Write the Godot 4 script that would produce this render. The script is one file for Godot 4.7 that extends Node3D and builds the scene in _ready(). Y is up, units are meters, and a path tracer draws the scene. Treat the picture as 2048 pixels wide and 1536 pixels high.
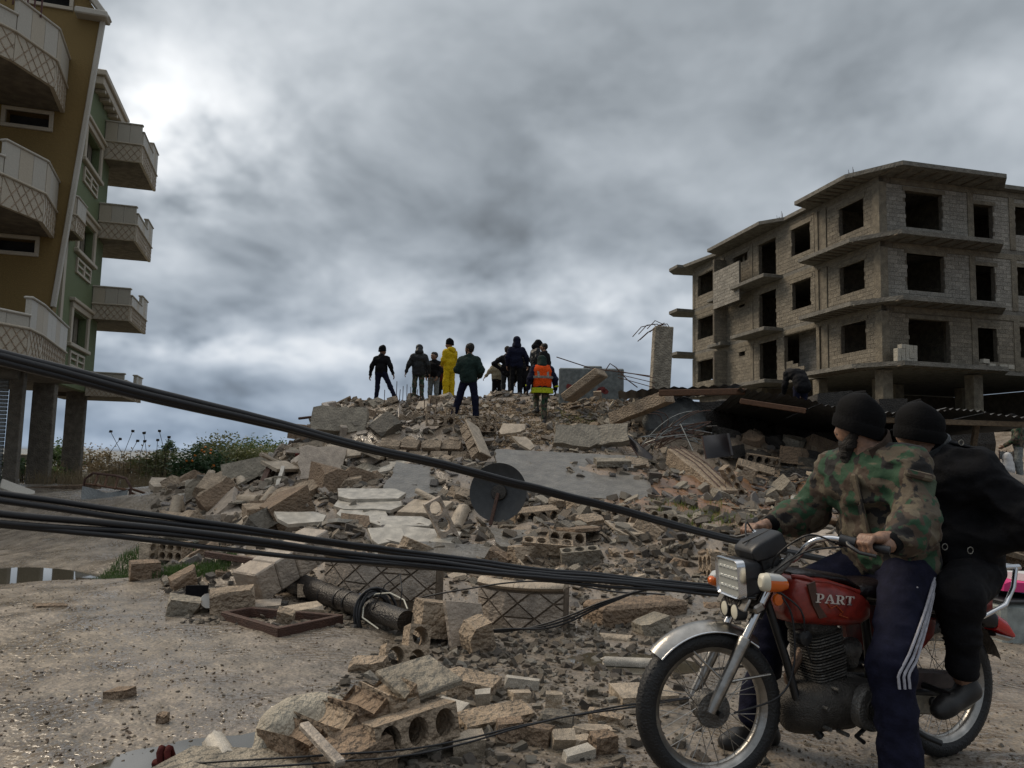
extends Node3D
# A collapsed building: rubble heap, people on it, two men on a motorcycle, unfinished block of flats, sky before rain.

var M := {}                       # materials by name
var tex := {}
var rng := RandomNumberGenerator.new()
var n1 := FastNoiseLite.new()
var n2 := FastNoiseLite.new()
var used := {}

# ---------------------------------------------------------------- mesh builder
class MB:
	var v := PackedVector3Array()
	var ix := PackedInt32Array()
	var col := PackedColorArray()
	var c := Color(1, 1, 1)
	func tri(a: Vector3, b: Vector3, d: Vector3):
		var k := v.size()
		v.append(a); v.append(b); v.append(d)
		col.append(c); col.append(c); col.append(c)
		ix.append(k); ix.append(k + 1); ix.append(k + 2)
	func quad(a: Vector3, b: Vector3, d: Vector3, e: Vector3):
		var k := v.size()
		v.append(a); v.append(b); v.append(d); v.append(e)
		for i in 4: col.append(c)
		for i in [0, 1, 2, 0, 2, 3]: ix.append(k + i)
	func face(p: PackedVector3Array):
		var k := v.size()
		for q in p:
			v.append(q); col.append(c)
		for i in range(1, p.size() - 1):
			ix.append(k); ix.append(k + i); ix.append(k + i + 1)
	func box(t: Transform3D, s: Vector3, bev := 0.0):
		var h := s * 0.5
		var b := minf(bev, minf(h.x, minf(h.y, h.z)) * 0.9)
		for ax in 3:
			var u := (ax + 1) % 3
			var w := (ax + 2) % 3
			for sg in [-1.0, 1.0]:
				var p := PackedVector3Array()
				for q in [[-1, -1], [-1, 1], [1, 1], [1, -1]]:
					var a := Vector3()
					a[ax] = h[ax] * sg
					a[u] = (h[u] - b) * q[0]
					a[w] = (h[w] - b) * q[1]
					p.append(t * a)
				if sg > 0: quad(p[0], p[1], p[2], p[3])
				else: quad(p[3], p[2], p[1], p[0])
		if b <= 0.0: return
		for ax in 3:
			var u := (ax + 1) % 3
			var w := (ax + 2) % 3
			for su in [-1.0, 1.0]:
				for sw in [-1.0, 1.0]:
					var p := PackedVector3Array()
					for q in [[-1, 0], [1, 0], [1, 1], [-1, 1]]:
						var a := Vector3()
						a[ax] = (h[ax] - b) * q[0]
						a[u] = (h[u] - (b if q[1] == 1 else 0.0)) * su
						a[w] = (h[w] - (0.0 if q[1] == 1 else b)) * sw
						p.append(t * a)
					if su * sw > 0: quad(p[3], p[2], p[1], p[0])
					else: quad(p[0], p[1], p[2], p[3])
		for sx in [-1.0, 1.0]:
			for sy in [-1.0, 1.0]:
				for sz in [-1.0, 1.0]:
					var a := t * Vector3(h.x * sx, (h.y - b) * sy, (h.z - b) * sz)
					var d := t * Vector3((h.x - b) * sx, h.y * sy, (h.z - b) * sz)
					var e := t * Vector3((h.x - b) * sx, (h.y - b) * sy, h.z * sz)
					if sx * sy * sz > 0: tri(a, e, d)
					else: tri(a, d, e)
	func rings(rs: Array, closed := true, cap0 := true, cap1 := true):
		# rs: array of PackedVector3Array of one length, joined into a skin
		var k := v.size()
		var n: int = rs[0].size()
		for r in rs:
			for q in r:
				v.append(q); col.append(c)
		for i in rs.size() - 1:
			for j in (n if closed else n - 1):
				var a := k + i * n + j
				var b := k + i * n + (j + 1) % n
				ix.append(a); ix.append(b); ix.append(b + n)
				ix.append(a); ix.append(b + n); ix.append(a + n)
		for e in 2:
			if (e == 0 and not cap0) or (e == 1 and not cap1): continue
			var r: PackedVector3Array = rs[0] if e == 0 else rs[rs.size() - 1]
			var m := Vector3()
			for q in r: m += q
			m /= n
			var kk := v.size()
			v.append(m); col.append(c)
			for q in r:
				v.append(q); col.append(c)
			for j in n:
				var a := kk + 1 + j
				var b := kk + 1 + (j + 1) % n
				ix.append(kk)
				if e == 0: ix.append(b); ix.append(a)
				else: ix.append(a); ix.append(b)
	func tube(pts: Array, r, sides := 8, caps := true):
		var rs := []
		var up := Vector3.UP
		var n := pts.size()
		var nrm := Vector3()
		for i in n:
			var d: Vector3 = (pts[mini(i + 1, n - 1)] - pts[maxi(i - 1, 0)]).normalized()
			if i == 0:
				nrm = d.cross(Vector3.UP if absf(d.y) < 0.9 else Vector3.RIGHT).normalized()
			else:
				nrm = (nrm - d * nrm.dot(d)).normalized()
			var bi := d.cross(nrm)
			var rad: float = r[i] if r is Array else r
			var p := PackedVector3Array()
			for j in sides:
				var a := TAU * j / sides
				p.append(pts[i] + (nrm * cos(a) + bi * sin(a)) * rad)
			rs.append(p)
		rings(rs, true, caps, caps)
	func lathe(t: Transform3D, prof: Array, seg := 24, arc := TAU, closed := false):
		# profile of Vector2(radius, along y)
		var rs := []
		var pr := prof.duplicate()
		if closed: pr.append(prof[0])
		for q in pr:
			var p := PackedVector3Array()
			var m := seg if arc >= TAU - 0.001 else seg + 1
			for j in m:
				var a := arc * j / seg
				p.append(t * Vector3(cos(a) * q.x, q.y, sin(a) * q.x))
			rs.append(p)
		rings(rs, arc >= TAU - 0.001, false, false)
	func prism(t: Transform3D, poly: PackedVector2Array, depth: float, bev := 0.0):
		# polygon in x, z of t, thick along +y
		var pl := poly
		if Geometry2D.is_polygon_clockwise(pl):
			pl = poly.duplicate()
			pl.reverse()
		var tr := Geometry2D.triangulate_polygon(pl)
		var inn := pl
		if bev > 0.0:
			var o := Geometry2D.offset_polygon(pl, -bev)
			if o.size() == 1 and o[0].size() == pl.size():
				inn = PackedVector2Array()
				for q in pl:                       # pair each corner with its nearest inset corner
					var best := 1e9
					var pick := q
					for w in o[0]:
						if w.distance_to(q) < best:
							best = w.distance_to(q)
							pick = w
					inn.append(pick)
			else: bev = 0.0
		var top := PackedVector3Array()
		for q in inn: top.append(t * Vector3(q.x, depth, q.y))
		var bot := PackedVector3Array()
		for q in pl: bot.append(t * Vector3(q.x, 0, q.y))
		for i in range(0, tr.size(), 3):
			tri(top[tr[i]], top[tr[i + 2]], top[tr[i + 1]])
			tri(bot[tr[i]], bot[tr[i + 1]], bot[tr[i + 2]])
		var n := pl.size()
		for i in n:
			var j := (i + 1) % n
			var a := t * Vector3(pl[i].x, depth - bev, pl[i].y)
			var b := t * Vector3(pl[j].x, depth - bev, pl[j].y)
			quad(bot[i], a, b, bot[j])
			if bev > 0.0: quad(a, top[i], top[j], b)
	func add(o: MB, t := Transform3D()):
		var k := v.size()
		for q in o.v: v.append(t * q)
		col.append_array(o.col)
		for i in o.ix: ix.append(k + i)
	func mesh(smooth := false, crease := 0.5, colors := false) -> ArrayMesh:
		var arr := []
		arr.resize(Mesh.ARRAY_MAX)
		if not smooth:
			arr[Mesh.ARRAY_VERTEX] = v
			arr[Mesh.ARRAY_INDEX] = ix
			if colors: arr[Mesh.ARRAY_COLOR] = col
		else:
			var fn := PackedVector3Array()
			var lst := []
			lst.resize(v.size())
			for f in ix.size() / 3:
				var a := v[ix[f * 3]]
				fn.append((v[ix[f * 3 + 2]] - a).cross(v[ix[f * 3 + 1]] - a))
				for e in 3:
					var q := ix[f * 3 + e]
					if lst[q] == null: lst[q] = PackedInt32Array([f])
					else: lst[q].append(f)
			var V := PackedVector3Array()
			var N := PackedVector3Array()
			var C := PackedColorArray()
			for f in ix.size() / 3:
				var m := fn[f].normalized()
				for e in 3:
					var q := ix[f * 3 + e]
					var s := Vector3()
					for g in lst[q]:
						if fn[g].normalized().dot(m) > crease: s += fn[g]
					V.append(v[q]); N.append(s.normalized() if s.length_squared() > 0 else m); C.append(col[q])
			arr[Mesh.ARRAY_VERTEX] = V
			arr[Mesh.ARRAY_NORMAL] = N
			if colors: arr[Mesh.ARRAY_COLOR] = C
		var am := ArrayMesh.new()
		am.add_surface_from_arrays(Mesh.PRIMITIVE_TRIANGLES, arr)
		return am

func X(o: Vector3, deg := Vector3.ZERO, s := Vector3.ONE) -> Transform3D:
	return Transform3D(Basis.from_euler(deg * PI / 180.0).scaled_local(s), o)

func along(a: Vector3, b: Vector3, up := Vector3.UP) -> Transform3D:   # +z runs from a to b, origin halfway
	var d := (b - a).normalized()
	if absf(d.dot(up)) > 0.98: up = Vector3.RIGHT
	var x := up.cross(d).normalized()
	return Transform3D(Basis(x, d.cross(x), d), (a + b) * 0.5)

# superellipse skin through stations [x, y, z, half y, half z], along x
func loft(st: Array, n := 20, ex := 2.6, cap := true) -> MB:
	var b := MB.new()
	var rs := []
	for s in st:
		var p := PackedVector3Array()
		for j in n:
			var a := TAU * j / n
			var c := cos(a)
			var q := sin(a)
			p.append(Vector3(s[0], s[1] + s[3] * signf(q) * pow(absf(q), 2.0 / ex), s[2] + s[4] * signf(c) * pow(absf(c), 2.0 / ex)))
		rs.append(p)
	b.rings(rs, true, cap, cap)
	return b

# smooth union of tapered capsules [a, b, ra, rb], meshed as surface nets
func blob(bones: Array, cell: float, k: float, wr := 0.0, wf := 8.0, ridge := true) -> ArrayMesh:
	var lo := Vector3(1e9, 1e9, 1e9)
	var hi := -lo
	for e in bones:
		var m: float = maxf(e[2], e[3]) + 4.0 * k + cell * 2.0
		for q in [e[0], e[1]]:
			lo = lo.min(q - Vector3.ONE * m)
			hi = hi.max(q + Vector3.ONE * m)
	var nx := int((hi.x - lo.x) / cell) + 2
	var ny := int((hi.y - lo.y) / cell) + 2
	var nz := int((hi.z - lo.z) / cell) + 2
	var nxy := nx * ny
	var F := PackedFloat32Array()
	F.resize(nxy * nz)
	for e in bones:
		var a: Vector3 = e[0]
		var b: Vector3 = e[1]
		var ra: float = e[2]
		var dr: float = e[3] - e[2]
		var m := maxf(e[2], e[3]) + 4.0 * k
		var mn := (a.min(b) - Vector3.ONE * m - lo) / cell
		var mx := (a.max(b) + Vector3.ONE * m - lo) / cell
		var ba := b - a
		var il := 1.0 / maxf(ba.length_squared(), 1e-8)
		for z in range(maxi(int(mn.z), 0), mini(int(mx.z) + 2, nz)):
			for y in range(maxi(int(mn.y), 0), mini(int(mx.y) + 2, ny)):
				var row := z * nxy + y * nx
				for x in range(maxi(int(mn.x), 0), mini(int(mx.x) + 2, nx)):
					var pa := lo + Vector3(x, y, z) * cell - a
					var h := clampf(pa.dot(ba) * il, 0.0, 1.0)
					var d := (pa - ba * h).length() - ra - dr * h
					if d < 4.0 * k:
						F[row + x] += exp(-maxf(d, -20.0 * k) / k)
	var vid := PackedInt32Array()
	vid.resize(nxy * nz)
	vid.fill(-1)
	var V := PackedVector3Array()
	var offs := [0, 1, nx, nx + 1, nxy, nxy + 1, nxy + nx, nxy + nx + 1]
	var ed := [0, 1, 0, 2, 0, 4, 1, 3, 1, 5, 2, 3, 2, 6, 3, 7, 4, 5, 4, 6, 5, 7, 6, 7]
	var f := PackedFloat32Array()
	f.resize(8)
	for z in nz - 1:
		for y in ny - 1:
			var row := z * nxy + y * nx
			for x in nx - 1:
				var i := row + x
				var cnt := 0
				for c in 8:
					f[c] = F[i + offs[c]]
					if f[c] > 1.0: cnt += 1
				if cnt == 0 or cnt == 8: continue
				var s := Vector3()
				var w := 0
				for q in range(0, 24, 2):
					var c0: int = ed[q]
					var c1: int = ed[q + 1]
					if (f[c0] > 1.0) != (f[c1] > 1.0):
						var g0 := -k * log(maxf(f[c0], 0.004))
						var g1 := -k * log(maxf(f[c1], 0.004))
						var t := g0 / (g0 - g1)
						s += Vector3(c0 & 1, (c0 >> 1) & 1, c0 >> 2).lerp(Vector3(c1 & 1, (c1 >> 1) & 1, c1 >> 2), t)
						w += 1
				vid[i] = V.size()
				V.append(lo + (Vector3(x, y, z) + s / w) * cell)
	var I := PackedInt32Array()
	var st := [1, nx, nxy]
	for z in range(1, nz - 1):
		for y in range(1, ny - 1):
			for x in range(1, nx - 1):
				var i := z * nxy + y * nx + x
				if vid[i] < 0 : continue
				for ax in 3:
					var sa := F[i] > 1.0
					if sa == (F[i + st[ax]] > 1.0): continue
					var u: int = st[(ax + 1) % 3]
					var w: int = st[(ax + 2) % 3]
					var q := [vid[i], vid[i - u], vid[i - u - w], vid[i - w]]
					if q[1] < 0 or q[2] < 0 or q[3] < 0: continue
					if sa: I.append_array(PackedInt32Array([q[0], q[2], q[1], q[0], q[3], q[2]]))
					else: I.append_array(PackedInt32Array([q[0], q[1], q[2], q[0], q[2], q[3]]))
	var N := PackedVector3Array()
	for pass_ in 2:
		N = PackedVector3Array()
		N.resize(V.size())
		for t in range(0, I.size(), 3):
			var a := V[I[t]]
			var m := (V[I[t + 2]] - a).cross(V[I[t + 1]] - a)
			N[I[t]] += m; N[I[t + 1]] += m; N[I[t + 2]] += m
		for j in V.size(): N[j] = N[j].normalized()
		if wr <= 0.0 or pass_ == 1: break
		for j in V.size():
			var p := V[j] * wf
			var q := n1.get_noise_3d(p.x * 40.0, p.y * 75.0, p.z * 40.0)
			var h := 1.0 - absf(q) * 3.2 if ridge else q * 2.0
			V[j] += N[j] * (h * wr)
	var arr := []
	arr.resize(Mesh.ARRAY_MAX)
	arr[Mesh.ARRAY_VERTEX] = V
	arr[Mesh.ARRAY_NORMAL] = N
	arr[Mesh.ARRAY_INDEX] = I
	var am := ArrayMesh.new()
	if V.size(): am.add_surface_from_arrays(Mesh.PRIMITIVE_TRIANGLES, arr)
	return am

# ---------------------------------------------------------------- nodes
func numbered(called: String) -> String:
	var k: int = used.get(called, 0)
	used[called] = k + 1
	return called if k == 0 else "%s_%03d" % [called, k]

func part(parent: Node3D, called: String, mesh: Mesh, m, t := Transform3D(), label := "") -> MeshInstance3D:
	var o := MeshInstance3D.new()
	var k := 0
	var nm := called
	while parent.has_node(NodePath(nm)):
		k += 1
		nm = "%s_%03d" % [called, k]
	o.name = nm
	o.mesh = mesh
	o.material_override = M[m] if m is String else m
	o.transform = t
	if label: o.set_meta("label", label)
	parent.add_child(o)
	return o

func meta(o: Node, label: String, category: String, group := ""):
	o.set_meta("label", label)
	o.set_meta("category", category)
	if group: o.set_meta("group", group)

func thing(called: String, label: String, category: String, at := Vector3.ZERO, turn := 0.0, group := "") -> Node3D:
	var o := Node3D.new()
	o.name = numbered(called)
	add_child(o)
	o.position = at
	o.rotation.y = turn
	meta(o, label, category, group)
	return o

func single(called: String, label: String, category: String, mesh: Mesh, m, t := Transform3D(), group := "") -> MeshInstance3D:
	var o := MeshInstance3D.new()
	o.name = numbered(called)
	o.mesh = mesh
	o.material_override = M[m] if m is String else m
	o.transform = t
	add_child(o)
	meta(o, label, category, group)
	return o

func setting(called: String, mesh: Mesh, m, kind := "structure", label := "") -> MeshInstance3D:
	var o := MeshInstance3D.new()
	o.name = numbered(called)
	o.mesh = mesh
	o.material_override = M[m] if m is String else m
	add_child(o)
	o.set_meta("kind", kind)
	if label: o.set_meta("label", label)
	return o

# ---------------------------------------------------------------- materials
func noise_tex(called: String, freq: float, lo: float, hi: float, oct := 4, cell := false, size := 512, bias := 0.5):
	var n := FastNoiseLite.new()
	n.seed = 11 + tex.size() * 7
	n.frequency = freq
	if cell:
		n.noise_type = FastNoiseLite.TYPE_CELLULAR
		n.cellular_return_type = FastNoiseLite.RETURN_CELL_VALUE
		n.fractal_type = FastNoiseLite.FRACTAL_NONE
	else:
		n.noise_type = FastNoiseLite.TYPE_SIMPLEX_SMOOTH
		n.fractal_octaves = oct
	var g := Gradient.new()
	g.offsets = PackedFloat32Array([maxf(bias - 0.33, 0.0), bias, minf(bias + 0.33, 1.0)])
	g.colors = PackedColorArray([Color(lo, lo, lo), Color((lo + hi) / 2, (lo + hi) / 2, (lo + hi) / 2), Color(hi, hi, hi)])
	var t := NoiseTexture2D.new()
	t.width = size
	t.height = size
	t.seamless = true
	t.noise = n
	t.color_ramp = g
	tex[called] = t

# base colour is linear; grain and blotch multiply it
func mat(called: String, r: float, g: float, b: float, rough := 0.8, scale := 1.0, bump := 0.0, blotch := "blotch", grain := "grain", metal := 0.0, world := false) -> StandardMaterial3D:
	var m := StandardMaterial3D.new()
	m.resource_name = called
	m.albedo_color = Color(minf(r * 1.25, 1.0), minf(g * 1.25, 1.0), minf(b * 1.25, 1.0)).linear_to_srgb()
	m.roughness = rough
	m.metallic = metal
	if blotch:
		m.albedo_texture = tex[blotch]
		m.uv1_triplanar = true
		m.uv1_world_triplanar = world
		m.uv1_scale = Vector3.ONE * scale
	if grain:
		m.detail_enabled = true
		m.detail_albedo = tex[grain]
		m.detail_blend_mode = BaseMaterial3D.BLEND_MODE_MUL
		m.detail_uv_layer = BaseMaterial3D.DETAIL_UV_2
		m.uv2_triplanar = true
		m.uv2_world_triplanar = world
		m.uv2_scale = Vector3.ONE * scale * 3.7
	if bump > 0.0:
		m.heightmap_enabled = true
		m.heightmap_texture = tex["bump"]
		m.heightmap_scale = bump
	M[called] = m
	return m

func plain(called: String, r: float, g: float, b: float, rough := 0.5, metal := 0.0) -> StandardMaterial3D:
	return mat(called, r * 0.8, g * 0.8, b * 0.8, rough, 1.0, 0.0, "", "", metal)

# ---------------------------------------------------------------- terrain
const CP: Array[Vector3] = [Vector3(-14, 0, 4), Vector3(-14, 0, 0), Vector3(-14, 0, -2.5), Vector3(-14, 0, -5), Vector3(-9, 0, 4), Vector3(-9, 0, 0), Vector3(-9, 0, -2.5), Vector3(-9, 0, -5), Vector3(-5, 0, 4), Vector3(-5, 0, 0), Vector3(-5, 0, -2.5), Vector3(-5, 0, -5), Vector3(-2, 0, 4), Vector3(-2, 0, 0), Vector3(-2, 0, -2.5), Vector3(-2, 0, -5), Vector3(1, 0, 4), Vector3(1, 0, 0), Vector3(1, 0, -2.5), Vector3(1, 0, -5), Vector3(4, 0, 4), Vector3(4, 0, 0), Vector3(4, 0, -2.5), Vector3(4, 0, -5), Vector3(8, 0, 4), Vector3(8, 0, 0), Vector3(8, 0, -2.5), Vector3(8, 0, -5), Vector3(-6, -0.16, -8), Vector3(-9, -0.2, -8), Vector3(-14, -0.2, -9), Vector3(-10, -0.22, -13), Vector3(-15, -0.2, -14), Vector3(-8, -0.28, -11), Vector3(-6, -0.28, -9.9), Vector3(-5, -0.27, -10), Vector3(-7.5, -0.28, -10), Vector3(-9, -0.28, -12), Vector3(-4.4, -0.15, -9.4), Vector3(-5.6, -0.25, -11.5), Vector3(-6.3, 0.6, -18), Vector3(-6.2, 0.5, -20), Vector3(-6.6, 0.4, -22), Vector3(-5.7, 0.95, -19), Vector3(-6, 0.7, -17), Vector3(3.5, 2.1, -24.6), Vector3(4.4, 1.9, -25), Vector3(-12, 0, -19), Vector3(-18, 0, -20), Vector3(-17, 0, -28), Vector3(-11, 0.05, -26), Vector3(-25, 0, -30), Vector3(-6.5, -0.28, -10.5), Vector3(-4.6, -0.04, -7.6), Vector3(-30, 0, -60), Vector3(-10, 0.2, -45), Vector3(0, 0.8, -40), Vector3(10, 2.4, -40), Vector3(20, 2.8, -30), Vector3(30, 3, -45), Vector3(25, 3, -60), Vector3(17, 1.2, -20), Vector3(25, 0.5, -12), Vector3(15, 0.4, -10), Vector3(12, 0.1, -5), Vector3(0, 0.6, -60), Vector3(-6, 0.7, -30), Vector3(0, 1, -32), Vector3(5, 1.5, -31), Vector3(-9.5, 0.1, -24), Vector3(-9, 0.05, -20), Vector3(-40, 0, -20), Vector3(-60, 0, -60), Vector3(60, 3, -60), Vector3(0, 0, -150), Vector3(-150, 0, -150), Vector3(150, 2, -150), Vector3(-150, 0, -20), Vector3(150, 0, -10), Vector3(0, 0, 60), Vector3(0, 0, -300), Vector3(-2.3, 0, -6.9), Vector3(-1.75, 0, -7), Vector3(-1.2, 0, -6.7), Vector3(-0.6, 0, -6.35), Vector3(0, 0, -6.15), Vector3(0.45, 0, -5.95), Vector3(-2.9, 0, -7.3), Vector3(1, 0, -6.1), Vector3(12, 2.3, -26), Vector3(3, 0, -6), Vector3(6, 0.05, -6.3), Vector3(-2.268, 0.013, -6.7), Vector3(-0.434, -0.01, -6.1), Vector3(0.57, 0.013, -6.1), Vector3(1.347, 0.073, -6.3), Vector3(1.947, 0.087, -6.3), Vector3(-1.562, 0.282, -7.75), Vector3(-0.535, 0.227, -7.3), Vector3(0.375, 0.251, -6.9), Vector3(1.049, 0.317, -7), Vector3(1.719, 0.332, -7), Vector3(1.078, 0.574, -9.2), Vector3(-0.101, 0.488, -9.2), Vector3(-1.87, 0.447, -9.2), Vector3(-2.42, 0.306, -8.3), Vector3(2.211, 0.56, -9), Vector3(3.554, 0.546, -9.5), Vector3(0.931, 0.769, -11), Vector3(-0.131, 0.744, -11), Vector3(-1.334, 0.716, -11), Vector3(-2.396, 0.691, -11), Vector3(-3.233, 0.462, -11), Vector3(1.994, 0.794, -11), Vector3(3.196, 0.796, -11.5), Vector3(4.494, 0.724, -12), Vector3(1.108, 1.25, -13.2), Vector3(-0.168, 1.138, -13), Vector3(-1.452, 1.19, -13.2), Vector3(-2.617, 0.922, -12.7), Vector3(-3.843, 0.719, -13), Vector3(2.389, 1.196, -13.2), Vector3(3.439, 1.133, -13.3), Vector3(4.624, 1.027, -13.5), Vector3(1.197, 1.475, -14.3), Vector3(-0.666, 1.48, -14.5), Vector3(-2.5, 1.44, -14.8), Vector3(-3.592, 1.224, -15), Vector3(-4.637, 0.814, -15), Vector3(1.277, 1.713, -15.3), Vector3(1.052, 1.993, -16.5), Vector3(-0.248, 2.135, -17.2), Vector3(-1.367, 2.165, -17.2), Vector3(-2.931, 2.106, -17.2), Vector3(-3.962, 2.192, -17.8), Vector3(-4.4, 2.085, -18.2), Vector3(-4.642, 1.636, -17), Vector3(-5.217, 1.353, -17.5), Vector3(-5.91, 0.677, -17), Vector3(-6.37, 0.44, -16), Vector3(-7.403, 0.183, -16.5), Vector3(-4.751, 0.241, -12), Vector3(-4.742, 0.065, -10.8), Vector3(-4.425, 2.971, -24), Vector3(-2.55, 3.016, -24), Vector3(-1.05, 2.991, -22), Vector3(-0.053, 3.253, -23.5), Vector3(1.124, 3.155, -22.5), Vector3(2.045, 2.845, -20), Vector3(-4.724, 2.554, -20), Vector3(3.162, 2.173, -17.5), Vector3(4.177, 1.954, -17), Vector3(5.435, 1.773, -17.5), Vector3(6.757, 1.696, -18), Vector3(7.924, 1.666, -18), Vector3(3.105, 2.943, -21), Vector3(0.728, 2.522, -19.5), Vector3(-1.012, 2.475, -18.8), Vector3(9.218, 0.806, -14), Vector3(5.518, 0.413, -8.5), Vector3(5.668, 0.55, -10), Vector3(13.053, 0.999, -19.8), Vector3(8.043, 0.918, -15)]

func smooth_ground(x: float, z: float) -> float:
	var s := 0.0
	var w := 0.0
	for p in CP:
		var dx := p.x - x
		var dz := p.z - z
		var q := dx * dx + dz * dz + 0.2
		q = 1.0 / (q * q)
		s += p.y * q
		w += q
	return s / w

func heapness(x: float, z: float) -> float:      # 0 on the muddy road, 1 in the rubble
	var d := -z
	var l := left_edge(d)
	var a := smoothstep(l - 0.6, l + 0.6, x) * smoothstep(6.2, 7.6, d) * (1.0 - smoothstep(25.0, 29.0, d))
	return a

func left_edge(d: float) -> float:
	if d < 8.5: return lerpf(-2.2, -3.6, clampf((d - 6.2) / 2.3, 0, 1))
	if d < 16.0: return lerpf(-3.6, -7.0, (d - 8.5) / 7.5)
	if d < 17.6: return lerpf(-7.0, -4.4, (d - 16.0) / 1.6)
	return -4.4 - (d - 17.6) * 0.22

func ground(x: float, z: float) -> float:
	var y := smooth_ground(x, z)
	var h := heapness(x, z)
	h *= clampf(y * 2.2, 0.12, 1.0)
	y += h * (n1.get_noise_2d(x * 60.0, z * 60.0) * 0.16 + n1.get_noise_2d(x * 210.0 + 50, z * 210.0) * 0.07)
	var r := 1.0 - heapness(x, z)
	y += r * (n2.get_noise_2d(x * 30.0, z * 30.0) * 0.035 + n1.get_noise_2d(x * 150.0, z * 150.0) * 0.012)
	y -= 0.10 * exp(-(pow((x + 5.5) / 1.7, 2) + pow((z + 9.9) / 0.95, 2)))
	y -= 0.035 * exp(-(pow((x + 0.9) / 0.8, 2) + pow((z + 3.3) / 0.55, 2)))
	y -= 0.03 * exp(-(pow((x - 0.75) / 0.5, 2) + pow((z + 5.3) / 0.3, 2)))
	return y

func on_ground(x: float, z: float, up := 0.0) -> Vector3:
	return Vector3(x, ground(x, z) + up, z)

func slope_basis(x: float, z: float) -> Basis:
	var e := 0.25
	var n := Vector3(smooth_ground(x - e, z) - smooth_ground(x + e, z), 2 * e, smooth_ground(x, z - e) - smooth_ground(x, z + e)).normalized()
	var t := Vector3.RIGHT - n * n.x
	t = t.normalized()
	return Basis(t, n, t.cross(n))

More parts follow.
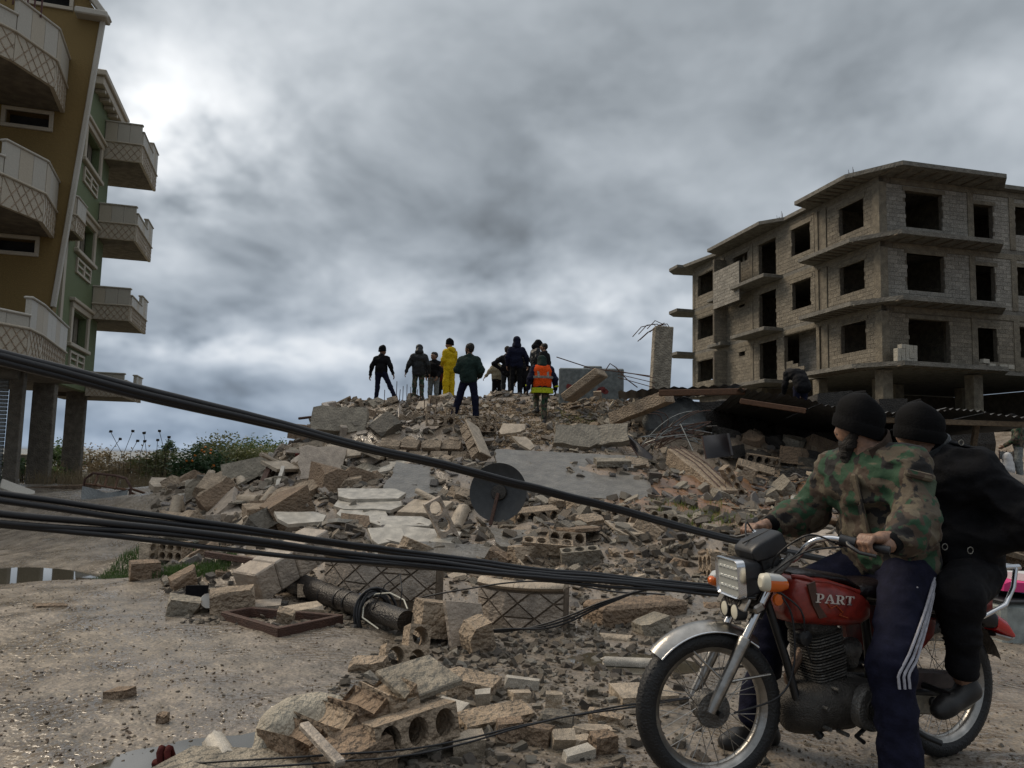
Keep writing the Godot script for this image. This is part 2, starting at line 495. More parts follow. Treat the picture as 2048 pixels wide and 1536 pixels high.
# ---------------------------------------------------------------- sky
func sky_picture() -> ImageTexture:
	var w := 1792
	var h := 896
	var im := Image.create(w, h, false, Image.FORMAT_RGBF)
	var n := FastNoiseLite.new()
	n.seed = 5
	n.noise_type = FastNoiseLite.TYPE_SIMPLEX_SMOOTH
	n.frequency = 0.42
	n.fractal_octaves = 6
	n.fractal_gain = 0.6
	var b := FastNoiseLite.new()
	b.seed = 23
	b.noise_type = FastNoiseLite.TYPE_SIMPLEX_SMOOTH
	b.frequency = 0.2
	b.fractal_octaves = 3
	# thin places in the cloud: [direction, how wide, how bright, how flat]
	var thin := [
		[Vector3(-0.409, 0.36, -0.838), 0.06, 0.42, 1.0], [Vector3(-0.403, 0.342, -0.849), 0.136, 0.086, 1.0], [Vector3(-0.333, 0.339, -0.88), 0.136, 0.075, 0.7], [Vector3(-0.246, 0.428, -0.87), 0.136, 0.038, 1.0], [Vector3(-0.437, 0.425, -0.793), 0.102, 0.034, 1.0],
		[Vector3(-0.255, 0.137, -0.957), 0.255, 0.065, 0.16], [Vector3(-0.005, 0.18, -0.984), 0.221, 0.063, 0.3], [Vector3(0.173, 0.206, -0.963), 0.187, 0.072, 0.35], [Vector3(-0.412, 0.125, -0.903), 0.170, 0.115, 0.12], [Vector3(0.491, 0.376, -0.785), 0.170, 0.025, 0.6],
		[Vector3(0.085, 0.462, -0.883), 0.119, 0.014, 1.0], [Vector3(-0.309, 0.023, -0.951), 0.340, 0.029, 0.25], [Vector3(-0.133, 0.225, -0.965), 0.170, 0.029, 0.25]]
	var heavy := [[Vector3(-0.096, 0.3, -0.949), 0.170, 0.025, 0.5], [Vector3(0.284, 0.308, -0.908), 0.204, 0.018, 0.45], [Vector3(-0.022, 0.41, -0.912), 0.170, 0.014, 1.0], [Vector3(-0.322, 0.234, -0.917), 0.136, 0.029, 0.3], [Vector3(-0.366, 0.171, -0.915), 0.136, 0.018, 0.3], [Vector3(0.408, 0.469, -0.784), 0.255, 0.018, 0.6], [Vector3(-0.322, 0.084, -0.943), 0.212, 0.011, 0.2]]
	for y in h / 2 + 8:
		var el := PI * (0.5 - (y + 0.5) / h)
		var ce := cos(el)
		var se := sin(el)
		var up := maxf(se, 0.0)
		for x in w:
			var a := TAU * (x + 0.5) / w
			var d := Vector3(sin(a) * ce, se, -cos(a) * ce)
			var f := 1.0 / (up + 0.32)
			var p := Vector3(d.x * f * 1.7, 3.0, d.z * f * 1.7)
			var warp := n1.get_noise_3d(p.x * 70.0, 9.0, p.z * 70.0) * 0.45
			var c1 := n.get_noise_3d(p.x * 2.9 + warp, p.y, p.z * 2.9 - warp)
			var c2 := b.get_noise_3d(p.x * 2.0, p.y + 7.0, p.z * 2.0)
			var c3 := n1.get_noise_3d(p.x * 330.0, 31.0 + c1 * 60.0, p.z * 330.0)
			var l := 0.25 + 0.03 * up + c3 * 0.028 + 0.4 * smoothstep(0.58, 0.95, up) + c1 * 0.125 + c2 * 0.055
			for t in thin:
				var e: Vector3 = d - t[0]
				if absf(e.x) > 2.3 * t[1]: continue
				var q: float = (e.x * e.x + e.z * e.z + e.y * e.y / (t[3] * t[3])) / (t[1] * t[1])
				if q < 5.0: l += t[2] * exp(-q) * (1.0 + c1 * 2.4)
			for t in heavy:
				var e: Vector3 = d - t[0]
				if absf(e.x) > 2.3 * t[1]: continue
				var q: float = (e.x * e.x + e.z * e.z + e.y * e.y / (t[3] * t[3])) / (t[1] * t[1])
				if q < 5.0: l -= 0.75 * t[2] * exp(-q)
			l = maxf(l, 0.07)
			if l > 0.5: l = 0.5 + (l - 0.5) * 0.7
			var k := exp(-up * 6.5)                     # bluer towards the horizon
			var v := clampf((l - 0.2) * 2.5, 0.0, 1.0)
			im.set_pixel(x, y, Color(l * lerpf(lerpf(0.885, 0.74, k), 0.97, v), l * lerpf(lerpf(0.985, 0.97, k), 1.0, v), l * lerpf(lerpf(1.08, 1.30, k), 1.03, v)))
	for y in range(h / 2 + 8, h):
		for x in range(0, w): im.set_pixel(x, y, Color(0.12, 0.115, 0.105))
	return ImageTexture.create_from_image(im)

func camera_and_light():
	var cam := Camera3D.new()
	cam.name = "camera"
	cam.fov = rad_to_deg(2.0 * atan(768.0 / 1538.0))
	cam.near = 0.05
	cam.far = 1500.0
	cam.position = Vector3(0, 1.32, 0)
	cam.rotation = Vector3(deg_to_rad(5.6), 0, 0)
	cam.rotate_object_local(Vector3(0, 0, 1), deg_to_rad(1.35))
	add_child(cam)
	cam.current = true
	var we := WorldEnvironment.new()
	we.name = "surroundings"
	var e := Environment.new()
	e.background_mode = Environment.BG_SKY
	var sky := Sky.new()
	var sm := PanoramaSkyMaterial.new()
	sm.panorama = sky_picture()
	sky.sky_material = sm
	e.sky = sky
	e.background_energy_multiplier = 1.0
	e.tonemap_mode = Environment.TONE_MAPPER_LINEAR
	e.tonemap_exposure = 1.55
	e.sdfgi_enabled = true
	e.ssao_enabled = true
	e.ssil_enabled = true
	we.environment = e
	add_child(we)
	var sun := DirectionalLight3D.new()
	sun.name = "sun"
	sun.light_energy = 0.5
	sun.light_color = Color(1.0, 0.93, 0.83)
	sun.light_angular_distance = 30.0
	sun.shadow_enabled = true
	sun.basis = Basis.looking_at(Vector3(0.62, -0.62, 0.35), Vector3.UP)
	add_child(sun)

func materials():
	noise_tex("blotch", 0.012, 0.76, 1.0, 5)
	noise_tex("grain", 0.09, 0.6, 1.0, 3)
	noise_tex("fine", 0.2, 0.75, 1.0, 2)
	noise_tex("bump", 0.05, 0.0, 1.0, 5)
	noise_tex("wet", 0.006, 0.13, 0.6, 4)
	noise_tex("gravel", 0.11, 0.84, 1.0, 1, true, 1024)
	noise_tex("weave", 0.35, 0.7, 1.0, 1)
	tex["camo"] = camo_picture()
	var mud := mat("mud", 1, 1, 1, 1.0, 0.55, 0.0, "blotch", "gravel", 0.0, true)
	mud.albedo_color = Color(1, 1, 1)
	mud.vertex_color_use_as_albedo = true
	mud.uv2_scale = Vector3.ONE * 0.9
	mud.roughness_texture = tex["wet"]
	mud.metallic_specular = 0.55
	mud.heightmap_enabled = true
	mud.heightmap_texture = tex["bump"]
	mud.heightmap_scale = 1.0
	mat("concrete", 0.404, 0.352, 0.272, 0.8, 0.6, 2.0, "blotch", "grain", 0.0, true)
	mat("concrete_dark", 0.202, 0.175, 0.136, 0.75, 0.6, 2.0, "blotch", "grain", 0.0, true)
	mat("concrete_wet", 0.25, 0.228, 0.195, 0.34, 0.5, 0.8, "blotch", "grain", 0.0, true)
	mat("concrete_tan", 0.519, 0.400, 0.282, 0.85, 0.8, 2.5, "blotch", "grain", 0.0, true)
	mat("concrete_brown", 0.357, 0.253, 0.168, 0.85, 0.8, 2.5, "blotch", "grain", 0.0, true)
	mat("limestone", 0.621, 0.506, 0.374, 0.6, 0.9, 0.8, "blotch", "grain", 0.0, true)
	mat("marble", 0.693, 0.632, 0.533, 0.4, 0.9, 0.3, "blotch", "grain", 0.0, true)
	mat("marble_dirty", 0.552, 0.465, 0.377, 0.5, 1.2, 0.6, "blotch", "grain", 0.0, true)
	mat("facing", 0.587, 0.480, 0.377, 0.6, 1.0, 0.8, "blotch", "grain", 0.0, true)
	mat("grout", 0.20, 0.15, 0.105, 0.9, 1.0, 0.5, "blotch", "grain", 0.0, true)
	mat("frame_concrete", 0.259, 0.223, 0.165, 0.85, 0.35, 2.0, "blotch", "grain", 0.0, true)
	mat("frame_edge", 0.227, 0.212, 0.181, 0.8, 0.35, 2.0, "blotch", "grain", 0.0, true)
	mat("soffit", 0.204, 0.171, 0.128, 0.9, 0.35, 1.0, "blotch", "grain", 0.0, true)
	for i in 4:
		var k: float = [1.0, 0.84, 1.14, 0.93][i]
		mat("block_%d" % i, 0.36 * k, 0.315 * k, 0.245 * k, 0.9, 1.4, 1.5, "blotch", "grain", 0.0, true)
		mat("block_pale_%d" % i, 0.46 * k, 0.43 * k, 0.375 * k, 0.9, 1.4, 1.5, "blotch", "grain", 0.0, true)
	mat("mortar", 0.188, 0.160, 0.122, 0.95, 0.8, 1.0, "blotch", "grain", 0.0, true)
	mat("pale_block", 0.62, 0.58, 0.49, 0.9, 2.0, 0.5, "blotch", "grain", 0.0, true)
	mat("ochre", 0.302, 0.199, 0.064, 0.85, 0.3, 0.3, "fine")
	mat("green_plaster", 0.207, 0.263, 0.129, 0.85, 0.3, 0.3, "fine")
	mat("wall_stone", 0.672, 0.591, 0.464, 0.6, 0.5, 0.2, "fine", "grain", 0.0, true)
	mat("wall_stone_pale", 0.672, 0.627, 0.538, 0.5, 0.5, 0.2, "fine", "grain", 0.0, true)
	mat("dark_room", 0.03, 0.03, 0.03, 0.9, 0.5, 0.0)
	mat("rust", 0.10, 0.042, 0.025, 0.7, 2.5, 0.5)
	mat("rust_orange", 0.168, 0.078, 0.036, 0.75, 2.5, 0.5)
	mat("steel_grey", 0.28, 0.30, 0.30, 0.4, 1.5, 0.1, "blotch", "grain", 0.5)
	mat("tank_metal", 0.19, 0.215, 0.21, 0.5, 0.9, 0.1)
	mat("roof_sheet", 0.17, 0.17, 0.17, 0.4, 0.9, 0.1, "blotch", "grain", 0.3)
	mat("tarp", 0.208, 0.224, 0.225, 0.55, 0.8, 1.0)
	mat("timber", 0.276, 0.204, 0.132, 0.85, 2.0, 0.6)
	mat("shade_painted_concrete", 0.06, 0.053, 0.046, 0.85, 0.8, 2.0, "blotch", "grain", 0.0, true)  # near black: the shade under the sheet roof put into the colour
	mat("leather", 0.018, 0.011, 0.012, 0.35, 2.0, 0.2)
	mat("pole_wood", 0.022, 0.016, 0.013, 0.45, 2.0, 0.6)
	mat("cable", 0.008, 0.008, 0.011, 0.5, 3.0, 0.05)
	mat("dish", 0.035, 0.038, 0.04, 0.5, 1.5, 0.1)
	mat("red_paint", 0.22, 0.02, 0.015, 0.6)
	mat("mesh_red", 0.10, 0.012, 0.012, 0.6)
	mat("bark", 0.06, 0.045, 0.03, 0.9, 3.0, 1.0)
	for q in [["leaf_dark", 0.022, 0.05, 0.016], ["leaf_mid", 0.05, 0.085, 0.022], ["leaf_olive", 0.085, 0.095, 0.035], ["leaf_dry", 0.13, 0.10, 0.055], ["grass", 0.04, 0.075, 0.016], ["moss", 0.10, 0.13, 0.02]]:
		var m := plain(q[0], q[1], q[2], q[3], 0.6)
		m.backlight_enabled = true
		m.backlight = Color(q[1], q[2], q[3]).linear_to_srgb()
	plain("orange_fruit", 0.65, 0.19, 0.02, 0.4)
	var water := plain("water", 0.07, 0.062, 0.045, 0.03)
	water.metallic_specular = 0.7
	plain("white_plastic", 0.62, 0.62, 0.6, 0.3)
	plain("blue_wire", 0.03, 0.08, 0.2, 0.5)
	plain("white_wire", 0.5, 0.48, 0.4, 0.5)
	mat("sack", 0.598, 0.531, 0.413, 0.7, 1.5, 1.0)
	plain("glass_dark", 0.01, 0.012, 0.015, 0.1)
	# pebbles and shards take the colour of each copy
	var sh := mat("shard", 1, 1, 1, 0.7, 2.0, 0.5, "fine", "fine")
	sh.albedo_color = Color(1, 1, 1)
	sh.vertex_color_use_as_albedo = true
	# motorcycle
	mat("tyre", 0.012, 0.012, 0.013, 0.55, 3.0, 0.2)
	plain("chrome", 0.62, 0.62, 0.63, 0.16, 1.0)
	mat("worn_chrome", 0.45, 0.43, 0.40, 0.32, 2.0, 0.05, "blotch", "fine", 1.0)
	mat("alloy", 0.21, 0.2, 0.185, 0.5, 3.0, 0.3, "blotch", "grain", 0.6)
	mat("engine_dark", 0.075, 0.067, 0.058, 0.6, 4.0, 0.3, "blotch", "grain", 0.4)
	mat("frame_black", 0.012, 0.012, 0.013, 0.4, 3.0, 0.05)
	mat("black_plastic", 0.014, 0.015, 0.019, 0.45, 3.0, 0.03)
	mat("exhaust", 0.22, 0.15, 0.11, 0.5, 4.0, 0.1, "blotch", "grain", 0.6)
	var tank := mat("tank_red", 0.36, 0.034, 0.02, 0.4, 3.0, 0.0, "blotch", "grain")
	tank.clearcoat_enabled = true
	tank.clearcoat = 0.35
	tank.clearcoat_roughness = 0.15
	mat("tank_stripe", 0.09, 0.035, 0.018, 0.4, 3.0)
	plain("orange_line", 0.3, 0.05, 0.01, 0.5)
	plain("lens_orange", 0.55, 0.11, 0.01, 0.15)
	plain("lens_clear", 0.5, 0.5, 0.48, 0.1)
	plain("lens_red", 0.5, 0.012, 0.012, 0.15)
	plain("led_glass", 0.33, 0.34, 0.32, 0.15)
	plain("led_cell", 0.7, 0.72, 0.7, 0.1, 0.4)
	plain("cream_plastic", 0.55, 0.52, 0.42, 0.4)
	mat("chain_cream", 0.36, 0.32, 0.24, 0.5, 3.0)
	mat("chain_brown", 0.09, 0.06, 0.055, 0.5, 3.0)
	plain("plate_letter", 0.3, 0.28, 0.24, 0.5)
	plain("pink_cloth", 0.55, 0.03, 0.16, 0.8)
	plain("blue_cloth", 0.08, 0.2, 0.33, 0.8)
	plain("pale_cloth", 0.5, 0.5, 0.5, 0.8)
	mat("freezer_white", 0.42, 0.46, 0.44, 0.5, 1.0, 0.05)
	# clothes and skin
	var cm := mat("camo", 1, 1, 1, 0.85, 1.05, 0.15, "camo", "weave")
	cm.albedo_color = Color(1, 1, 1)
	cm.uv1_triplanar_sharpness = 12.0
	cm.uv2_scale = Vector3.ONE * 60.0
	for q in [["cloth_black", 0.010, 0.010, 0.012], ["cloth_navy", 0.012, 0.014, 0.035], ["cloth_dkgreen", 0.022, 0.042, 0.036], ["cloth_grey", 0.24, 0.26, 0.26], ["cloth_yellow", 0.72, 0.50, 0.01], ["cloth_cream", 0.40, 0.35, 0.24],
			["cloth_charcoal", 0.03, 0.033, 0.036], ["cloth_orange", 0.80, 0.09, 0.01], ["band_grey", 0.28, 0.27, 0.24], ["band_lime", 0.55, 0.62, 0.03], ["cloth_wine", 0.1, 0.02, 0.018], ["track_navy", 0.014, 0.015, 0.034], ["knit_black", 0.006, 0.006, 0.007], ["stripe_white", 0.45, 0.45, 0.5], ["patch_green", 0.10, 0.13, 0.09], ["collar_brown", 0.06, 0.042, 0.032]]:
		var m := mat(q[0], q[1], q[2], q[3], 0.85, 3.0, 0.1, "blotch", "weave")
		m.uv2_scale = Vector3.ONE * 50.0
		m.metallic_specular = 0.25
	M["cloth_charcoal"].roughness = 0.4
	M["cloth_yellow"].roughness = 0.45
	mat("skin", 0.30, 0.165, 0.105, 0.5, 6.0, 0.05, "blotch", "fine")
	mat("hair", 0.02, 0.014, 0.011, 0.8, 5.0, 1.0)
	mat("shoe", 0.015, 0.014, 0.014, 0.5, 4.0)
	plain("eye_white", 0.5, 0.5, 0.48, 0.2)

func camo_picture() -> ImageTexture:
	var s := 512
	var im := Image.create(s, s, false, Image.FORMAT_RGB8)
	var ns := []
	for i in 3:
		var n := FastNoiseLite.new()
		n.seed = 40 + i * 3
		n.noise_type = FastNoiseLite.TYPE_SIMPLEX
		n.frequency = 0.009 + 0.002 * i
		n.fractal_octaves = 3
		n.fractal_gain = 0.42
		n.domain_warp_enabled = true
		n.domain_warp_amplitude = 26.0
		n.domain_warp_frequency = 0.02
		ns.append(n.get_seamless_image(s, s))
	for y in s:
		for x in s:
			var a: float = ns[0].get_pixel(x, y).r
			var b: float = ns[1].get_pixel(x, y).r
			var c: float = ns[2].get_pixel(x, y).r
			var q := Color(0.30, 0.24, 0.19)
			if a > 0.53: q = Color(0.14, 0.29, 0.185)
			elif a < 0.34: q = Color(0.41, 0.37, 0.30)
			if b > 0.64: q = Color(0.09, 0.075, 0.075)
			if c > 0.68: q = Color(0.36, 0.32, 0.26)
			im.set_pixel(x, y, q)
	return ImageTexture.create_from_image(im)

# ---------------------------------------------------------------- ground sheet
func make_ground():
	var xs := PackedFloat32Array()
	var x := -260.0
	while x < 260.0:
		xs.append(x)
		x += clampf(absf(x + 0.5) * 0.055 - 0.33, 0.07, 40.0)
	xs.append(260.0)
	var zs := PackedFloat32Array()
	var z := 14.0
	while z > -420.0:
		zs.append(z)
		z -= clampf(absf(z + 1.5) * 0.016 - 0.008, 0.04, 40.0) if z < 1.0 else 1.2
	var nx := xs.size()
	var b := MB.new()
	for j in zs.size():
		for i in nx:
			var p := on_ground(xs[i], zs[j])
			var h := heapness(p.x, p.z)
			var road := Color(0.305, 0.252, 0.195)
			var t := n2.get_noise_2d(p.x * 55.0, p.z * 55.0) * 0.5 + 0.5
			road = road.lerp(Color(0.262, 0.222, 0.178), smoothstep(0.35, 0.75, t))
			var heap := Color(0.39, 0.30, 0.215).lerp(Color(0.31, 0.25, 0.19), smoothstep(0.3, 0.7, n1.get_noise_2d(p.x * 90.0, p.z * 90.0) * 0.5 + 0.5))
			var soil := exp(-(pow((p.x - 2.9) / 1.5, 2) + pow((p.z + 11.0) / 1.6, 2))) + exp(-(pow((p.x - 4.6) / 1.6, 2) + pow((p.z + 12.3) / 1.0, 2)))
			heap = heap.lerp(Color(0.30, 0.155, 0.075), clampf(soil * 1.3, 0, 1))
			var c := road.lerp(heap, h)
			if p.z < -30.0: c = c.lerp(Color(0.1, 0.11, 0.06), 0.6)
			b.v.append(p)
			b.col.append(c)
	for j in zs.size() - 1:
		for i in nx - 1:
			var a := j * nx + i
			b.ix.append_array(PackedInt32Array([a, a + nx, a + 1, a + 1, a + nx, a + nx + 1]))
	var N := PackedVector3Array()
	N.resize(b.v.size())
	for t in range(0, b.ix.size(), 3):
		var a := b.v[b.ix[t]]
		var m := (b.v[b.ix[t + 2]] - a).cross(b.v[b.ix[t + 1]] - a)
		N[b.ix[t]] += m; N[b.ix[t + 1]] += m; N[b.ix[t + 2]] += m
	for i in N.size(): N[i] = N[i].normalized()
	var arr := []
	arr.resize(Mesh.ARRAY_MAX)
	arr[Mesh.ARRAY_VERTEX] = b.v
	arr[Mesh.ARRAY_NORMAL] = N
	arr[Mesh.ARRAY_COLOR] = b.col
	arr[Mesh.ARRAY_INDEX] = b.ix
	var am := ArrayMesh.new()
	am.add_surface_from_arrays(Mesh.PRIMITIVE_TRIANGLES, arr)
	setting("ground", am, "mud", "structure", "wet muddy ground rising into the rubble heap")

func puddle(cx: float, cz: float, rx: float, rz: float, lift: float, label: String):
	var lvl := ground(cx, cz) + lift
	var p := PackedVector2Array()
	for i in 20: p.append(Vector2(cos(TAU * i / 20) * rx, sin(TAU * i / 20) * rz))
	var b := MB.new()
	b.prism(X(Vector3(cx, lvl - 0.02, cz)), p, 0.02)
	setting("puddle", b.mesh(), "water", "structure", label)

# ---------------------------------------------------------------- buildings
# wall in the plane of t (x along, y up, outside +z) with openings [x0, y0, x1, y1]
func wall(t: Transform3D, x0: float, y0: float, x1: float, y1: float, holes: Array, thick := 0.22) -> MB:
	var b := MB.new()
	var gx := [x0, x1]
	var gy := [y0, y1]
	for h in holes:
		for q in [h[0], h[2]]:
			if q > x0 and q < x1 and not gx.has(q): gx.append(q)
		for q in [h[1], h[3]]:
			if q > y0 and q < y1 and not gy.has(q): gy.append(q)
	gx.sort()
	gy.sort()
	var solid := func(i: int, j: int) -> bool:
		if i < 0 or j < 0 or i >= gx.size() - 1 or j >= gy.size() - 1: return false
		var mx: float = (gx[i] + gx[i + 1]) / 2
		var my: float = (gy[j] + gy[j + 1]) / 2
		for h in holes:
			if mx > h[0] and mx < h[2] and my > h[1] and my < h[3]: return false
		return true
	for i in gx.size() - 1:
		for j in gy.size() - 1:
			if not solid.call(i, j): continue
			var P := func(x, y, z) -> Vector3: return t * Vector3(x, y, z)
			var a: float = gx[i]
			var c: float = gx[i + 1]
			var d: float = gy[j]
			var e: float = gy[j + 1]
			b.quad(P.call(a, d, 0.0), P.call(a, e, 0.0), P.call(c, e, 0.0), P.call(c, d, 0.0))
			b.quad(P.call(c, d, -thick), P.call(c, e, -thick), P.call(a, e, -thick), P.call(a, d, -thick))
			if not solid.call(i - 1, j): b.quad(P.call(a, d, -thick), P.call(a, e, -thick), P.call(a, e, 0.0), P.call(a, d, 0.0))
			if not solid.call(i + 1, j): b.quad(P.call(c, d, 0.0), P.call(c, e, 0.0), P.call(c, e, -thick), P.call(c, d, -thick))
			if not solid.call(i, j - 1): b.quad(P.call(a, d, -thick), P.call(a, d, 0.0), P.call(c, d, 0.0), P.call(c, d, -thick))
			if not solid.call(i, j + 1): b.quad(P.call(a, e, 0.0), P.call(a, e, -thick), P.call(c, e, -thick), P.call(c, e, 0.0))
	return b

var block_mesh: ArrayMesh
var blocks_made := 0

# courses of hollow blocks standing 14 mm proud of the mortar; those past 300 join into `rest`
func courses(owner_: Node3D, t: Transform3D, x0: float, y0: float, x1: float, y1: float, holes: Array, pale: bool, rest: Array, ragged := true):
	var row := 0
	var y := y0
	while y < y1 - 0.06:
		var h := minf(0.2, y1 - y)
		var x := x0 - (0.2 if row % 2 else 0.0)
		while x < x1 - 0.02:
			var a := maxf(x, x0)
			var c := minf(x + 0.4, x1)
			x += 0.4
			var segs := [[a, c]]
			for o in holes:
				if y + h * 0.5 < o[1] or y + h * 0.5 > o[3]: continue
				var ns := []
				for s in segs:
					var j := rng.randf_range(-0.05, 0.07) if ragged else 0.0
					if o[0] - j > s[0]: ns.append([s[0], minf(s[1], o[0] - j)])
					if o[2] + j < s[1]: ns.append([maxf(s[0], o[2] + j), s[1]])
				segs = ns
			for s in segs:
				var w: float = s[1] - s[0] - 0.014
				if w < 0.04: continue
				var out := 0.014 + rng.randf_range(-0.005, 0.006)
				var tt := t * Transform3D(Basis.from_scale(Vector3(w, h - 0.016, 0.06)), Vector3((s[0] + s[1]) / 2, y + h / 2, out - 0.03))
				var k := rng.randi() % 4
				if blocks_made < 300:
					blocks_made += 1
					part(owner_, "block", block_mesh, ("block_pale_%d" if pale else "block_%d") % k, tt)
				else:
					rest[k + (4 if pale else 0)].box(tt, Vector3.ONE)
		y += 0.2
		row += 1

func unfinished_block():
	var o := thing("unfinished_apartment_block", "raw concrete and block apartment building with empty window openings on the right", "building", Vector3(17.0, 0, -35.0), deg_to_rad(13.5))
	o.scale = Vector3(1, 1, 1.097)
	var uni := MB.new()
	uni.box(Transform3D(), Vector3.ONE, 0.05)
	block_mesh = uni.mesh()
	var rest := []
	for i in 8: rest.append(MB.new())
	var fl := [6.1, 9.05, 12.08, 15.2]          # floor tops
	var L := Transform3D(Basis(Vector3(0, 0, -1), Vector3.UP, Vector3(-1, 0, 0)), Vector3.ZERO)   # left front: x runs away from the corner
	var Rr := Transform3D()                                                                     # right front: x runs from the corner
	for lv in 4:
		var b := MB.new()
		var y: float = fl[lv] - 0.2
		var out := MB.new()
		var ovr := PackedVector2Array([Vector2(-1.15, -4.3), Vector2(-1.15, -0.6), Vector2(0.1, 1.15), Vector2(5.7, 1.15), Vector2(6.8, 0.0), Vector2(14.0, 0.0), Vector2(14.0, -17.2), Vector2(0, -17.2), Vector2(0, -4.6)])
		if lv == 3:
			ovr = PackedVector2Array([Vector2(-1.25, -4.4), Vector2(-1.25, -0.7), Vector2(0.1, 1.35), Vector2(5.8, 1.35), Vector2(6.8, 0.35), Vector2(14.0, 0.35), Vector2(14.0, -17.2), Vector2(-0.9, -17.2), Vector2(-0.3, -13.6), Vector2(-1.2, -13.2), Vector2(-1.2, -7.6), Vector2(-0.3, -6.6), Vector2(-0.3, -4.7)])
		b.prism(X(Vector3(0, y, 0)), ovr, 0.2, 0.01)
		part(o, "roof_slab" if lv == 3 else "floor_slab", b.mesh(), "frame_edge")
		# ribbed soffit of the overhang
		var rib := MB.new()
		for i in 8: rib.box(X(Vector3(-0.02 + 0.76 * i, y - 0.02, 0.62)), Vector3(0.1, 0.05, 0.95))
		for i in 8: rib.box(X(Vector3(-0.6, y - 0.02, -0.5 - 0.45 * i)), Vector3(0.95, 0.05, 0.1))
		var s := part(o, "soffit_ribs", rib.mesh(), "soffit")
		s.set_meta("kind", "stuff")
		var b2 := MB.new()
		b2.prism(X(Vector3(0, y - (0.005 if lv == 3 else 0.0), 0)), PackedVector2Array([Vector2(-1.3, -17.0), Vector2(0.0, -17.0), Vector2(2.0, -17.3), Vector2(2.0, -18.6), Vector2(-0.6, -18.9), Vector2(-1.3, -18.2)]), 0.2)
		part(o, "end_balcony_slab", b2.mesh(), "frame_edge")
		if lv > 0 and lv < 3 or lv == 0:
			var b3 := MB.new()
			b3.box(X(Vector3(-0.6, y + 0.1, -8.9)), Vector3(1.2, 0.21, 3.4), 0.02)
			part(o, "balcony_slab", b3.mesh(), "frame_edge")
			var b4 := MB.new()
			b4.box(X(Vector3(-0.35, y + 0.1, -13.3)), Vector3(0.7, 0.21, 1.6), 0.02)
			part(o, "ledge", b4.mesh(), "frame_edge")
	var holes_l := {}
	for lv in 3:
		var y: float = fl[lv]
		var top: float = fl[lv + 1] - 0.2
		var hl := [[1.0, y + 0.75, 2.67, y + 2.25], [4.83, y + 0.8, 6.38, y + 2.3], [7.77, y, 9.41, y + 2.35], [14.3, y + 0.75, 16.5, y + 2.25]]
		if lv == 2: hl.append([10.6, y + 1.75, 12.1, y + 2.3])
		else: hl.append([10.9, y + 1.9, 11.5, y + 2.15])
		if lv == 0:
			hl[1] = [4.1, y, 7.1, y + 2.5]
		var hr := [[1.43, y + 0.5, 3.53, y + 2.35], [5.23, y + 0.35, 6.44, y + 2.1], [7.75, y + 0.7, 9.3, y + 2.2], [10.4, y + 0.7, 12.4, y + 2.2]]
		if lv == 0: hr[0] = [1.43, y + 0.0, 3.73, y + 2.2]
		part(o, "wall", wall(L, 0.0, y, 17.1, top, hl).mesh(), "mortar")
		part(o, "wall", wall(Rr, 0.0, y, 14.0, top, hr).mesh(), "mortar")
		var dull := lv == 0
		part(o, "end_wall", wall(Transform3D(Basis(Vector3(-1, 0, 0), Vector3.UP, Vector3(0, 0, -1)), Vector3(14, 0, -17.12)), 0.0, y, 13.98, top, [[12.0, y + 0.3, 12.75, y + 1.15], [5.0, y + 0.8, 7.0, y + 2.2]], 0.2).mesh(), "frame_concrete")
		courses(o, Rr, 0.32, y, 5.1, top - 0.3, hr, not dull, rest)
		courses(o, L, 0.32, y, 3.5, top - 0.25, hl, false, rest)
		courses(o, Rr, 5.12, y, 9.5, top - 0.3, hr, not dull, rest)
		courses(o, L, 4.5, y, 10.0, top - 0.25, hl, false, rest)
		courses(o, Rr, 9.52, y, 14.0, top - 0.3, hr, not dull, rest)
		courses(o, L, 10.3, y, 13.0, top - 0.25, hl, false, rest)
		courses(o, L, 13.6, y, 17.0, top - 0.25, hl, false, rest)
		# ring beams, corner columns, lintels
		var bm := MB.new()
		bm.box(X(Vector3(0.12, top - 0.15, -8.5)), Vector3(0.3, 0.28, 17.0), 0.01)
		part(o, "ring_beam", bm.mesh(), "frame_concrete")
		bm = MB.new()
		bm.box(X(Vector3(7.3, top - 0.15, -0.12)), Vector3(13.3, 0.28, 0.3), 0.01)
		part(o, "ring_beam", bm.mesh(), "frame_concrete")
		for q in [[0.13, -0.13, 0.42, 0.42], [0.1, -3.75, 0.32, 0.42], [0.1, -4.3, 0.3, 0.24], [0.1, -10.15, 0.3, 0.3], [0.1, -13.3, 0.3, 0.4], [5.11, -0.1, 0.34, 0.3], [7.55, -0.1, 0.34, 0.3], [0.1, -17.0, 0.3, 0.3], [9.5, -0.1, 0.4, 0.3]]:
			var cb := MB.new()
			cb.box(X(Vector3(q[0], (y + top - 0.29) / 2, q[1])), Vector3(q[2], top - 0.29 - y, q[3]), 0.01)
			part(o, "column", cb.mesh(), "frame_concrete")
		for h in hl:
			var lb := MB.new()
			lb.box(L * X(Vector3((h[0] + h[2]) / 2, h[3] + 0.1, -0.08)), Vector3(h[2] - h[0] + 0.3, 0.2, 0.25), 0.01)
			part(o, "lintel", lb.mesh(), "frame_concrete")
		for h in hr:
			var lb := MB.new()
			lb.box(Rr * X(Vector3((h[0] + h[2]) / 2, h[3] + 0.1, -0.08)), Vector3(h[2] - h[0] + 0.3, 0.2, 0.25), 0.01)
			part(o, "lintel", lb.mesh(), "frame_concrete")
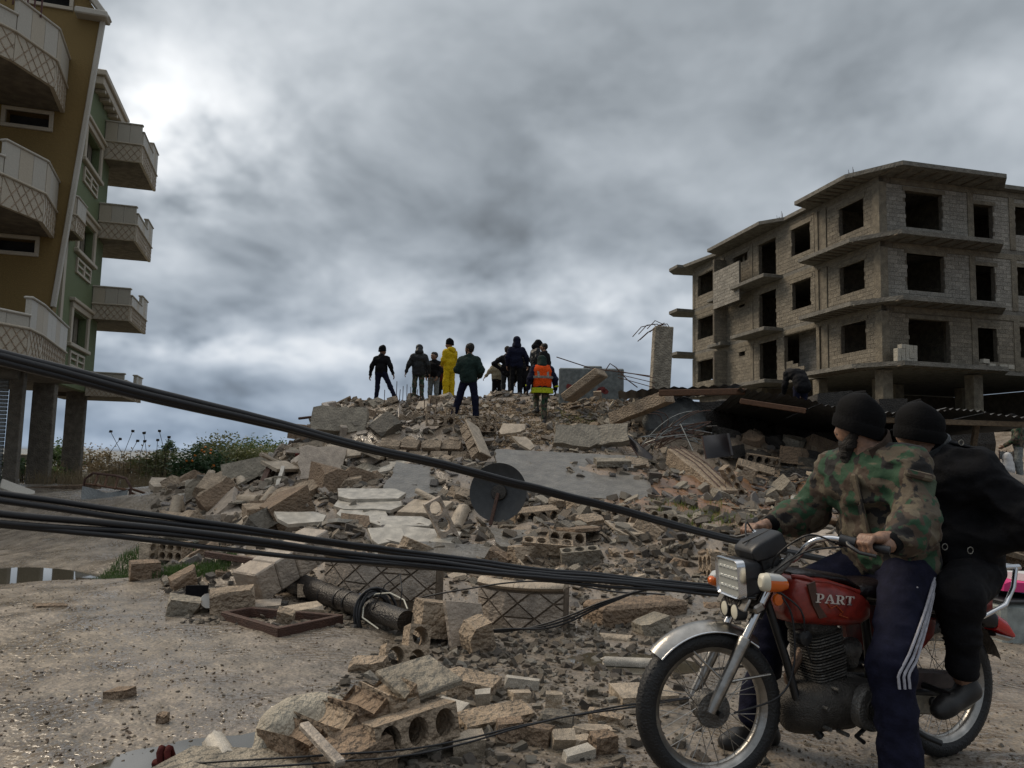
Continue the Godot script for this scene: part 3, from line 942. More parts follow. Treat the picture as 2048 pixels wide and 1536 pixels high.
		# rooms behind
		for q in [[5.0, -9.0, 0.2, 15.0], [9.6, -2.5, 0.2, 4.8], [3.0, -4.5, 5.5, 0.2], [2.7, -11.6, 4.6, 0.2], [9.0, -5.0, 8.0, 0.2], [14.0, -8.0, 0.2, 16.0]]:
			var pb := MB.new()
			pb.box(X(Vector3(q[0], (y + top) / 2, q[1])), Vector3(q[2], top - y - 0.01, q[3]))
			part(o, "inner_wall", pb.mesh(), "frame_concrete")
		if lv == 0:
			part(o, "inner_wall", wall(L.translated(Vector3(1.1, 0, 0)), 4.1, y, 7.3, top, [], 0.1).mesh(), "mortar")
			courses(o, L.translated(Vector3(1.1, 0, 0)), 4.1, y, 7.3, top, [], true, rest)
			for k in 5: courses(o, L.translated(Vector3(0.1, 0, 0)), 4.1 + 0.5 * k, y + 0.2 * (4 - k), 7.1, y + 0.2 * (5 - k), [[4.1, 0, 4.7 + 0.45 * (4 - k), 99]] if k < 4 else [], false, rest)
		# flank of blocks that screens the balcony
		var fb := MB.new()
		if lv < 3:
			fb.box(X(Vector3(-0.45, y + 1.2, -12.95)), Vector3(0.9, 2.4 if lv < 2 else 2.3, 0.14))
			part(o, "screen_wall", fb.mesh(), "mortar")
			courses(o, Transform3D(Basis(Vector3(-1, 0, 0), Vector3.UP, Vector3(0, 0, -1)), Vector3(0, 0, -13.02)) , 0.0, y, 0.9, y + 2.3, [], false, rest)
			courses(o, Transform3D(Basis(Vector3(1, 0, 0), Vector3.UP, Vector3(0, 0, 1)), Vector3(-0.9, 0, -12.88)), 0.0, y, 0.9, y + 2.4, [], false, rest)
		if lv == 2:
			part(o, "screen_wall", wall(Transform3D(Basis(Vector3(0, 0, -1), Vector3.UP, Vector3(-1, 0, 0)), Vector3(-0.92, 0, 0)), 10.0, y - 0.9, 12.9, y + 1.5, [], 0.1).mesh(), "mortar")
			courses(o, Transform3D(Basis(Vector3(0, 0, -1), Vector3.UP, Vector3(-1, 0, 0)), Vector3(-0.93, 0, 0)), 10.0, y - 0.9, 12.9, y + 1.5, [], true, rest)
	for k in 8:
		if rest[k].v.size() == 0: continue
		var r := part(o, "far_blocks", rest[k].mesh(), ("block_pale_%d" % (k - 4)) if k > 3 else "block_%d" % k)
		r.set_meta("kind", "stuff")
	# ground floor columns and dark hall
	for q in [[0.3, -0.3], [0.3, -4.6], [5.3, -0.3], [9.6, -0.3], [5.3, -5.0], [13.6, -0.3], [0.3, -9.5], [9.6, -5.0], [2.5, -3.0]]:
		var cb := MB.new()
		cb.box(X(Vector3(q[0], 3.9, q[1])), Vector3(0.55, 3.9, 0.5), 0.02)
		part(o, "ground_column", cb.mesh(), "frame_concrete")
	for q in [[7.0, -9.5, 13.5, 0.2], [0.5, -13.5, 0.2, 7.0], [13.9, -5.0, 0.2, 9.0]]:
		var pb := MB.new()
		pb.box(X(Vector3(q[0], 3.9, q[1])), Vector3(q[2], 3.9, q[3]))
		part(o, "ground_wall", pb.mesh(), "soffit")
	var arch := MB.new()
	var ap := PackedVector2Array()
	for i in 13: ap.append(Vector2(cos(PI * i / 12) * 1.2, -sin(PI * i / 12) * 0.9))
	arch.prism(Transform3D(Basis(Vector3(1, 0, 0), Vector3(0, 0, 1), Vector3(0, -1, 0)), Vector3(3.4, 3.5, -2.0)), ap, 0.15)
	part(o, "arched_panel", arch.mesh(), "rust_orange")
	# starter bars on the roof
	for q in [[-0.6, -0.9], [-0.2, -4.2], [-0.2, -7.0], [0.2, -17.0]]:
		for i in 6:
			var tb := MB.new()
			var p := Vector3(q[0] + (i % 3) * 0.14, 15.16, q[1] - (i / 3) * 0.3 - (i % 3) * 0.1)
			tb.tube([p, p + Vector3(rng.randf_range(-0.05, 0.05), rng.randf_range(0.35, 0.6), 0)], 0.012, 4)
			part(o, "starter_bar", tb.mesh(), "rust")
	# pale blocks left on the first ledge
	var base := Transform3D(Basis(Vector3.UP, deg_to_rad(13.5)), o.position)
	var bw := MB.new()
	bw.box(Transform3D(), Vector3(0.38, 0.2, 0.2), 0.008)
	var bmsh := bw.mesh()
	for i in 5:
		for j in 4:
			if j == 3 and i == 0: continue
			var p := Vector3(0.15 + 0.26 * i, 6.1 + 0.1 + 0.202 * j, 0.75 - 0.05 * i + rng.randf_range(-0.02, 0.02))
			single("building_block", "pale new building block in the stack on the first floor ledge of the unfinished block", "block", bmsh, "pale_block", base * X(p, Vector3(0, 90 + rng.randf_range(-4, 4), 0), Vector3(0.7, 1, 1)), "pale blocks stacked on the ledge")
	for i in 4:
		single("building_block", "pale loose building block lying right of the stack on the first floor ledge", "block", bmsh, "pale_block", base * X(Vector3([4.9, 5.25, 5.9, 6.3][i], 6.17 + (0.2 if i == 0 else 0.0), 0.75), Vector3(90 if i == 0 else 0, rng.randf_range(-20, 20), 0)), "pale blocks lying loose on the ledge")

# stone balcony: slab, parapet panels and coping along the given outline, pattern of raised cord on the lower band
func stone_balcony(o: Node3D, pts: Array, y0: float, y1: float, steps: Array, floor_poly: PackedVector2Array):
	var fb := MB.new()
	fb.prism(X(Vector3(0, y0 + 0.02, 0)), floor_poly, 0.22)
	part(o, "balcony_floor", fb.mesh(), "soffit")
	var cord := MB.new()
	for i in pts.size() - 1:
		var a := Vector3(pts[i].x, 0, pts[i].y)
		var c := Vector3(pts[i + 1].x, 0, pts[i + 1].y)
		var top: float = y1 - steps[i]
		var dir := (c - a).normalized()
		var len := a.distance_to(c)
		var nn := int(ceil(len / 0.62))
		var mid := y0 + (y1 - y0) * 0.46
		var outw := dir.cross(Vector3.UP)
		for k in nn:
			var pb := MB.new()
			var t := Transform3D(Basis(dir, Vector3.UP, -outw), a + dir * (len * (k + 0.5) / nn) + Vector3.UP * ((mid + top) / 2))
			pb.box(t, Vector3(len / nn - 0.008, top - mid, 0.12), 0.004)
			part(o, "parapet_panel", pb.mesh(), "wall_stone_pale" if (k + i) % 3 else "wall_stone")
		var t2 := Transform3D(Basis(dir, Vector3.UP, -outw), (a + c) / 2)
		var lb := MB.new()
		lb.box(t2 * X(Vector3(0, (y0 + mid) / 2, 0)), Vector3(len, mid - y0, 0.10), 0.004)
		part(o, "lattice_band", lb.mesh(), "wall_stone")
		var rb := MB.new()
		rb.box(t2 * X(Vector3(0, mid + 0.02, 0)), Vector3(len + 0.05, 0.06, 0.2), 0.02)
		part(o, "string_course", rb.mesh(), "wall_stone")
		var cb := MB.new()
		cb.box(t2 * X(Vector3(0, top + 0.03, 0)), Vector3(len + 0.07, 0.06, 0.2), 0.02)
		part(o, "coping", cb.mesh(), "wall_stone_pale")
		var hb := mid - y0
		var x := -len / 2
		while x < len / 2 - 0.01:
			for sg in [-1.0, 1.0]:
				for sd in [-1.0, 1.0]:
					var p := t2 * Vector3(x, (y0 + mid) / 2 - sg * hb / 2, 0.054 * sd)
					var x2 := minf(x + hb * 0.8, len / 2)
					var q := t2 * Vector3(x2, (y0 + mid) / 2 - sg * hb / 2 + sg * hb * (x2 - x) / (hb * 0.8), 0.054 * sd)
					cord.box(along(p, q, outw), Vector3(0.022, 0.012, p.distance_to(q)))
			x += hb * 0.4
	part(o, "lattice_cord", cord.mesh(), "concrete_tan").set_meta("kind", "stuff")

func left_buildings():
	# green house on pillars, further back
	var o := thing("green_apartment_house", "green plastered apartment house on bare concrete pillars behind the ochre one", "building", Vector3(-16.14, 0, -29.5), deg_to_rad(16.5))
	var side := Transform3D(Basis(Vector3(0, 0, -1), Vector3.UP, Vector3(1, 0, 0)), Vector3.ZERO)   # x runs along -z
	var holes := []
	for k in 3: holes.append([-3.75, 4.95 + 3.23 * k, -1.65, 6.0 + 3.23 * k + 0.05])
	part(o, "wall", wall(side, -9.2, 3.45, 0.0, 14.3, holes, 0.25).mesh(), "green_plaster")
	var b := MB.new()
	b.box(X(Vector3(-4.0, 8.9, 0.12)), Vector3(7.4, 10.8, 0.24))
	part(o, "end_wall", b.mesh(), "green_plaster")
	b = MB.new()
	b.box(X(Vector3(-4.3, 3.62, 4.7)), Vector3(8.0, 0.3, 9.2))
	part(o, "ground_slab", b.mesh(), "soffit")
	b = MB.new()
	b.box(X(Vector3(-1.6, 8.9, 4.7)), Vector3(0.2, 10.5, 8.6))
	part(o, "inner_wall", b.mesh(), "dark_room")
	for k in 3:
		var y := 4.95 + 3.23 * k
		b = MB.new()
		b.box(X(Vector3(-0.4, y + 0.55, 2.0)), Vector3(0.3, 1.3, 0.5))
		part(o, "inner_pier", b.mesh(), "block_1")
		for q in [[-3.87, y + 0.52, 0.24, 1.34], [-1.53, y + 0.52, 0.24, 1.34]]:
			b = MB.new()
			b.box(side * X(Vector3(q[0], q[1], 0.03)), Vector3(q[2], q[3], 0.1), 0.015)
			part(o, "window_jamb", b.mesh(), "wall_stone")
		b = MB.new()
		b.box(side * X(Vector3(-2.7, y - 0.1, 0.05)), Vector3(2.8, 0.14, 0.2), 0.02)
		part(o, "window_sill", b.mesh(), "wall_stone")
		b = MB.new()
		b.box(side * X(Vector3(-2.7, y + 1.26, 0.04)), Vector3(2.6, 0.2, 0.12), 0.015)
		b.box(side * X(Vector3(-2.7, y + 1.42, 0.07)), Vector3(2.9, 0.12, 0.22), 0.02)
		part(o, "window_pediment", b.mesh(), "wall_stone")
		# carved panel with two slots under the window
		b = MB.new()
		for q in [[-2.75, y - 0.32, 2.0, 0.09], [-2.75, y - 0.78, 2.0, 0.09], [-2.75, y - 0.55, 0.14, 0.4], [-2.25, y - 0.55, 0.72, 0.07], [-3.25, y - 0.55, 0.72, 0.07], [-3.7, y - 0.55, 0.1, 0.4], [-1.8, y - 0.55, 0.1, 0.4]]:
			b.box(side * X(Vector3(q[0], q[1], 0.03)), Vector3(q[2], q[3], 0.08), 0.01)
		part(o, "carved_panel", b.mesh(), "wall_stone")
	b = MB.new()
	b.box(side * X(Vector3(-5.2, 8.5, 0.03)), Vector3(0.28, 10.0, 0.07))
	part(o, "pilaster", b.mesh(), "wall_stone")
	b = MB.new()
	b.box(X(Vector3(0.12, 14.42, 1.4)), Vector3(0.5, 0.3, 4.2), 0.02)
	b.box(X(Vector3(0.16, 14.68, 1.4)), Vector3(0.6, 0.22, 4.4), 0.03)
	b.box(X(Vector3(-4.2, 14.5, 4.7)), Vector3(8.0, 0.4, 9.2))
	part(o, "eave", b.mesh(), "wall_stone")
	for i in 5:
		b = MB.new()
		b.box(X(Vector3(0.18, 14.2, 0.2 + i * 0.7)), Vector3(0.34, 0.12, 0.16), 0.01)
		part(o, "eave_bracket", b.mesh(), "wall_stone")
	for k in 4:
		var y0: float = [3.3, 6.2, 9.3, 12.4][k]
		var y1: float = [4.15, 7.4, 10.6, 13.85][k]
		stone_balcony(o, [Vector2(0.02, 1.1), Vector2(1.3, 1.1), Vector2(1.3, -1.0), Vector2(1.3, -2.3)], y0, y1, [0.0, 0.25, -0.15], PackedVector2Array([Vector2(0.02, 1.05), Vector2(1.26, 1.05), Vector2(1.26, -2.3), Vector2(-1.5, -2.3), Vector2(-1.5, -0.01), Vector2(0.02, -0.01)]))
	stone_balcony(o, [Vector2(0.02, 6.3), Vector2(0.42, 6.0), Vector2(0.42, 4.9), Vector2(0.02, 4.7)], 8.2, 9.3, [0.0, 0.0, 0.0], PackedVector2Array([Vector2(0.02, 6.3), Vector2(0.42, 6.0), Vector2(0.42, 4.9), Vector2(0.02, 4.7)]))
	for q in [[-0.42, 0.35], [-0.42, 4.4]]:
		b = MB.new()
		b.box(X(Vector3(q[0], 1.7, q[1])), Vector3(0.64, 3.6, 0.42), 0.02)
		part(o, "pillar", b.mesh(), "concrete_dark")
	# ochre house, nearer, cut by the picture's edge
	o = thing("ochre_apartment_house", "ochre plastered apartment house with stone balconies at the left edge", "building", Vector3(-11.97, 0, -20.0), deg_to_rad(16.5))
	var wl := [[-1.62, 9.84, -0.6, 10.2], [-1.6, 6.42, -0.68, 6.76], [-3.6, 9.84, -2.6, 10.2], [-1.3, 13.3, -0.35, 13.75]]
	part(o, "wall", wall(Transform3D(), -7.0, 3.6, -0.3, 17.0, wl, 0.35).mesh(), "ochre")
	b = MB.new()
	b.prism(Transform3D(Basis(Vector3(1, 0, 0), Vector3(0, 0, 1), Vector3(0, -1, 0)), Vector3(0, 0, -0.35)), PackedVector2Array([Vector2(-0.3, -3.6), Vector2(-0.3, -16.0), Vector2(0.1, -13.6), Vector2(0.47, -13.1), Vector2(-0.16, -5.05), Vector2(-0.25, -3.6)]), 0.35)
	part(o, "slanting_wall", b.mesh(), "ochre")
	b = MB.new()
	b.box(along(Vector3(-0.14, 5.0, 0.03), Vector3(0.5, 13.1, 0.03), Vector3(0, 0, 1)), Vector3(0.12, 0.14, 8.1), 0.02)
	part(o, "edge_trim", b.mesh(), "wall_stone_pale")
	b = MB.new()
	b.box(X(Vector3(0.25, 13.12, 0.1)), Vector3(0.8, 0.18, 0.5), 0.03)
	b.box(along(Vector3(0.62, 13.1, 0.05), Vector3(-1.5, 15.8, 0.05), Vector3(0, 0, 1)), Vector3(0.16, 0.3, 3.5), 0.02)
	part(o, "eave", b.mesh(), "wall_stone_pale")
	for h in wl:
		for q in [[(h[0] + h[2]) / 2, h[1] - 0.05, h[2] - h[0] + 0.2, 0.1], [(h[0] + h[2]) / 2, h[3] + 0.05, h[2] - h[0] + 0.2, 0.1], [h[0] - 0.05, (h[1] + h[3]) / 2, 0.1, h[3] - h[1]], [h[2] + 0.05, (h[1] + h[3]) / 2, 0.1, h[3] - h[1]]]:
			b = MB.new()
			b.box(X(Vector3(q[0], q[1], 0.0)), Vector3(q[2], q[3], 0.12), 0.01)
			part(o, "window_frame", b.mesh(), "wall_stone")
		b = MB.new()
		b.box(X(Vector3((h[0] + h[2]) / 2, (h[1] + h[3]) / 2, -0.33)), Vector3(h[2] - h[0], h[3] - h[1], 0.02))
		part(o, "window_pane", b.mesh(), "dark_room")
	for k in 3:
		var y1: float = [11.81, 8.36, 4.56][k]
		var y0: float = [10.3, 6.85, 3.3][k]
		var pl := [Vector2(-0.3, 0.05), Vector2(-0.16, 1.6), Vector2(-0.7, 2.75), Vector2(-1.3, 3.4), Vector2(-4.5, 3.4)]
		if k == 2: pl = [Vector2(0.03, -0.6), Vector2(0.35, 2.8), Vector2(0.35, 3.7), Vector2(-0.25, 4.6), Vector2(-4.5, 4.6)]
		var fp := PackedVector2Array(pl)
		fp.append(Vector2(-4.5, 0.0))
		pl.reverse()
		stone_balcony(o, pl, y0, y1, [0.4, 0.4, 0.0, 0.0], fp)
		if k < 1:
			for i in 10:
				b = MB.new()
				var p := Vector3(-0.35 - i * 0.12, y1, 2.2 + 0.1 * i)
				b.box(X(p + Vector3(0, 0.3, 0)), Vector3(0.03, 0.7, 0.03))
				part(o, "railing_bar", b.mesh(), "mesh_red")
	b = MB.new()
	b.box(X(Vector3(-3.6, 3.45, -1.8)), Vector3(6.9, 0.3, 4.0))
	part(o, "ground_slab", b.mesh(), "soffit")
	b = MB.new()
	b.box(X(Vector3(-0.82, 1.6, -0.1)), Vector3(0.3, 3.5, 0.3), 0.01)
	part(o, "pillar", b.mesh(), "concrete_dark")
	b = MB.new()
	b.tube([Vector3(-4.0, 3.25, 0.1), Vector3(-0.75, 3.25, 0.1)], 0.19, 12)
	part(o, "shutter_box", b.mesh(true), "frame_edge")
	b = MB.new()
	b.box(Transform3D(), Vector3(2.6, 0.09, 0.03), 0.012)
	var sl := b.mesh()
	for i in 31: part(o, "shutter_slat", sl, "steel_grey", X(Vector3(-2.3, 0.15 + i * 0.098, -0.02)))
	# round stone bay seen between the shutter and the pillars
	b = MB.new()
	b.lathe(X(Vector3(-20.04, 0.467, -31)), [Vector2(0.9, 0.0), Vector2(1.0, 0.05), Vector2(1.0, 0.5), Vector2(1.06, 0.52), Vector2(1.06, 0.6), Vector2(0.0, 0.6)], 20)
	single("round_basin", "round pale stone bay between the shutter and the green house pillars", "balcony", b.mesh(true), "wall_stone")

# ---------------------------------------------------------------- pieces of rubble
func clip(poly: PackedVector3Array, n: Vector3, d: float) -> PackedVector3Array:
	var out := PackedVector3Array()
	for i in poly.size():
		var a := poly[i]
		var b := poly[(i + 1) % poly.size()]
		var da := a.dot(n) - d
		var db := b.dot(n) - d
		if da <= 0.0: out.append(a)
		if (da < 0.0 and db > 0.0) or (da > 0.0 and db < 0.0): out.append(a.lerp(b, da / (da - db)))
	return out

# broken lump: a box of size s cut by random planes
func lump(s: Vector3, cuts: int, wild: float) -> MB:
	var pn := []
	var pd := []
	var h := s * 0.5
	for ax in 3:
		for sg in [-1.0, 1.0]:
			var n := Vector3()
			n[ax] = sg
			n = (n + Vector3(rng.randf_range(-wild, wild), rng.randf_range(-wild, wild), rng.randf_range(-wild, wild)) * 0.6).normalized()
			pn.append(n)
			pd.append(h[ax] * rng.randf_range(0.9, 1.0))
	for i in cuts:
		var n := Vector3(rng.randfn(), rng.randfn(), rng.randfn()).normalized()
		var reach := Vector3(absf(n.x) * h.x, absf(n.y) * h.y, absf(n.z) * h.z)
		pn.append(n)
		pd.append((reach.x + reach.y + reach.z) * rng.randf_range(0.62, 0.9))
	var b := MB.new()
	for i in pn.size():
		var n: Vector3 = pn[i]
		var u := n.cross(Vector3.UP if absf(n.y) < 0.9 else Vector3.RIGHT).normalized()
		var w := n.cross(u)
		var c := n * float(pd[i])
		var p := PackedVector3Array([c + (u + w) * 9.0, c + (u - w) * 9.0, c - (u + w) * 9.0, c - (u - w) * 9.0])
		for j in pn.size():
			if j != i and p.size(): p = clip(p, pn[j], pd[j])
		if p.size() >= 3: b.face(p)
	return b

func broken_outline(l: float, w: float) -> PackedVector2Array:
	var p := PackedVector2Array()
	var a := rng.randf_range(0.0, 0.3)
	var straight := rng.randi() % 3
	p.append(Vector2(-l / 2, -w / 2))
	if straight != 0: p.append(Vector2(-l * rng.randf_range(0.0, 0.2), -w * rng.randf_range(0.46, 0.52)))
	p.append(Vector2(l * rng.randf_range(0.25, 0.5), -w / 2))
	p.append(Vector2(l * rng.randf_range(0.42, 0.52), -w * rng.randf_range(0.0, 0.35)))
	p.append(Vector2(l * rng.randf_range(0.3, 0.52), w * rng.randf_range(0.2, 0.5)))
	if straight == 1: p.append(Vector2(l * rng.randf_range(-0.1, 0.15), w * rng.randf_range(0.36, 0.5)))
	p.append(Vector2(-l * rng.randf_range(0.1, 0.35), w / 2))
	p.append(Vector2(-l * rng.randf_range(0.42, 0.52), w * rng.randf_range(0.05, 0.3)))
	return p

func plate(l: float, w: float, t: float) -> MB:
	var b := MB.new()
	b.prism(X(Vector3(0, -t / 2, 0)), broken_outline(l, w), t, 0.004)
	return b

# hollow block: nx by ny cells with round holes right through along z; `gone` leaves out some cells
func hollow(nx: int, ny: int, cell: float, deep: float, gone := []) -> MB:
	var b := MB.new()
	var K := 16
	for i in nx:
		for j in ny:
			if gone.has([i, j]): continue
			var c := Vector3((i - (nx - 1) / 2.0) * cell, (j - (ny - 1) / 2.0) * cell, 0)
			for side in [-1.0, 1.0]:
				for k in K:
					var q := []
					for m in [k, k + 1]:
						var a: float = TAU * m / K
						var d := Vector3(cos(a), sin(a), 0)
						var sq := d / maxf(absf(d.x), absf(d.y)) * cell * 0.5
						q.append([c + sq + Vector3(0, 0, side * deep / 2), c + d * cell * 0.37 * Vector3(1, 1.12, 1) + Vector3(0, 0, side * deep / 2)])
					if side > 0: b.quad(q[0][0], q[0][1], q[1][1], q[1][0])
					else: b.quad(q[1][0], q[1][1], q[0][1], q[0][0])
			for k in K:
				var a0: float = TAU * k / K
				var a1: float = TAU * (k + 1) / K
				var r := cell * 0.37
				var p0 := c + Vector3(cos(a0) * r, sin(a0) * r * 1.12, deep / 2)
				var p1 := c + Vector3(cos(a1) * r, sin(a1) * r * 1.12, deep / 2)
				b.quad(p0, p0 - Vector3(0, 0, deep), p1 - Vector3(0, 0, deep), p1)
			for q in [[1, 0], [-1, 0], [0, 1], [0, -1]]:
				var ii: int = i + q[0]
				var jj: int = j + q[1]
				if ii >= 0 and jj >= 0 and ii < nx and jj < ny and not gone.has([ii, jj]): continue
				var n := Vector3(q[0], q[1], 0) * cell * 0.5
				var t := Vector3(-q[1], q[0], 0) * cell * 0.5
				var z := Vector3(0, 0, deep / 2)
				b.quad(c + n - t - z, c + n - t + z, c + n + t + z, c + n + t - z)
	return b

# length of half-round coping, flat below, along z
func coping_piece(l: float, r: float) -> MB:
	var b := MB.new()
	var rs := []
	for e in 2:
		var p := PackedVector3Array()
		for j in 11:
			var a := PI * j / 10
			p.append(Vector3(cos(a) * r, sin(a) * r * 0.9, (e - 0.5) * l + (rng.randf_range(-0.02, 0.02))))
		p.append(Vector3(-r, -r * 0.35, (e - 0.5) * l))
		p.append(Vector3(r, -r * 0.35, (e - 0.5) * l))
		rs.append(p)
	b.rings(rs, true, true, true)
	return b

var keep_clear := [Vector3(1.03, -12.24, 1.3), Vector3(0.352, -13.7, 0.8), Vector3(-1.288, -11.84, 0.9), Vector3(1.377, -11.8, 0.8), Vector3(-0.143, -11.78, 0.6), Vector3(-1.837, -10.28, 0.7), Vector3(0.295, -16.1, 1.3), Vector3(-0.494, -17.98, 1.2), Vector3(0.366, -20.62, 1.6), Vector3(-1.086, -18.06, 0.7), Vector3(0.704, -17.78, 0.8), Vector3(-1.018, -8.76, 0.5), Vector3(2.348, -11.9, 0.8), Vector3(2.086, -10.4, 0.8), Vector3(-3.348, -13.68, 0.4), Vector3(3.228, -13.14, 0.7), Vector3(-0.04, -8.96, 0.6), Vector3(-0.137, -9.88, 0.6), Vector3(-0.155, -8.96, 0.5), Vector3(-2.227, -7.68, 0.55), Vector3(-2.069, -8.18, 0.5), Vector3(-2.156, -6.62, 0.5), Vector3(-1.562, -5.98, 0.6), Vector3(-1.404, -7.04, 0.6), Vector3(-0.967, -6.54, 0.5), Vector3(-1.498, -7.26, 0.5), Vector3(-0.952, -7, 0.5), Vector3(-0.671, -6.86, 0.4), Vector3(-0.458, -5.92, 0.4), Vector3(-0.209, -6.26, 0.4), Vector3(0.147, -6.18, 0.5), Vector3(0.414, -6.08, 0.4), Vector3(-0.053, -6.44, 0.4), Vector3(0.734, -6.18, 0.35), Vector3(1.133, -6.22, 0.4), Vector3(1.617, -6.26, 0.4), Vector3(2.067, -6.3, 0.4), Vector3(-2.539, -9.5, 0.4), Vector3(-2.997, -14.04, 0.35), Vector3(0.039, -15.34, 0.5), Vector3(-1.061, -9.86, 0.4), Vector3(-0.731, -8.68, 0.3), Vector3(0.317, -9.76, 0.4), Vector3(-0.638, -15.94, 0.5), Vector3(-1.5, -16.26, 0.5), Vector3(-0.72, -13.82, 0.4), Vector3(4.65, -14.68, 0.4), Vector3(1.279, -14.72, 0.6), Vector3(1.856, -14.76, 0.5), Vector3(-1.627, -14.72, 0.7), Vector3(-3.804, -16.68, 0.5), Vector3(4.094, -15.44, 0.6), Vector3(2.451, -15.5, 0.5), Vector3(3.373, -15.82, 0.7), Vector3(-4.429, -10.34, 0.4), Vector3(-4.693, -10.28, 0.5), Vector3(-3.137, -8, 0.4), Vector3(-3.014, -8.34, 0.4), Vector3(3.437, -12.66, 0.5)]

func clear_of(x: float, z: float, r: float) -> bool:
	for q in keep_clear:
		if Vector2(x - q.x, z - q.y).length() < q.z + r * 0.4: return false
	return true

const MARKS := [[Vector3(-4.406, -0.043, -10.36), "near the grass and the six-holed block"], [Vector3(-2.284, 0.212, -7.86), "behind the slanting pier"], [Vector3(-2.034, 0.499, -9.98), "among the white plates"], [Vector3(-4.226, 0.351, -12.24), "round the rusty posts of the left flank"], [Vector3(-5.217, 0.58, -13.54), "by the long pale beam at the far left"], [Vector3(-3.791, 0.95, -14), "by the square tiled panel on the left flank"], [Vector3(-4.453, 1.644, -17.12), "under the slab corner at the left crest"], [Vector3(-2.481, 1.556, -15.88), "by the yellowish wall piece under the cable"], [Vector3(-3.875, 2.679, -22.66), "on the crest below the leftmost men"], [Vector3(-1.671, 2.752, -20.86), "on the crest round the big man in green"], [Vector3(1.329, 2.836, -21.04), "on the crest before the water tank"], [Vector3(1.839, 2.161, -17.92), "on the crest right of the rescue worker"], [Vector3(-0.466, 0.987, -12.14), "above the satellite dish"], [Vector3(-0.095, 0.47, -8.78), "below the satellite dish"], [Vector3(1.06, 0.685, -10.18), "below the smooth wet slab"], [Vector3(2.39, 0.869, -11.92), "on the orange soil"], [Vector3(3.081, 1.578, -15.38), "by the rod tangle"], [Vector3(4.752, 1.136, -14.7), "right of the broken sloping beam"], [Vector3(4.464, 0.728, -11.92), "on the right bank behind the rider"], [Vector3(1.647, 0.412, -8.2), "on the stony slope left of the headlamp"], [Vector3(0.844, 0.31, -8.04), "on the slope above the right parapet"], [Vector3(-0.604, 0.259, -8.18), "under the cables above the left parapet"], [Vector3(-1.488, 0.15, -7.42), "by the fallen pole"], [Vector3(1.091, 0.079, -6.44), "by the dark kerb"], [Vector3(6.435, 0.569, -10.74), "on the right bank behind the passenger"]]

func beside(x: float, z: float) -> String:
	var best := 1e9
	var s := ""
	for m in MARKS:
		var q := Vector2(m[0].x - x, m[0].z - z).length()
		if q < best:
			best = q
			s = m[1]
	return s

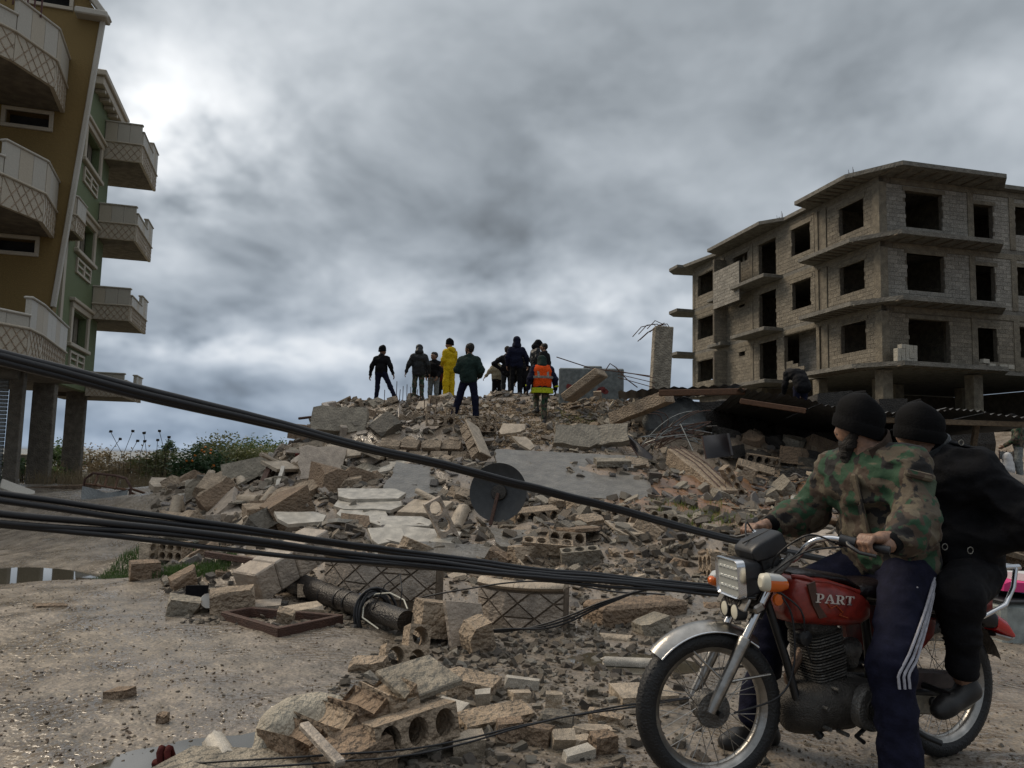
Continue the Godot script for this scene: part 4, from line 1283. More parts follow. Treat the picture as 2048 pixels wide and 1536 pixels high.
func random_rubble():
	rng.seed = 404
	var lumps := []
	var plates := []
	var hollows := []
	var cops := []
	for i in 26: lumps.append(lump(Vector3(1.0, rng.randf_range(0.4, 0.75), rng.randf_range(0.6, 0.95)), 4 + i % 5, 0.12 + 0.02 * (i % 6)).mesh())
	for i in 22: plates.append(plate(1.0, rng.randf_range(0.5, 0.85), [0.07, 0.1, 0.16][i % 3]).mesh())
	for q in [[3, 2, []], [3, 2, [[2, 1]]], [2, 2, []], [3, 1, []], [3, 2, [[0, 1], [1, 1]]], [2, 1, []], [4, 1, []]]: hollows.append(hollow(q[0], q[1], 0.13, 0.2, q[2]).mesh())
	for i in 3: cops.append(coping_piece(1.0, 0.11).mesh(true))
	var zones := [["on the left flank of the heap", -1], ["at the foot of the heap", 0], ["on the crest of the heap", 1], ["on the right slope of the heap", 2]]
	var made := 0
	var tries := 0
	var kinds := {"tan": 0, "grey": 0, "pale": 0, "dull": 0, "hollow": 0, "coping": 0}
	while made < 980 and tries < 12000:
		tries += 1
		var d := 6.2 + 18.5 * pow(rng.randf(), 1.35)
		var l := left_edge(d)
		var r := minf(d * 0.68, 9.5)
		var x := lerpf(l, r, pow(rng.randf(), 1.45))
		if d > 18.0 and (x > 5.0 or rng.randf() < 0.35): continue
		var u := rng.randf() if d < 16.5 else 0.2 + 0.75 * rng.randf()
		var big := 0.1 + 0.42 * pow(rng.randf(), 3.0)
		var flank := x < lerpf(0.8, -1.6, clampf((d - 6.0) / 12.0, 0, 1))
		if flank: big *= 1.3
		elif d < 12.0 and x > 0.8: big *= 0.72
		if d < 8.2: big *= 0.5
		if d > 16.5: big = clampf(big, 0.18, 0.42)
		if not clear_of(x, -d, big): continue
		var zi := 0 if flank else (1 if d < 8.2 else (2 if d > 15.0 else 3))
		var where: String = beside(x, -d)
		var how := ("large " if big > 0.3 else "mid-sized " if big > 0.17 else "small ")
		var p := on_ground(x, -d, big * 0.1)
		var bs := slope_basis(x, -d) * Basis.from_euler(Vector3(rng.randfn(0, 0.22), rng.randf_range(0, TAU), rng.randfn(0, 0.22)))
		if rng.randf() < 0.14: bs = bs * Basis(Vector3.RIGHT, rng.randf_range(0.5, 1.4))
		var shade := rng.randf()
		if u < 0.44:
			var grey := shade < (0.22 if flank else 0.45)
			var kk := "grey" if grey else "tan"
			if kinds[kk] >= 270: continue
			kinds[kk] += 1
			single("concrete_chunk" if grey else "masonry_chunk", how + ("grey concrete lump " if grey else "tan masonry lump ") + where, "concrete chunk" if grey else "masonry chunk", lumps[rng.randi() % 26], ("concrete" if shade < 0.1 else "concrete_dark" if shade < 0.18 else "concrete") if grey else ("concrete_tan" if shade < 0.8 else "concrete_brown"), Transform3D(bs * Basis.from_scale(Vector3.ONE * big), p), how + ("grey lumps " if grey else "tan lumps ") + where)
		elif u < 0.80:
			var pale := shade < (0.72 if d > 16.5 else 0.6 if flank else 0.3)
			var kk := "pale" if pale else "dull"
			if kinds[kk] >= 260: continue
			kinds[kk] += 1
			var k := big * 1.45
			single("facing_plate" if pale else "stone_plate", how + ("pale broken facing plate " if pale else "dull broken stone plate ") + where, "facing plate" if pale else "stone plate", plates[rng.randi() % 22], ("marble" if shade < 0.1 else "limestone" if shade < 0.3 else "marble_dirty") if pale else (["concrete_tan", "concrete", "concrete_brown", "marble_dirty"][rng.randi() % 4]), Transform3D(bs * Basis.from_scale(Vector3(k, k * 0.75, k)), p), how + ("pale plates " if pale else "dull plates ") + where)
		elif u < 0.90 and kinds.hollow < 70:
			kinds.hollow += 1
			single("hollow_block", ("tan " if shade < 0.7 else "grey ") + "hollow block with round holes " + where, "hollow block", hollows[rng.randi() % 7], "concrete_tan" if shade < 0.7 else "concrete", Transform3D(bs * Basis.from_euler(Vector3(rng.randi() % 2 * PI / 2, 0, 0)), p + Vector3(0, 0.05, 0)), ("tan " if shade < 0.7 else "grey ") + "hollow blocks " + where)
		elif kinds.coping < 30 and (flank or d > 15):
			kinds.coping += 1
			single("coping_piece", "length of rounded pale coping stone " + where, "coping stone", cops[rng.randi() % 3], "limestone", Transform3D(bs * Basis.from_scale(Vector3(0.8, 0.8, rng.randf_range(0.4, 0.9))), p), "coping lengths " + where)
		else: continue
		made += 1

func scatter(called: String, meshes: Array, count: int, where: Callable, sizes: Vector2, tones: Array, label: String, flat := 0.7, pw := 2.2):
	for i in meshes.size():
		var mm := MultiMesh.new()
		mm.transform_format = MultiMesh.TRANSFORM_3D
		mm.use_colors = true
		mm.mesh = meshes[i]
		var tf := []
		var n := count / meshes.size()
		var guard := 0
		while tf.size() < n and guard < n * 6:
			guard += 1
			var q: Vector2 = where.call()
			if is_nan(q.x): continue
			var s := lerpf(sizes.x, sizes.y, pow(rng.randf(), pw))
			if sizes.y > 0.1: s *= lerpf(0.3, 1.0, smoothstep(6.3, 9.5, -q.y))
			var b := Basis.from_euler(Vector3(rng.randfn(0, 0.4), rng.randf() * TAU, rng.randfn(0, 0.4))).scaled_local(Vector3(s, s * flat, s * rng.randf_range(0.6, 1.0)))
			tf.append(Transform3D(b, on_ground(q.x, q.y, s * 0.12)))
		mm.instance_count = tf.size()
		for k in tf.size():
			mm.set_instance_transform(k, tf[k])
			var c: Color = tones[rng.randi() % tones.size()]
			mm.set_instance_color(k, c * rng.randf_range(0.75, 1.15))
		var o := MultiMeshInstance3D.new()
		o.name = numbered(called)
		o.multimesh = mm
		o.material_override = M["shard"]
		add_child(o)
		o.set_meta("kind", "stuff")
		o.set_meta("label", label)

func small_debris():
	rng.seed = 77
	var sh := []
	for i in 4: sh.append(lump(Vector3(1.0, 0.7, 0.8), 5, 0.25).mesh())
	var chips := []
	for i in 3: chips.append(plate(1.0, 0.7, 0.16).mesh())
	var tan := [Color(0.47, 0.36, 0.26), Color(0.40, 0.30, 0.21), Color(0.39, 0.33, 0.26), Color(0.57, 0.46, 0.33), Color(0.35, 0.24, 0.17)]
	var mixed := [Color(0.40, 0.33, 0.25), Color(0.31, 0.26, 0.20), Color(0.22, 0.185, 0.15), Color(0.55, 0.48, 0.38), Color(0.34, 0.265, 0.19), Color(0.27, 0.245, 0.22)]
	var heap := func() -> Vector2:
		var d := 6.0 + 18.0 * pow(rng.randf(), 1.5)
		var x := lerpf(left_edge(d) - 0.3, minf(d * 0.7, 10.0), rng.randf())
		if not clear_of(x, -d, 0.0) and rng.randf() < 0.55: return Vector2(NAN, 0)
		return Vector2(x, -d)
	scatter("debris", sh, 15000, heap, Vector2(0.03, 0.22), mixed, "small broken masonry covering the heap", 0.7, 3.0)
	scatter("stone_chips", chips, 9000, heap, Vector2(0.04, 0.26), [Color(0.60, 0.49, 0.36), Color(0.70, 0.61, 0.47), Color(0.43, 0.35, 0.26), Color(0.39, 0.35, 0.32)], "small chips of facing stone covering the heap", 0.8, 3.0)
	var road := func() -> Vector2:
		var d := 1.6 + 7.5 * pow(rng.randf(), 1.7)
		return Vector2(rng.randf_range(-0.75, 0.75) * d - 0.2, -d)
	scatter("gravel", sh, 16000, road, Vector2(0.004, 0.02), tan, "fine gravel pressed into the wet road", 0.6, 2.6)
	var near := func() -> Vector2:
		var d := 2.3 + 4.2 * rng.randf()
		var x := -0.35 + 0.9 * rng.randfn() * 0.8 + (d - 3.5) * 0.12
		if x < -1.1 + (d - 3.3) * 0.1: return Vector2(NAN, 0)
		return Vector2(x, -d)
	scatter("road_stones", sh, 3600, near, Vector2(0.012, 0.075), [Color(0.5, 0.43, 0.34), Color(0.36, 0.3, 0.23), Color(0.62, 0.57, 0.48), Color(0.26, 0.22, 0.18), Color(0.42, 0.34, 0.25)], "small stones strewn on the road", 0.7, 3.0)
	var patch := func() -> Vector2:
		var a := rng.randf() * TAU
		var r := sqrt(rng.randf())
		return Vector2(0.55 + cos(a) * r * 2.3, -18.3 + sin(a) * r * 3.2)
	scatter("pea_gravel", sh, 14000, patch, Vector2(0.025, 0.06), [Color(0.51, 0.36, 0.22), Color(0.43, 0.30, 0.17), Color(0.60, 0.45, 0.28)], "pale brown gravel spilt on the roof slab", 0.8, 1.5)

# one named piece lying at p: yaw about up, then tilt towards x and z, in degrees
func lay(called: String, label: String, cat: String, b: MB, m: String, p: Vector3, turn := Vector3.ZERO, group := "", smooth := false) -> MeshInstance3D:
	return single(called, label, cat, b.mesh(smooth), m, X(p, turn), group)

func poly_plate(pts: Array, t: float, bev := 0.006) -> MB:
	var b := MB.new()
	var p := PackedVector2Array(pts)
	if bev > 0.01:                       # big broken slabs: ragged edges
		p = PackedVector2Array()
		for i in pts.size():
			var a: Vector2 = pts[i]
			var c: Vector2 = pts[(i + 1) % pts.size()]
			var n := maxi(2, int(a.distance_to(c) / 0.16))
			for k in n:
				var w := (c - a).orthogonal().normalized()
				p.append(a.lerp(c, (k + (0.0 if k == 0 else rng.randf_range(-0.25, 0.25))) / n) + w * rng.randf_range(-0.035, 0.035))
		bev = 0.0
	b.prism(X(Vector3(0, -t / 2, 0)), p, t, bev)
	return b

func landmarks():
	rng.seed = 99
	# fallen stone-clad pier in front of the heap
	var a := Vector3(-2.263, 0.16, -6.836)
	var c := Vector3(-1.808, 0.497, -7.5)
	var o := thing("stone_clad_pier", "long tan stone-clad pier lying at a slant at the foot of the heap", "pier", Vector3.ZERO)
	for i in 4:
		var b := MB.new()
		var p := a.lerp(c, i / 4.0)
		var q := a.lerp(c, (i + 1) / 4.0)
		b.box(along(p, q), Vector3(0.33, 0.27, p.distance_to(q) - 0.006), 0.012)
		part(o, "cladding_stone", b.mesh(), "facing" if i % 2 == 0 else "marble_dirty")
	lay("square_block", "tan square block with hollow flank beside the white bucket", "block", lump(Vector3(0.36, 0.21, 0.26), 2, 0.05), "concrete_tan", Vector3(-2.267, 0.1, -6.489), Vector3(0, 20, 4))
	lay("round_stone", "roundish brown stone left of the slanting pier", "stone", lump(Vector3(0.24, 0.2, 0.2), 8, 0.3), "concrete_brown", Vector3(-3.108, 0.08, -7.54), Vector3(0, 40, 20))
	lay("grey_block", "dark greenish grey block left of the white bucket", "block", lump(Vector3(0.30, 0.15, 0.2), 3, 0.15), "concrete", Vector3(-2.663, 0.06, -6.442), Vector3(8, 15, -14))
	lay("brown_clod", "dark brown rounded clod behind the round stone", "stone", lump(Vector3(0.17, 0.17, 0.16), 7, 0.3), "concrete_brown", Vector3(-2.834, 0.07, -7.875))
	lay("boulder", "brown boulder at the right end of the big puddle", "stone", lump(Vector3(0.3, 0.22, 0.25), 5, 0.15), "concrete_brown", Vector3(-3.655, 0.106, -7.9), Vector3(0, 30, 0))
	var h := hollow(3, 2, 0.115, 0.22)
	lay("hollow_block", "hollow block showing six dark holes beside the grass", "hollow block", h, "concrete_tan", Vector3(-4.333, 0.034, -10.2), Vector3(0, -12, 0))
	lay("hollow_block", "hollow block with a pale skin left of the six-holed one by the grass", "hollow block", hollow(3, 2, 0.115, 0.2), "limestone", Vector3(-4.647, 0.011, -10.32), Vector3(0, 62, 0))
	# bucket
	var bk := thing("bucket", "small white plastic tub lying on its side by a tan block", "bucket", Vector3(-2.511, 0.07, -6.585), 0.0)
	bk.rotation = Vector3(1.25, 0.5, 0)
	var mb := MB.new()
	mb.lathe(Transform3D(), [Vector2(0.055, 0.085), Vector2(0.053, -0.08), Vector2(0.0, -0.08)], 20)
	part(bk, "tub", mb.mesh(true), "white_plastic")
	mb = MB.new()
	mb.lathe(Transform3D(), [Vector2(0.0, 0.088), Vector2(0.05, 0.088), Vector2(0.06, 0.095), Vector2(0.062, 0.08), Vector2(0.055, 0.078)], 20)
	part(bk, "rim", mb.mesh(true), "white_plastic")
	lay("black_rag", "crumpled black cloth behind the white tub", "cloth", lump(Vector3(0.2, 0.16, 0.14), 6, 0.3), "cloth_black", Vector3(-2.735, 0.07, -6.94), Vector3(0, 10, 0))
	# rusty steel frame lying flat
	o = thing("rusty_steel_frame", "rust brown steel frame lying flat before the pole", "frame", Vector3.ZERO)
	var fc := [Vector3(-2.218, 0.04, -6.2), Vector3(-1.636, 0.04, -5.699), Vector3(-1.293, 0.05, -6.137), Vector3(-2.065, 0.05, -6.352)]
	for i in 4:
		var p: Vector3 = fc[i]
		var q: Vector3 = fc[(i + 1) % 4]
		var b := MB.new()
		b.box(along(p, q), Vector3(0.045, 0.07, p.distance_to(q) + 0.03), 0.004)
		part(o, "steel_section", b.mesh(), "rust")
	var rb := MB.new()
	rb.box(along(Vector3(-3.125, 0.272, -8.1), Vector3(-2.282, 0.256, -7.6)), Vector3(0.05, 0.06, Vector3(-3.125, 0.272, -8.1).distance_to(Vector3(-2.282, 0.256, -7.6))), 0.004)
	single("steel_section", "rust brown steel bar right of the grass under the cables", "bar", rb.mesh(), "rust")
	# pole with coil
	o = thing("utility_pole", "dark tarred wooden pole lying with its sawn end to the road", "pole", Vector3.ZERO)
	var pe := Vector3(-0.728, 0.126, -5.75)
	var pf := Vector3(-2.024, 0.117, -7.4)
	mb = MB.new()
	mb.tube([pf, pf.lerp(pe, 0.4), pf.lerp(pe, 0.8), pe], [0.11, 0.09, 0.082, 0.079], 22)
	part(o, "shaft", mb.mesh(true), "pole_wood")
	for i in 3:
		mb = MB.new()
		var ax := (pe - pf).normalized()
		var q := pf.lerp(pe, [0.36, 0.5, 0.58][i])
		mb.lathe(Transform3D(Basis(ax.cross(Vector3.UP).normalized(), ax, ax.cross(Vector3.UP).cross(ax).normalized()), q), [Vector2(0.094, -0.015), Vector2(0.098, 0.0), Vector2(0.094, 0.015)], 20)
		part(o, "band", mb.mesh(true), "cable")
	var ax2 := (pe - pf).normalized()
	for i in 5:
		mb = MB.new()
		var pts := []
		var side := ax2.cross(Vector3.UP).normalized()
		for k in 29:
			var t := TAU * k / 24.0 + i
			pts.append(pf.lerp(pe, 0.74 + 0.012 * i + 0.012 * sin(t * 0.5)) + side * cos(t) * (0.125 + 0.012 * i) + Vector3(0, sin(t) * (0.15 + 0.014 * i) - 0.035, 0) + ax2 * sin(t + i) * 0.05)
		mb.tube(pts, 0.0115, 7)
		single("coiled_cable", "loop of black cable hung round the fallen pole", "cable", mb.mesh(true), "cable", Transform3D(), "cable loops round the pole")
	mb = MB.new()
	mb.tube([Vector3(-0.954, 0.036, -5.9), Vector3(-1.095, 0.096, -6), Vector3(-1.107, 0.19, -6.1), Vector3(-1.017, 0.256, -6.1), Vector3(-0.893, 0.284, -6), Vector3(-0.772, 0.252, -5.9), Vector3(-0.73, 0.206, -5.8)], 0.006, 6)
	single("white_wire", "white wire looped over the fallen pole", "wire", mb.mesh(true), "white_wire")
	mb = MB.new()
	mb.tube([Vector3(-1.363, -0.022, -6.5), Vector3(-1.335, 0.072, -6.5), Vector3(-1.289, 0.174, -6.5), Vector3(-1.138, 0.219, -6.3), Vector3(-1.077, 0.193, -6.3)], 0.006, 6)
	single("blue_wire", "blue wire tied round the fallen pole", "wire", mb.mesh(true), "blue_wire")
	mb = MB.new()
	mb.tube([Vector3(-1.022, 0.154, -6), Vector3(-0.934, 0.343, -6), Vector3(-0.809, 0.442, -5.9), Vector3(-0.776, 0.342, -5.8), Vector3(-0.786, 0.226, -5.8)], 0.005, 6)
	single("thin_wire", "thin black wire arching above the pole end", "wire", mb.mesh(true), "cable")
	# pieces round the pole end
	o = thing("broken_beam_end", "broken beam end with a facing plate on its right beside the pole", "beam", Vector3(-0.433, 0, -5.758))
	part(o, "core", lump(Vector3(0.42, 0.26, 0.3), 4, 0.1).mesh(), "concrete_tan", X(Vector3(-0.04, 0.15, 0), Vector3(0, 25, -8)))
	part(o, "facing_plate", poly_plate([Vector2(-0.17, -0.16), Vector2(0.16, -0.14), Vector2(0.18, 0.15), Vector2(-0.15, 0.16)], 0.035).mesh(), "facing", X(Vector3(0.14, 0.15, 0.14), Vector3(70, 25, -18)))
	lay("facing_block", "split tan block with a notch standing alone on the road", "block", lump(Vector3(0.2, 0.24, 0.2), 5, 0.18), "concrete_tan", Vector3(-0.193, 0.1, -5.417), Vector3(10, 30, 18))
	lay("hollow_fragment", "broken hollow block with two open holes before the pole end", "hollow block", hollow(2, 2, 0.14, 0.16, [[0, 1]]), "concrete_tan", Vector3(-0.646, 0.11, -5.055), Vector3(-20, 25, -12))
	lay("stone_bar", "pale stone bar lying before the left end of the patterned parapet", "stone bar", lump(Vector3(0.38, 0.055, 0.07), 1, 0.03), "marble_dirty", Vector3(-0.049, 0.03, -6.218), Vector3(0, 0, -2))
	# patterned curved parapets
	parapet(Vector3(-0.231, 0, -6.328), Vector3(0.445, 0, -6.077), 0.36, 0.14, "curved parapet of tan stone with criss-cross grooves, right piece by the thin cables")
	parapet(Vector3(-1.631, 0.132, -7), Vector3(-0.594, 0.111, -6.6), 0.33, 0.12, "curved parapet of tan stone with criss-cross grooves, left piece behind the pole")
	mb = MB.new()
	var k0 := Vector3(0.682, 0.08, -6.243)
	var k1 := Vector3(1.422, 0.08, -6.609)
	mb.box(along(k0, k1), Vector3(0.35, 0.24, k0.distance_to(k1)), 0.03)
	single("concrete_kerb", "dark wet concrete kerb right of the patterned parapet", "kerb", mb.mesh(), "concrete_brown")
	mb = MB.new()
	k0 = Vector3(1.607, 0.06, -6.63)
	k1 = Vector3(2.748, 0.06, -6.904)
	mb.box(along(k0, k1), Vector3(0.3, 0.22, k0.distance_to(k1)), 0.03)
	single("concrete_kerb", "dark concrete kerb running behind the motorcycle front wheel", "kerb", mb.mesh(), "concrete_brown")
	lay("carved_stone", "tan stone disc piece with crossing grooves set between the two kerbs", "stone", poly_plate([Vector2(-0.08, -0.1), Vector2(0.07, -0.09), Vector2(0.085, 0.05), Vector2(0.03, 0.1), Vector2(-0.06, 0.09)], 0.09), "facing", Vector3(1.575, 0.1, -6.854), Vector3(78, 0, 0))
	lay("grey_lump", "grey broken lump with a pale top before the kerb", "stone", lump(Vector3(0.3, 0.16, 0.2), 4, 0.2), "concrete", Vector3(1.092, 0.06, -5.993), Vector3(0, 30, 12))
	lay("coping_piece", "short pale rounded coping piece before the dark kerb", "coping stone", coping_piece(0.22, 0.045), "limestone", Vector3(0.808, 0.02, -5.805), Vector3(0, 75, 0), "", true)
	lay("coping_piece", "long pale rounded coping length left of the front tyre", "coping stone", coping_piece(0.42, 0.04), "marble", Vector3(0.842, 0.02, -5.15), Vector3(0, 86, 0), "", true)
	lay("stone_plank", "thick rough pale stone slab touching the front tyre", "stone plate", lump(Vector3(0.34, 0.07, 0.24), 1, 0.05), "limestone", Vector3(0.767, 0.03, -4.428), Vector3(3, 12, 0))
	# big hollow slab in front
	o = thing("hollow_floor_piece", "large broken piece of hollow concrete block with round holes on the road in front", "rubble", Vector3(-0.629, 0, -3.615), 0.0)
	o.rotation = Vector3(0.1, 0.62, 0.0)
	part(o, "holed_block", hollow(3, 1, 0.15, 0.22).mesh(), "concrete_tan", X(Vector3(0.12, 0.14, 0.16), Vector3(-14, 0, 6), Vector3(0.9, 1, 1)))
	for i in 4:
		var tr := MB.new()
		var rs := []
		for e in 2:
			var p := PackedVector3Array()
			for j in 9:
				var t := PI * j / 8.0
				p.append(Vector3(-0.07 + cos(t) * 0.068, 0.095 - sin(t) * 0.055, (e - 0.5) * 0.3))
			p.append(Vector3(-0.145, 0.10 + rng.randf_range(-0.01, 0.03), (e - 0.5) * 0.3))
			p.append(Vector3(-0.145, -0.03, (e - 0.5) * 0.3))
			p.append(Vector3(0.0, -0.03, (e - 0.5) * 0.3))
			rs.append(p)
		tr.rings(rs)
		part(o, "trough", tr.mesh(), "concrete_brown" if i % 2 else "concrete_tan", X(Vector3(0.2 - 0.15 * i, 0.2 - 0.045 * i, -0.02 - 0.01 * i), Vector3(-8, 4 * i, 12)))
	part(o, "mortar_lump", lump(Vector3(0.3, 0.16, 0.2), 5, 0.2).mesh(), "concrete_brown", X(Vector3(-0.16, 0.08, 0.2), Vector3(0, 10, 10)))
	part(o, "smooth_plate", poly_plate([Vector2(-0.06, -0.2), Vector2(0.24, -0.22), Vector2(0.28, 0.04), Vector2(-0.03, 0.08)], 0.03).mesh(), "concrete", X(Vector3(0.16, 0.255, 0.05), Vector3(10, 0, 6)))
	# sack and stick
	var bones := [[Vector3(-0.1, 0.09, 0.02), Vector3(0.12, 0.1, -0.04), 0.1, 0.09], [Vector3(-0.14, 0.05, 0.08), Vector3(0.05, 0.05, 0.08), 0.06, 0.07], [Vector3(-0.05, 0.15, -0.02), Vector3(0.06, 0.17, -0.05), 0.05, 0.03], [Vector3(-0.2, 0.03, 0.12), Vector3(-0.26, 0.02, 0.16), 0.03, 0.02]]
	single("cement_sack", "cream woven sack crumpled left of the big holed piece", "sack", blob(bones, 0.014, 0.02, 0.012, 3.0), "sack", X(Vector3(-0.912, 0, -3.646), Vector3(0, 20, 0)))
	mb = MB.new()
	mb.box(along(Vector3(-0.856, 0.208, -3.35), Vector3(-0.599, 0.136, -3.05)), Vector3(0.045, 0.03, 0.33), 0.006)
	single("stone_strip", "narrow pale strip of stone leaning over the sack", "stone bar", mb.mesh(), "marble_dirty")
	lay("coping_piece", "white rounded coping length at the bottom beside the sandal", "coping stone", coping_piece(0.26, 0.05), "marble", Vector3(-1.238, 0.02, -3.508), Vector3(0, 32, 0), "", true)
	lay("grey_paver", "flat grey concrete paver at the bottom edge under the thin cable", "paver", poly_plate([Vector2(-0.3, -0.1), Vector2(0.22, -0.12), Vector2(0.34, 0.2), Vector2(-0.36, 0.2)], 0.06), "concrete", Vector3(-1.05, 0.03, -3.34), Vector3(0, -4, 0))
	# sandal
	o = thing("sandal", "dark red sandal lying on the wet road", "sandal", Vector3(-1.367, 0, -3.4), 0.1)
	part(o, "sole", loft([[-0.11, 0.012, 0, 0.01, 0.02], [-0.09, 0.012, 0, 0.014, 0.032], [0.0, 0.012, 0, 0.014, 0.03], [0.08, 0.014, 0, 0.014, 0.04], [0.12, 0.016, 0, 0.01, 0.02]]).mesh(true), "cloth_wine")
	mb = MB.new()
	for k in 2: mb.tube([Vector3(-0.07 + k * 0.03, 0.02, -0.032), Vector3(-0.08 + k * 0.03, 0.06, -0.02), Vector3(-0.08 + k * 0.03, 0.07, 0.0), Vector3(-0.08 + k * 0.03, 0.06, 0.02), Vector3(-0.07 + k * 0.03, 0.02, 0.032)], 0.014, 8)
	part(o, "strap", mb.mesh(true), "cloth_wine")
	# loose pieces in the right foreground: [px spots measured on the ground, size, material, tilt]
	var list := [
		[Vector3(-0.299, 0.05, -4.04), Vector3(0.2, 0.05, 0.13), "marble", "grooved white stone piece right of the big holed block", 10], [Vector3(-0.22, 0.05, -4.415), Vector3(0.36, 0.15, 0.2), "concrete_tan", "large tan broken block behind the grooved white piece", 0],
		[Vector3(-0.322, 0.04, -3.709), Vector3(0.22, 0.05, 0.12), "limestone", "pale bar-like stone left under the thin cables", 0], [Vector3(-0.355, 0.03, -3.633), Vector3(0.16, 0.05, 0.14), "marble", "white square plate beside the thin cables", 8],
		[Vector3(-0.114, 0.06, -4.169), Vector3(0.07, 0.11, 0.05), "marble", "upright pointed white shard", 20], [Vector3(-0.161, 0.04, -3.597), Vector3(0.13, 0.09, 0.1), "limestone", "pale rough stone below the thin cables", 12],
		[Vector3(0.101, 0.04, -4.532), Vector3(0.19, 0.08, 0.05), "marble", "white arched shard with a dark clod before it", 0], [Vector3(0.079, 0.03, -4.341), Vector3(0.12, 0.06, 0.08), "limestone", "pale wedge below the white arched shard", 0],
		[Vector3(0.259, 0.05, -4.196), Vector3(0.08, 0.1, 0.08), "limestone", "cream cube-like stone in the middle of the stones", 0], [Vector3(0.26, 0.05, -3.864), Vector3(0.16, 0.1, 0.1), "concrete_dark", "black wet lump beside the thin cables", 0],
		[Vector3(0.424, 0.03, -3.821), Vector3(0.22, 0.05, 0.08), "limestone", "long cream stone left of the front tyre's foot", 2], [Vector3(0.509, 0.03, -4.022), Vector3(0.17, 0.06, 0.09), "concrete_tan", "tan slab above the long cream stone", 4],
		[Vector3(0.352, 0.03, -3.677), Vector3(0.1, 0.05, 0.08), "limestone", "small cream slab by the bottom edge", 0], [Vector3(0.446, 0.05, -3.605), Vector3(0.1, 0.1, 0.09), "concrete_brown", "round brown stone at the bottom by the tyre", 0],
		[Vector3(0.327, 0.03, -3.529), Vector3(0.14, 0.05, 0.06), "marble", "white flat stone at the bottom edge", 4], [Vector3(0.157, 0.06, -3.677), Vector3(0.13, 0.09, 0.08), "concrete_brown", "brown broken stone left of the black lump", 0],
		[Vector3(0.03, 0.05, -3.737), Vector3(0.12, 0.11, 0.1), "concrete_brown", "dark brown stone below the tan slab", 0], [Vector3(-0.044, 0.04, -3.948), Vector3(0.34, 0.07, 0.18), "concrete_tan", "wide flat tan slab under the white shard", 3],
		[Vector3(0.485, 0.03, -4.442), Vector3(0.07, 0.06, 0.06), "concrete_dark", "dark pebble standing in the wet patch", 0], [Vector3(0.269, 0.05, -3.635), Vector3(0.1, 0.1, 0.06), "limestone", "split stone with a seam at the bottom", 30],
		[Vector3(-0.372, 0.05, -4.562), Vector3(0.13, 0.08, 0.1), "limestone", "white chipped piece behind the big holed block", 10], [Vector3(-0.844, 0.04, -4.865), Vector3(0.2, 0.07, 0.12), "concrete_tan", "tan crumbled piece left behind the big holed block", 10],
		[Vector3(-2.063, 0.02, -4.274), Vector3(0.13, 0.05, 0.1), "concrete_brown", "brown clod of soil alone on the left road", 0], [Vector3(-1.654, 0.03, -3.873), Vector3(0.045, 0.05, 0.04), "concrete_brown", "small cone-shaped stone in the left wet patch", 0],
		[Vector3(-3.765, 0.026, -6.5), Vector3(0.25, 0.03, 0.1), "concrete_brown", "flat brown clod left below the puddle", 0], [Vector3(-2.057, 0.03, -6.64), Vector3(0.3, 0.07, 0.2), "marble_dirty", "flat pale slab inside the rusty frame", 4],
		[Vector3(-1.695, 0.05, -6.474), Vector3(0.3, 0.05, 0.22), "limestone", "pale plate lying across the rusty frame", 6], [Vector3(-1.707, 0.06, -6.092), Vector3(0.12, 0.13, 0.1), "concrete_tan", "small tan block standing in the rusty frame", 12],
		[Vector3(-1.679, 0.1, -7.075), Vector3(0.4, 0.1, 0.14), "concrete_tan", "long tan piece lying before the pole", -5], [Vector3(-1.036, 0.2, -7.281), Vector3(0.26, 0.2, 0.16), "concrete_tan", "tan block with flat face behind the pole end", 0]]
	for q in list:
		var s: Vector3 = q[1]
		lay("loose_stone", q[3], "stone", lump(s * 1.08, 3 + rng.randi() % 3, 0.12), q[2], q[0], Vector3(q[4], rng.randf_range(-30, 30), rng.randf_range(-6, 6)))
	# white marble plates on the slope
	var wl := [[Vector3(-1.897, 0.79, -10.6), 0.95, 0.5, 14, 5, "upper white plate of the stack left of the dish"], [Vector3(-1.829, 0.661, -10.24), 1.0, 0.45, 12, -5, "second white plate under the upper one left of the dish"], [Vector3(-1.854, 0.56, -9.88), 0.72, 0.45, 14, -8, "third white plate with a cut corner left of the dish"],
		[Vector3(-1.297, 0.538, -9.32), 0.8, 0.4, 12, 8, "rounded white plate above the cables"], [Vector3(-1.007, 0.429, -8.68), 0.9, 0.5, 16, -10, "largest white plate just above the cables"], [Vector3(-1.334, 0.435, -8.64), 0.4, 0.35, 25, 20, "small white plate left of the largest one"],
		[Vector3(-2.594, 0.516, -9.7), 0.62, 0.4, 18, 20, "white plates with a crack at the left flank"], [Vector3(-2.997, 1.393, -14.04), 0.7, 0.5, 28, 10, "white plates above the square stone panel"], [Vector3(0.039, 1.906, -15.34), 0.55, 0.4, 35, -20, "cream slab pair tipped over a hollow block at the slab edge"], [Vector3(0.27, 1.607, -14.2), 0.35, 0.5, 30, 30, "cream plate leaning below the tipped slab pair"]]
	for q in wl:
		lay("marble_plate", q[5], "stone plate", plate(q[1], q[2], 0.045), "marble" if q[3] < 28 else "limestone", q[0], Vector3(q[3], q[4], rng.randf_range(-5, 5)))
	var cp := [[Vector3(-1.061, 0.681, -9.86), 0.55, -28, "cream moulded sill stone right of the white plates"], [Vector3(-4.124, 1.105, -13.92), 0.6, 60, "moulded pale sill on the left flank"], [Vector3(-2.454, 1.363, -13.8), 0.7, 84, "fluted pale lintel on the left flank"]]
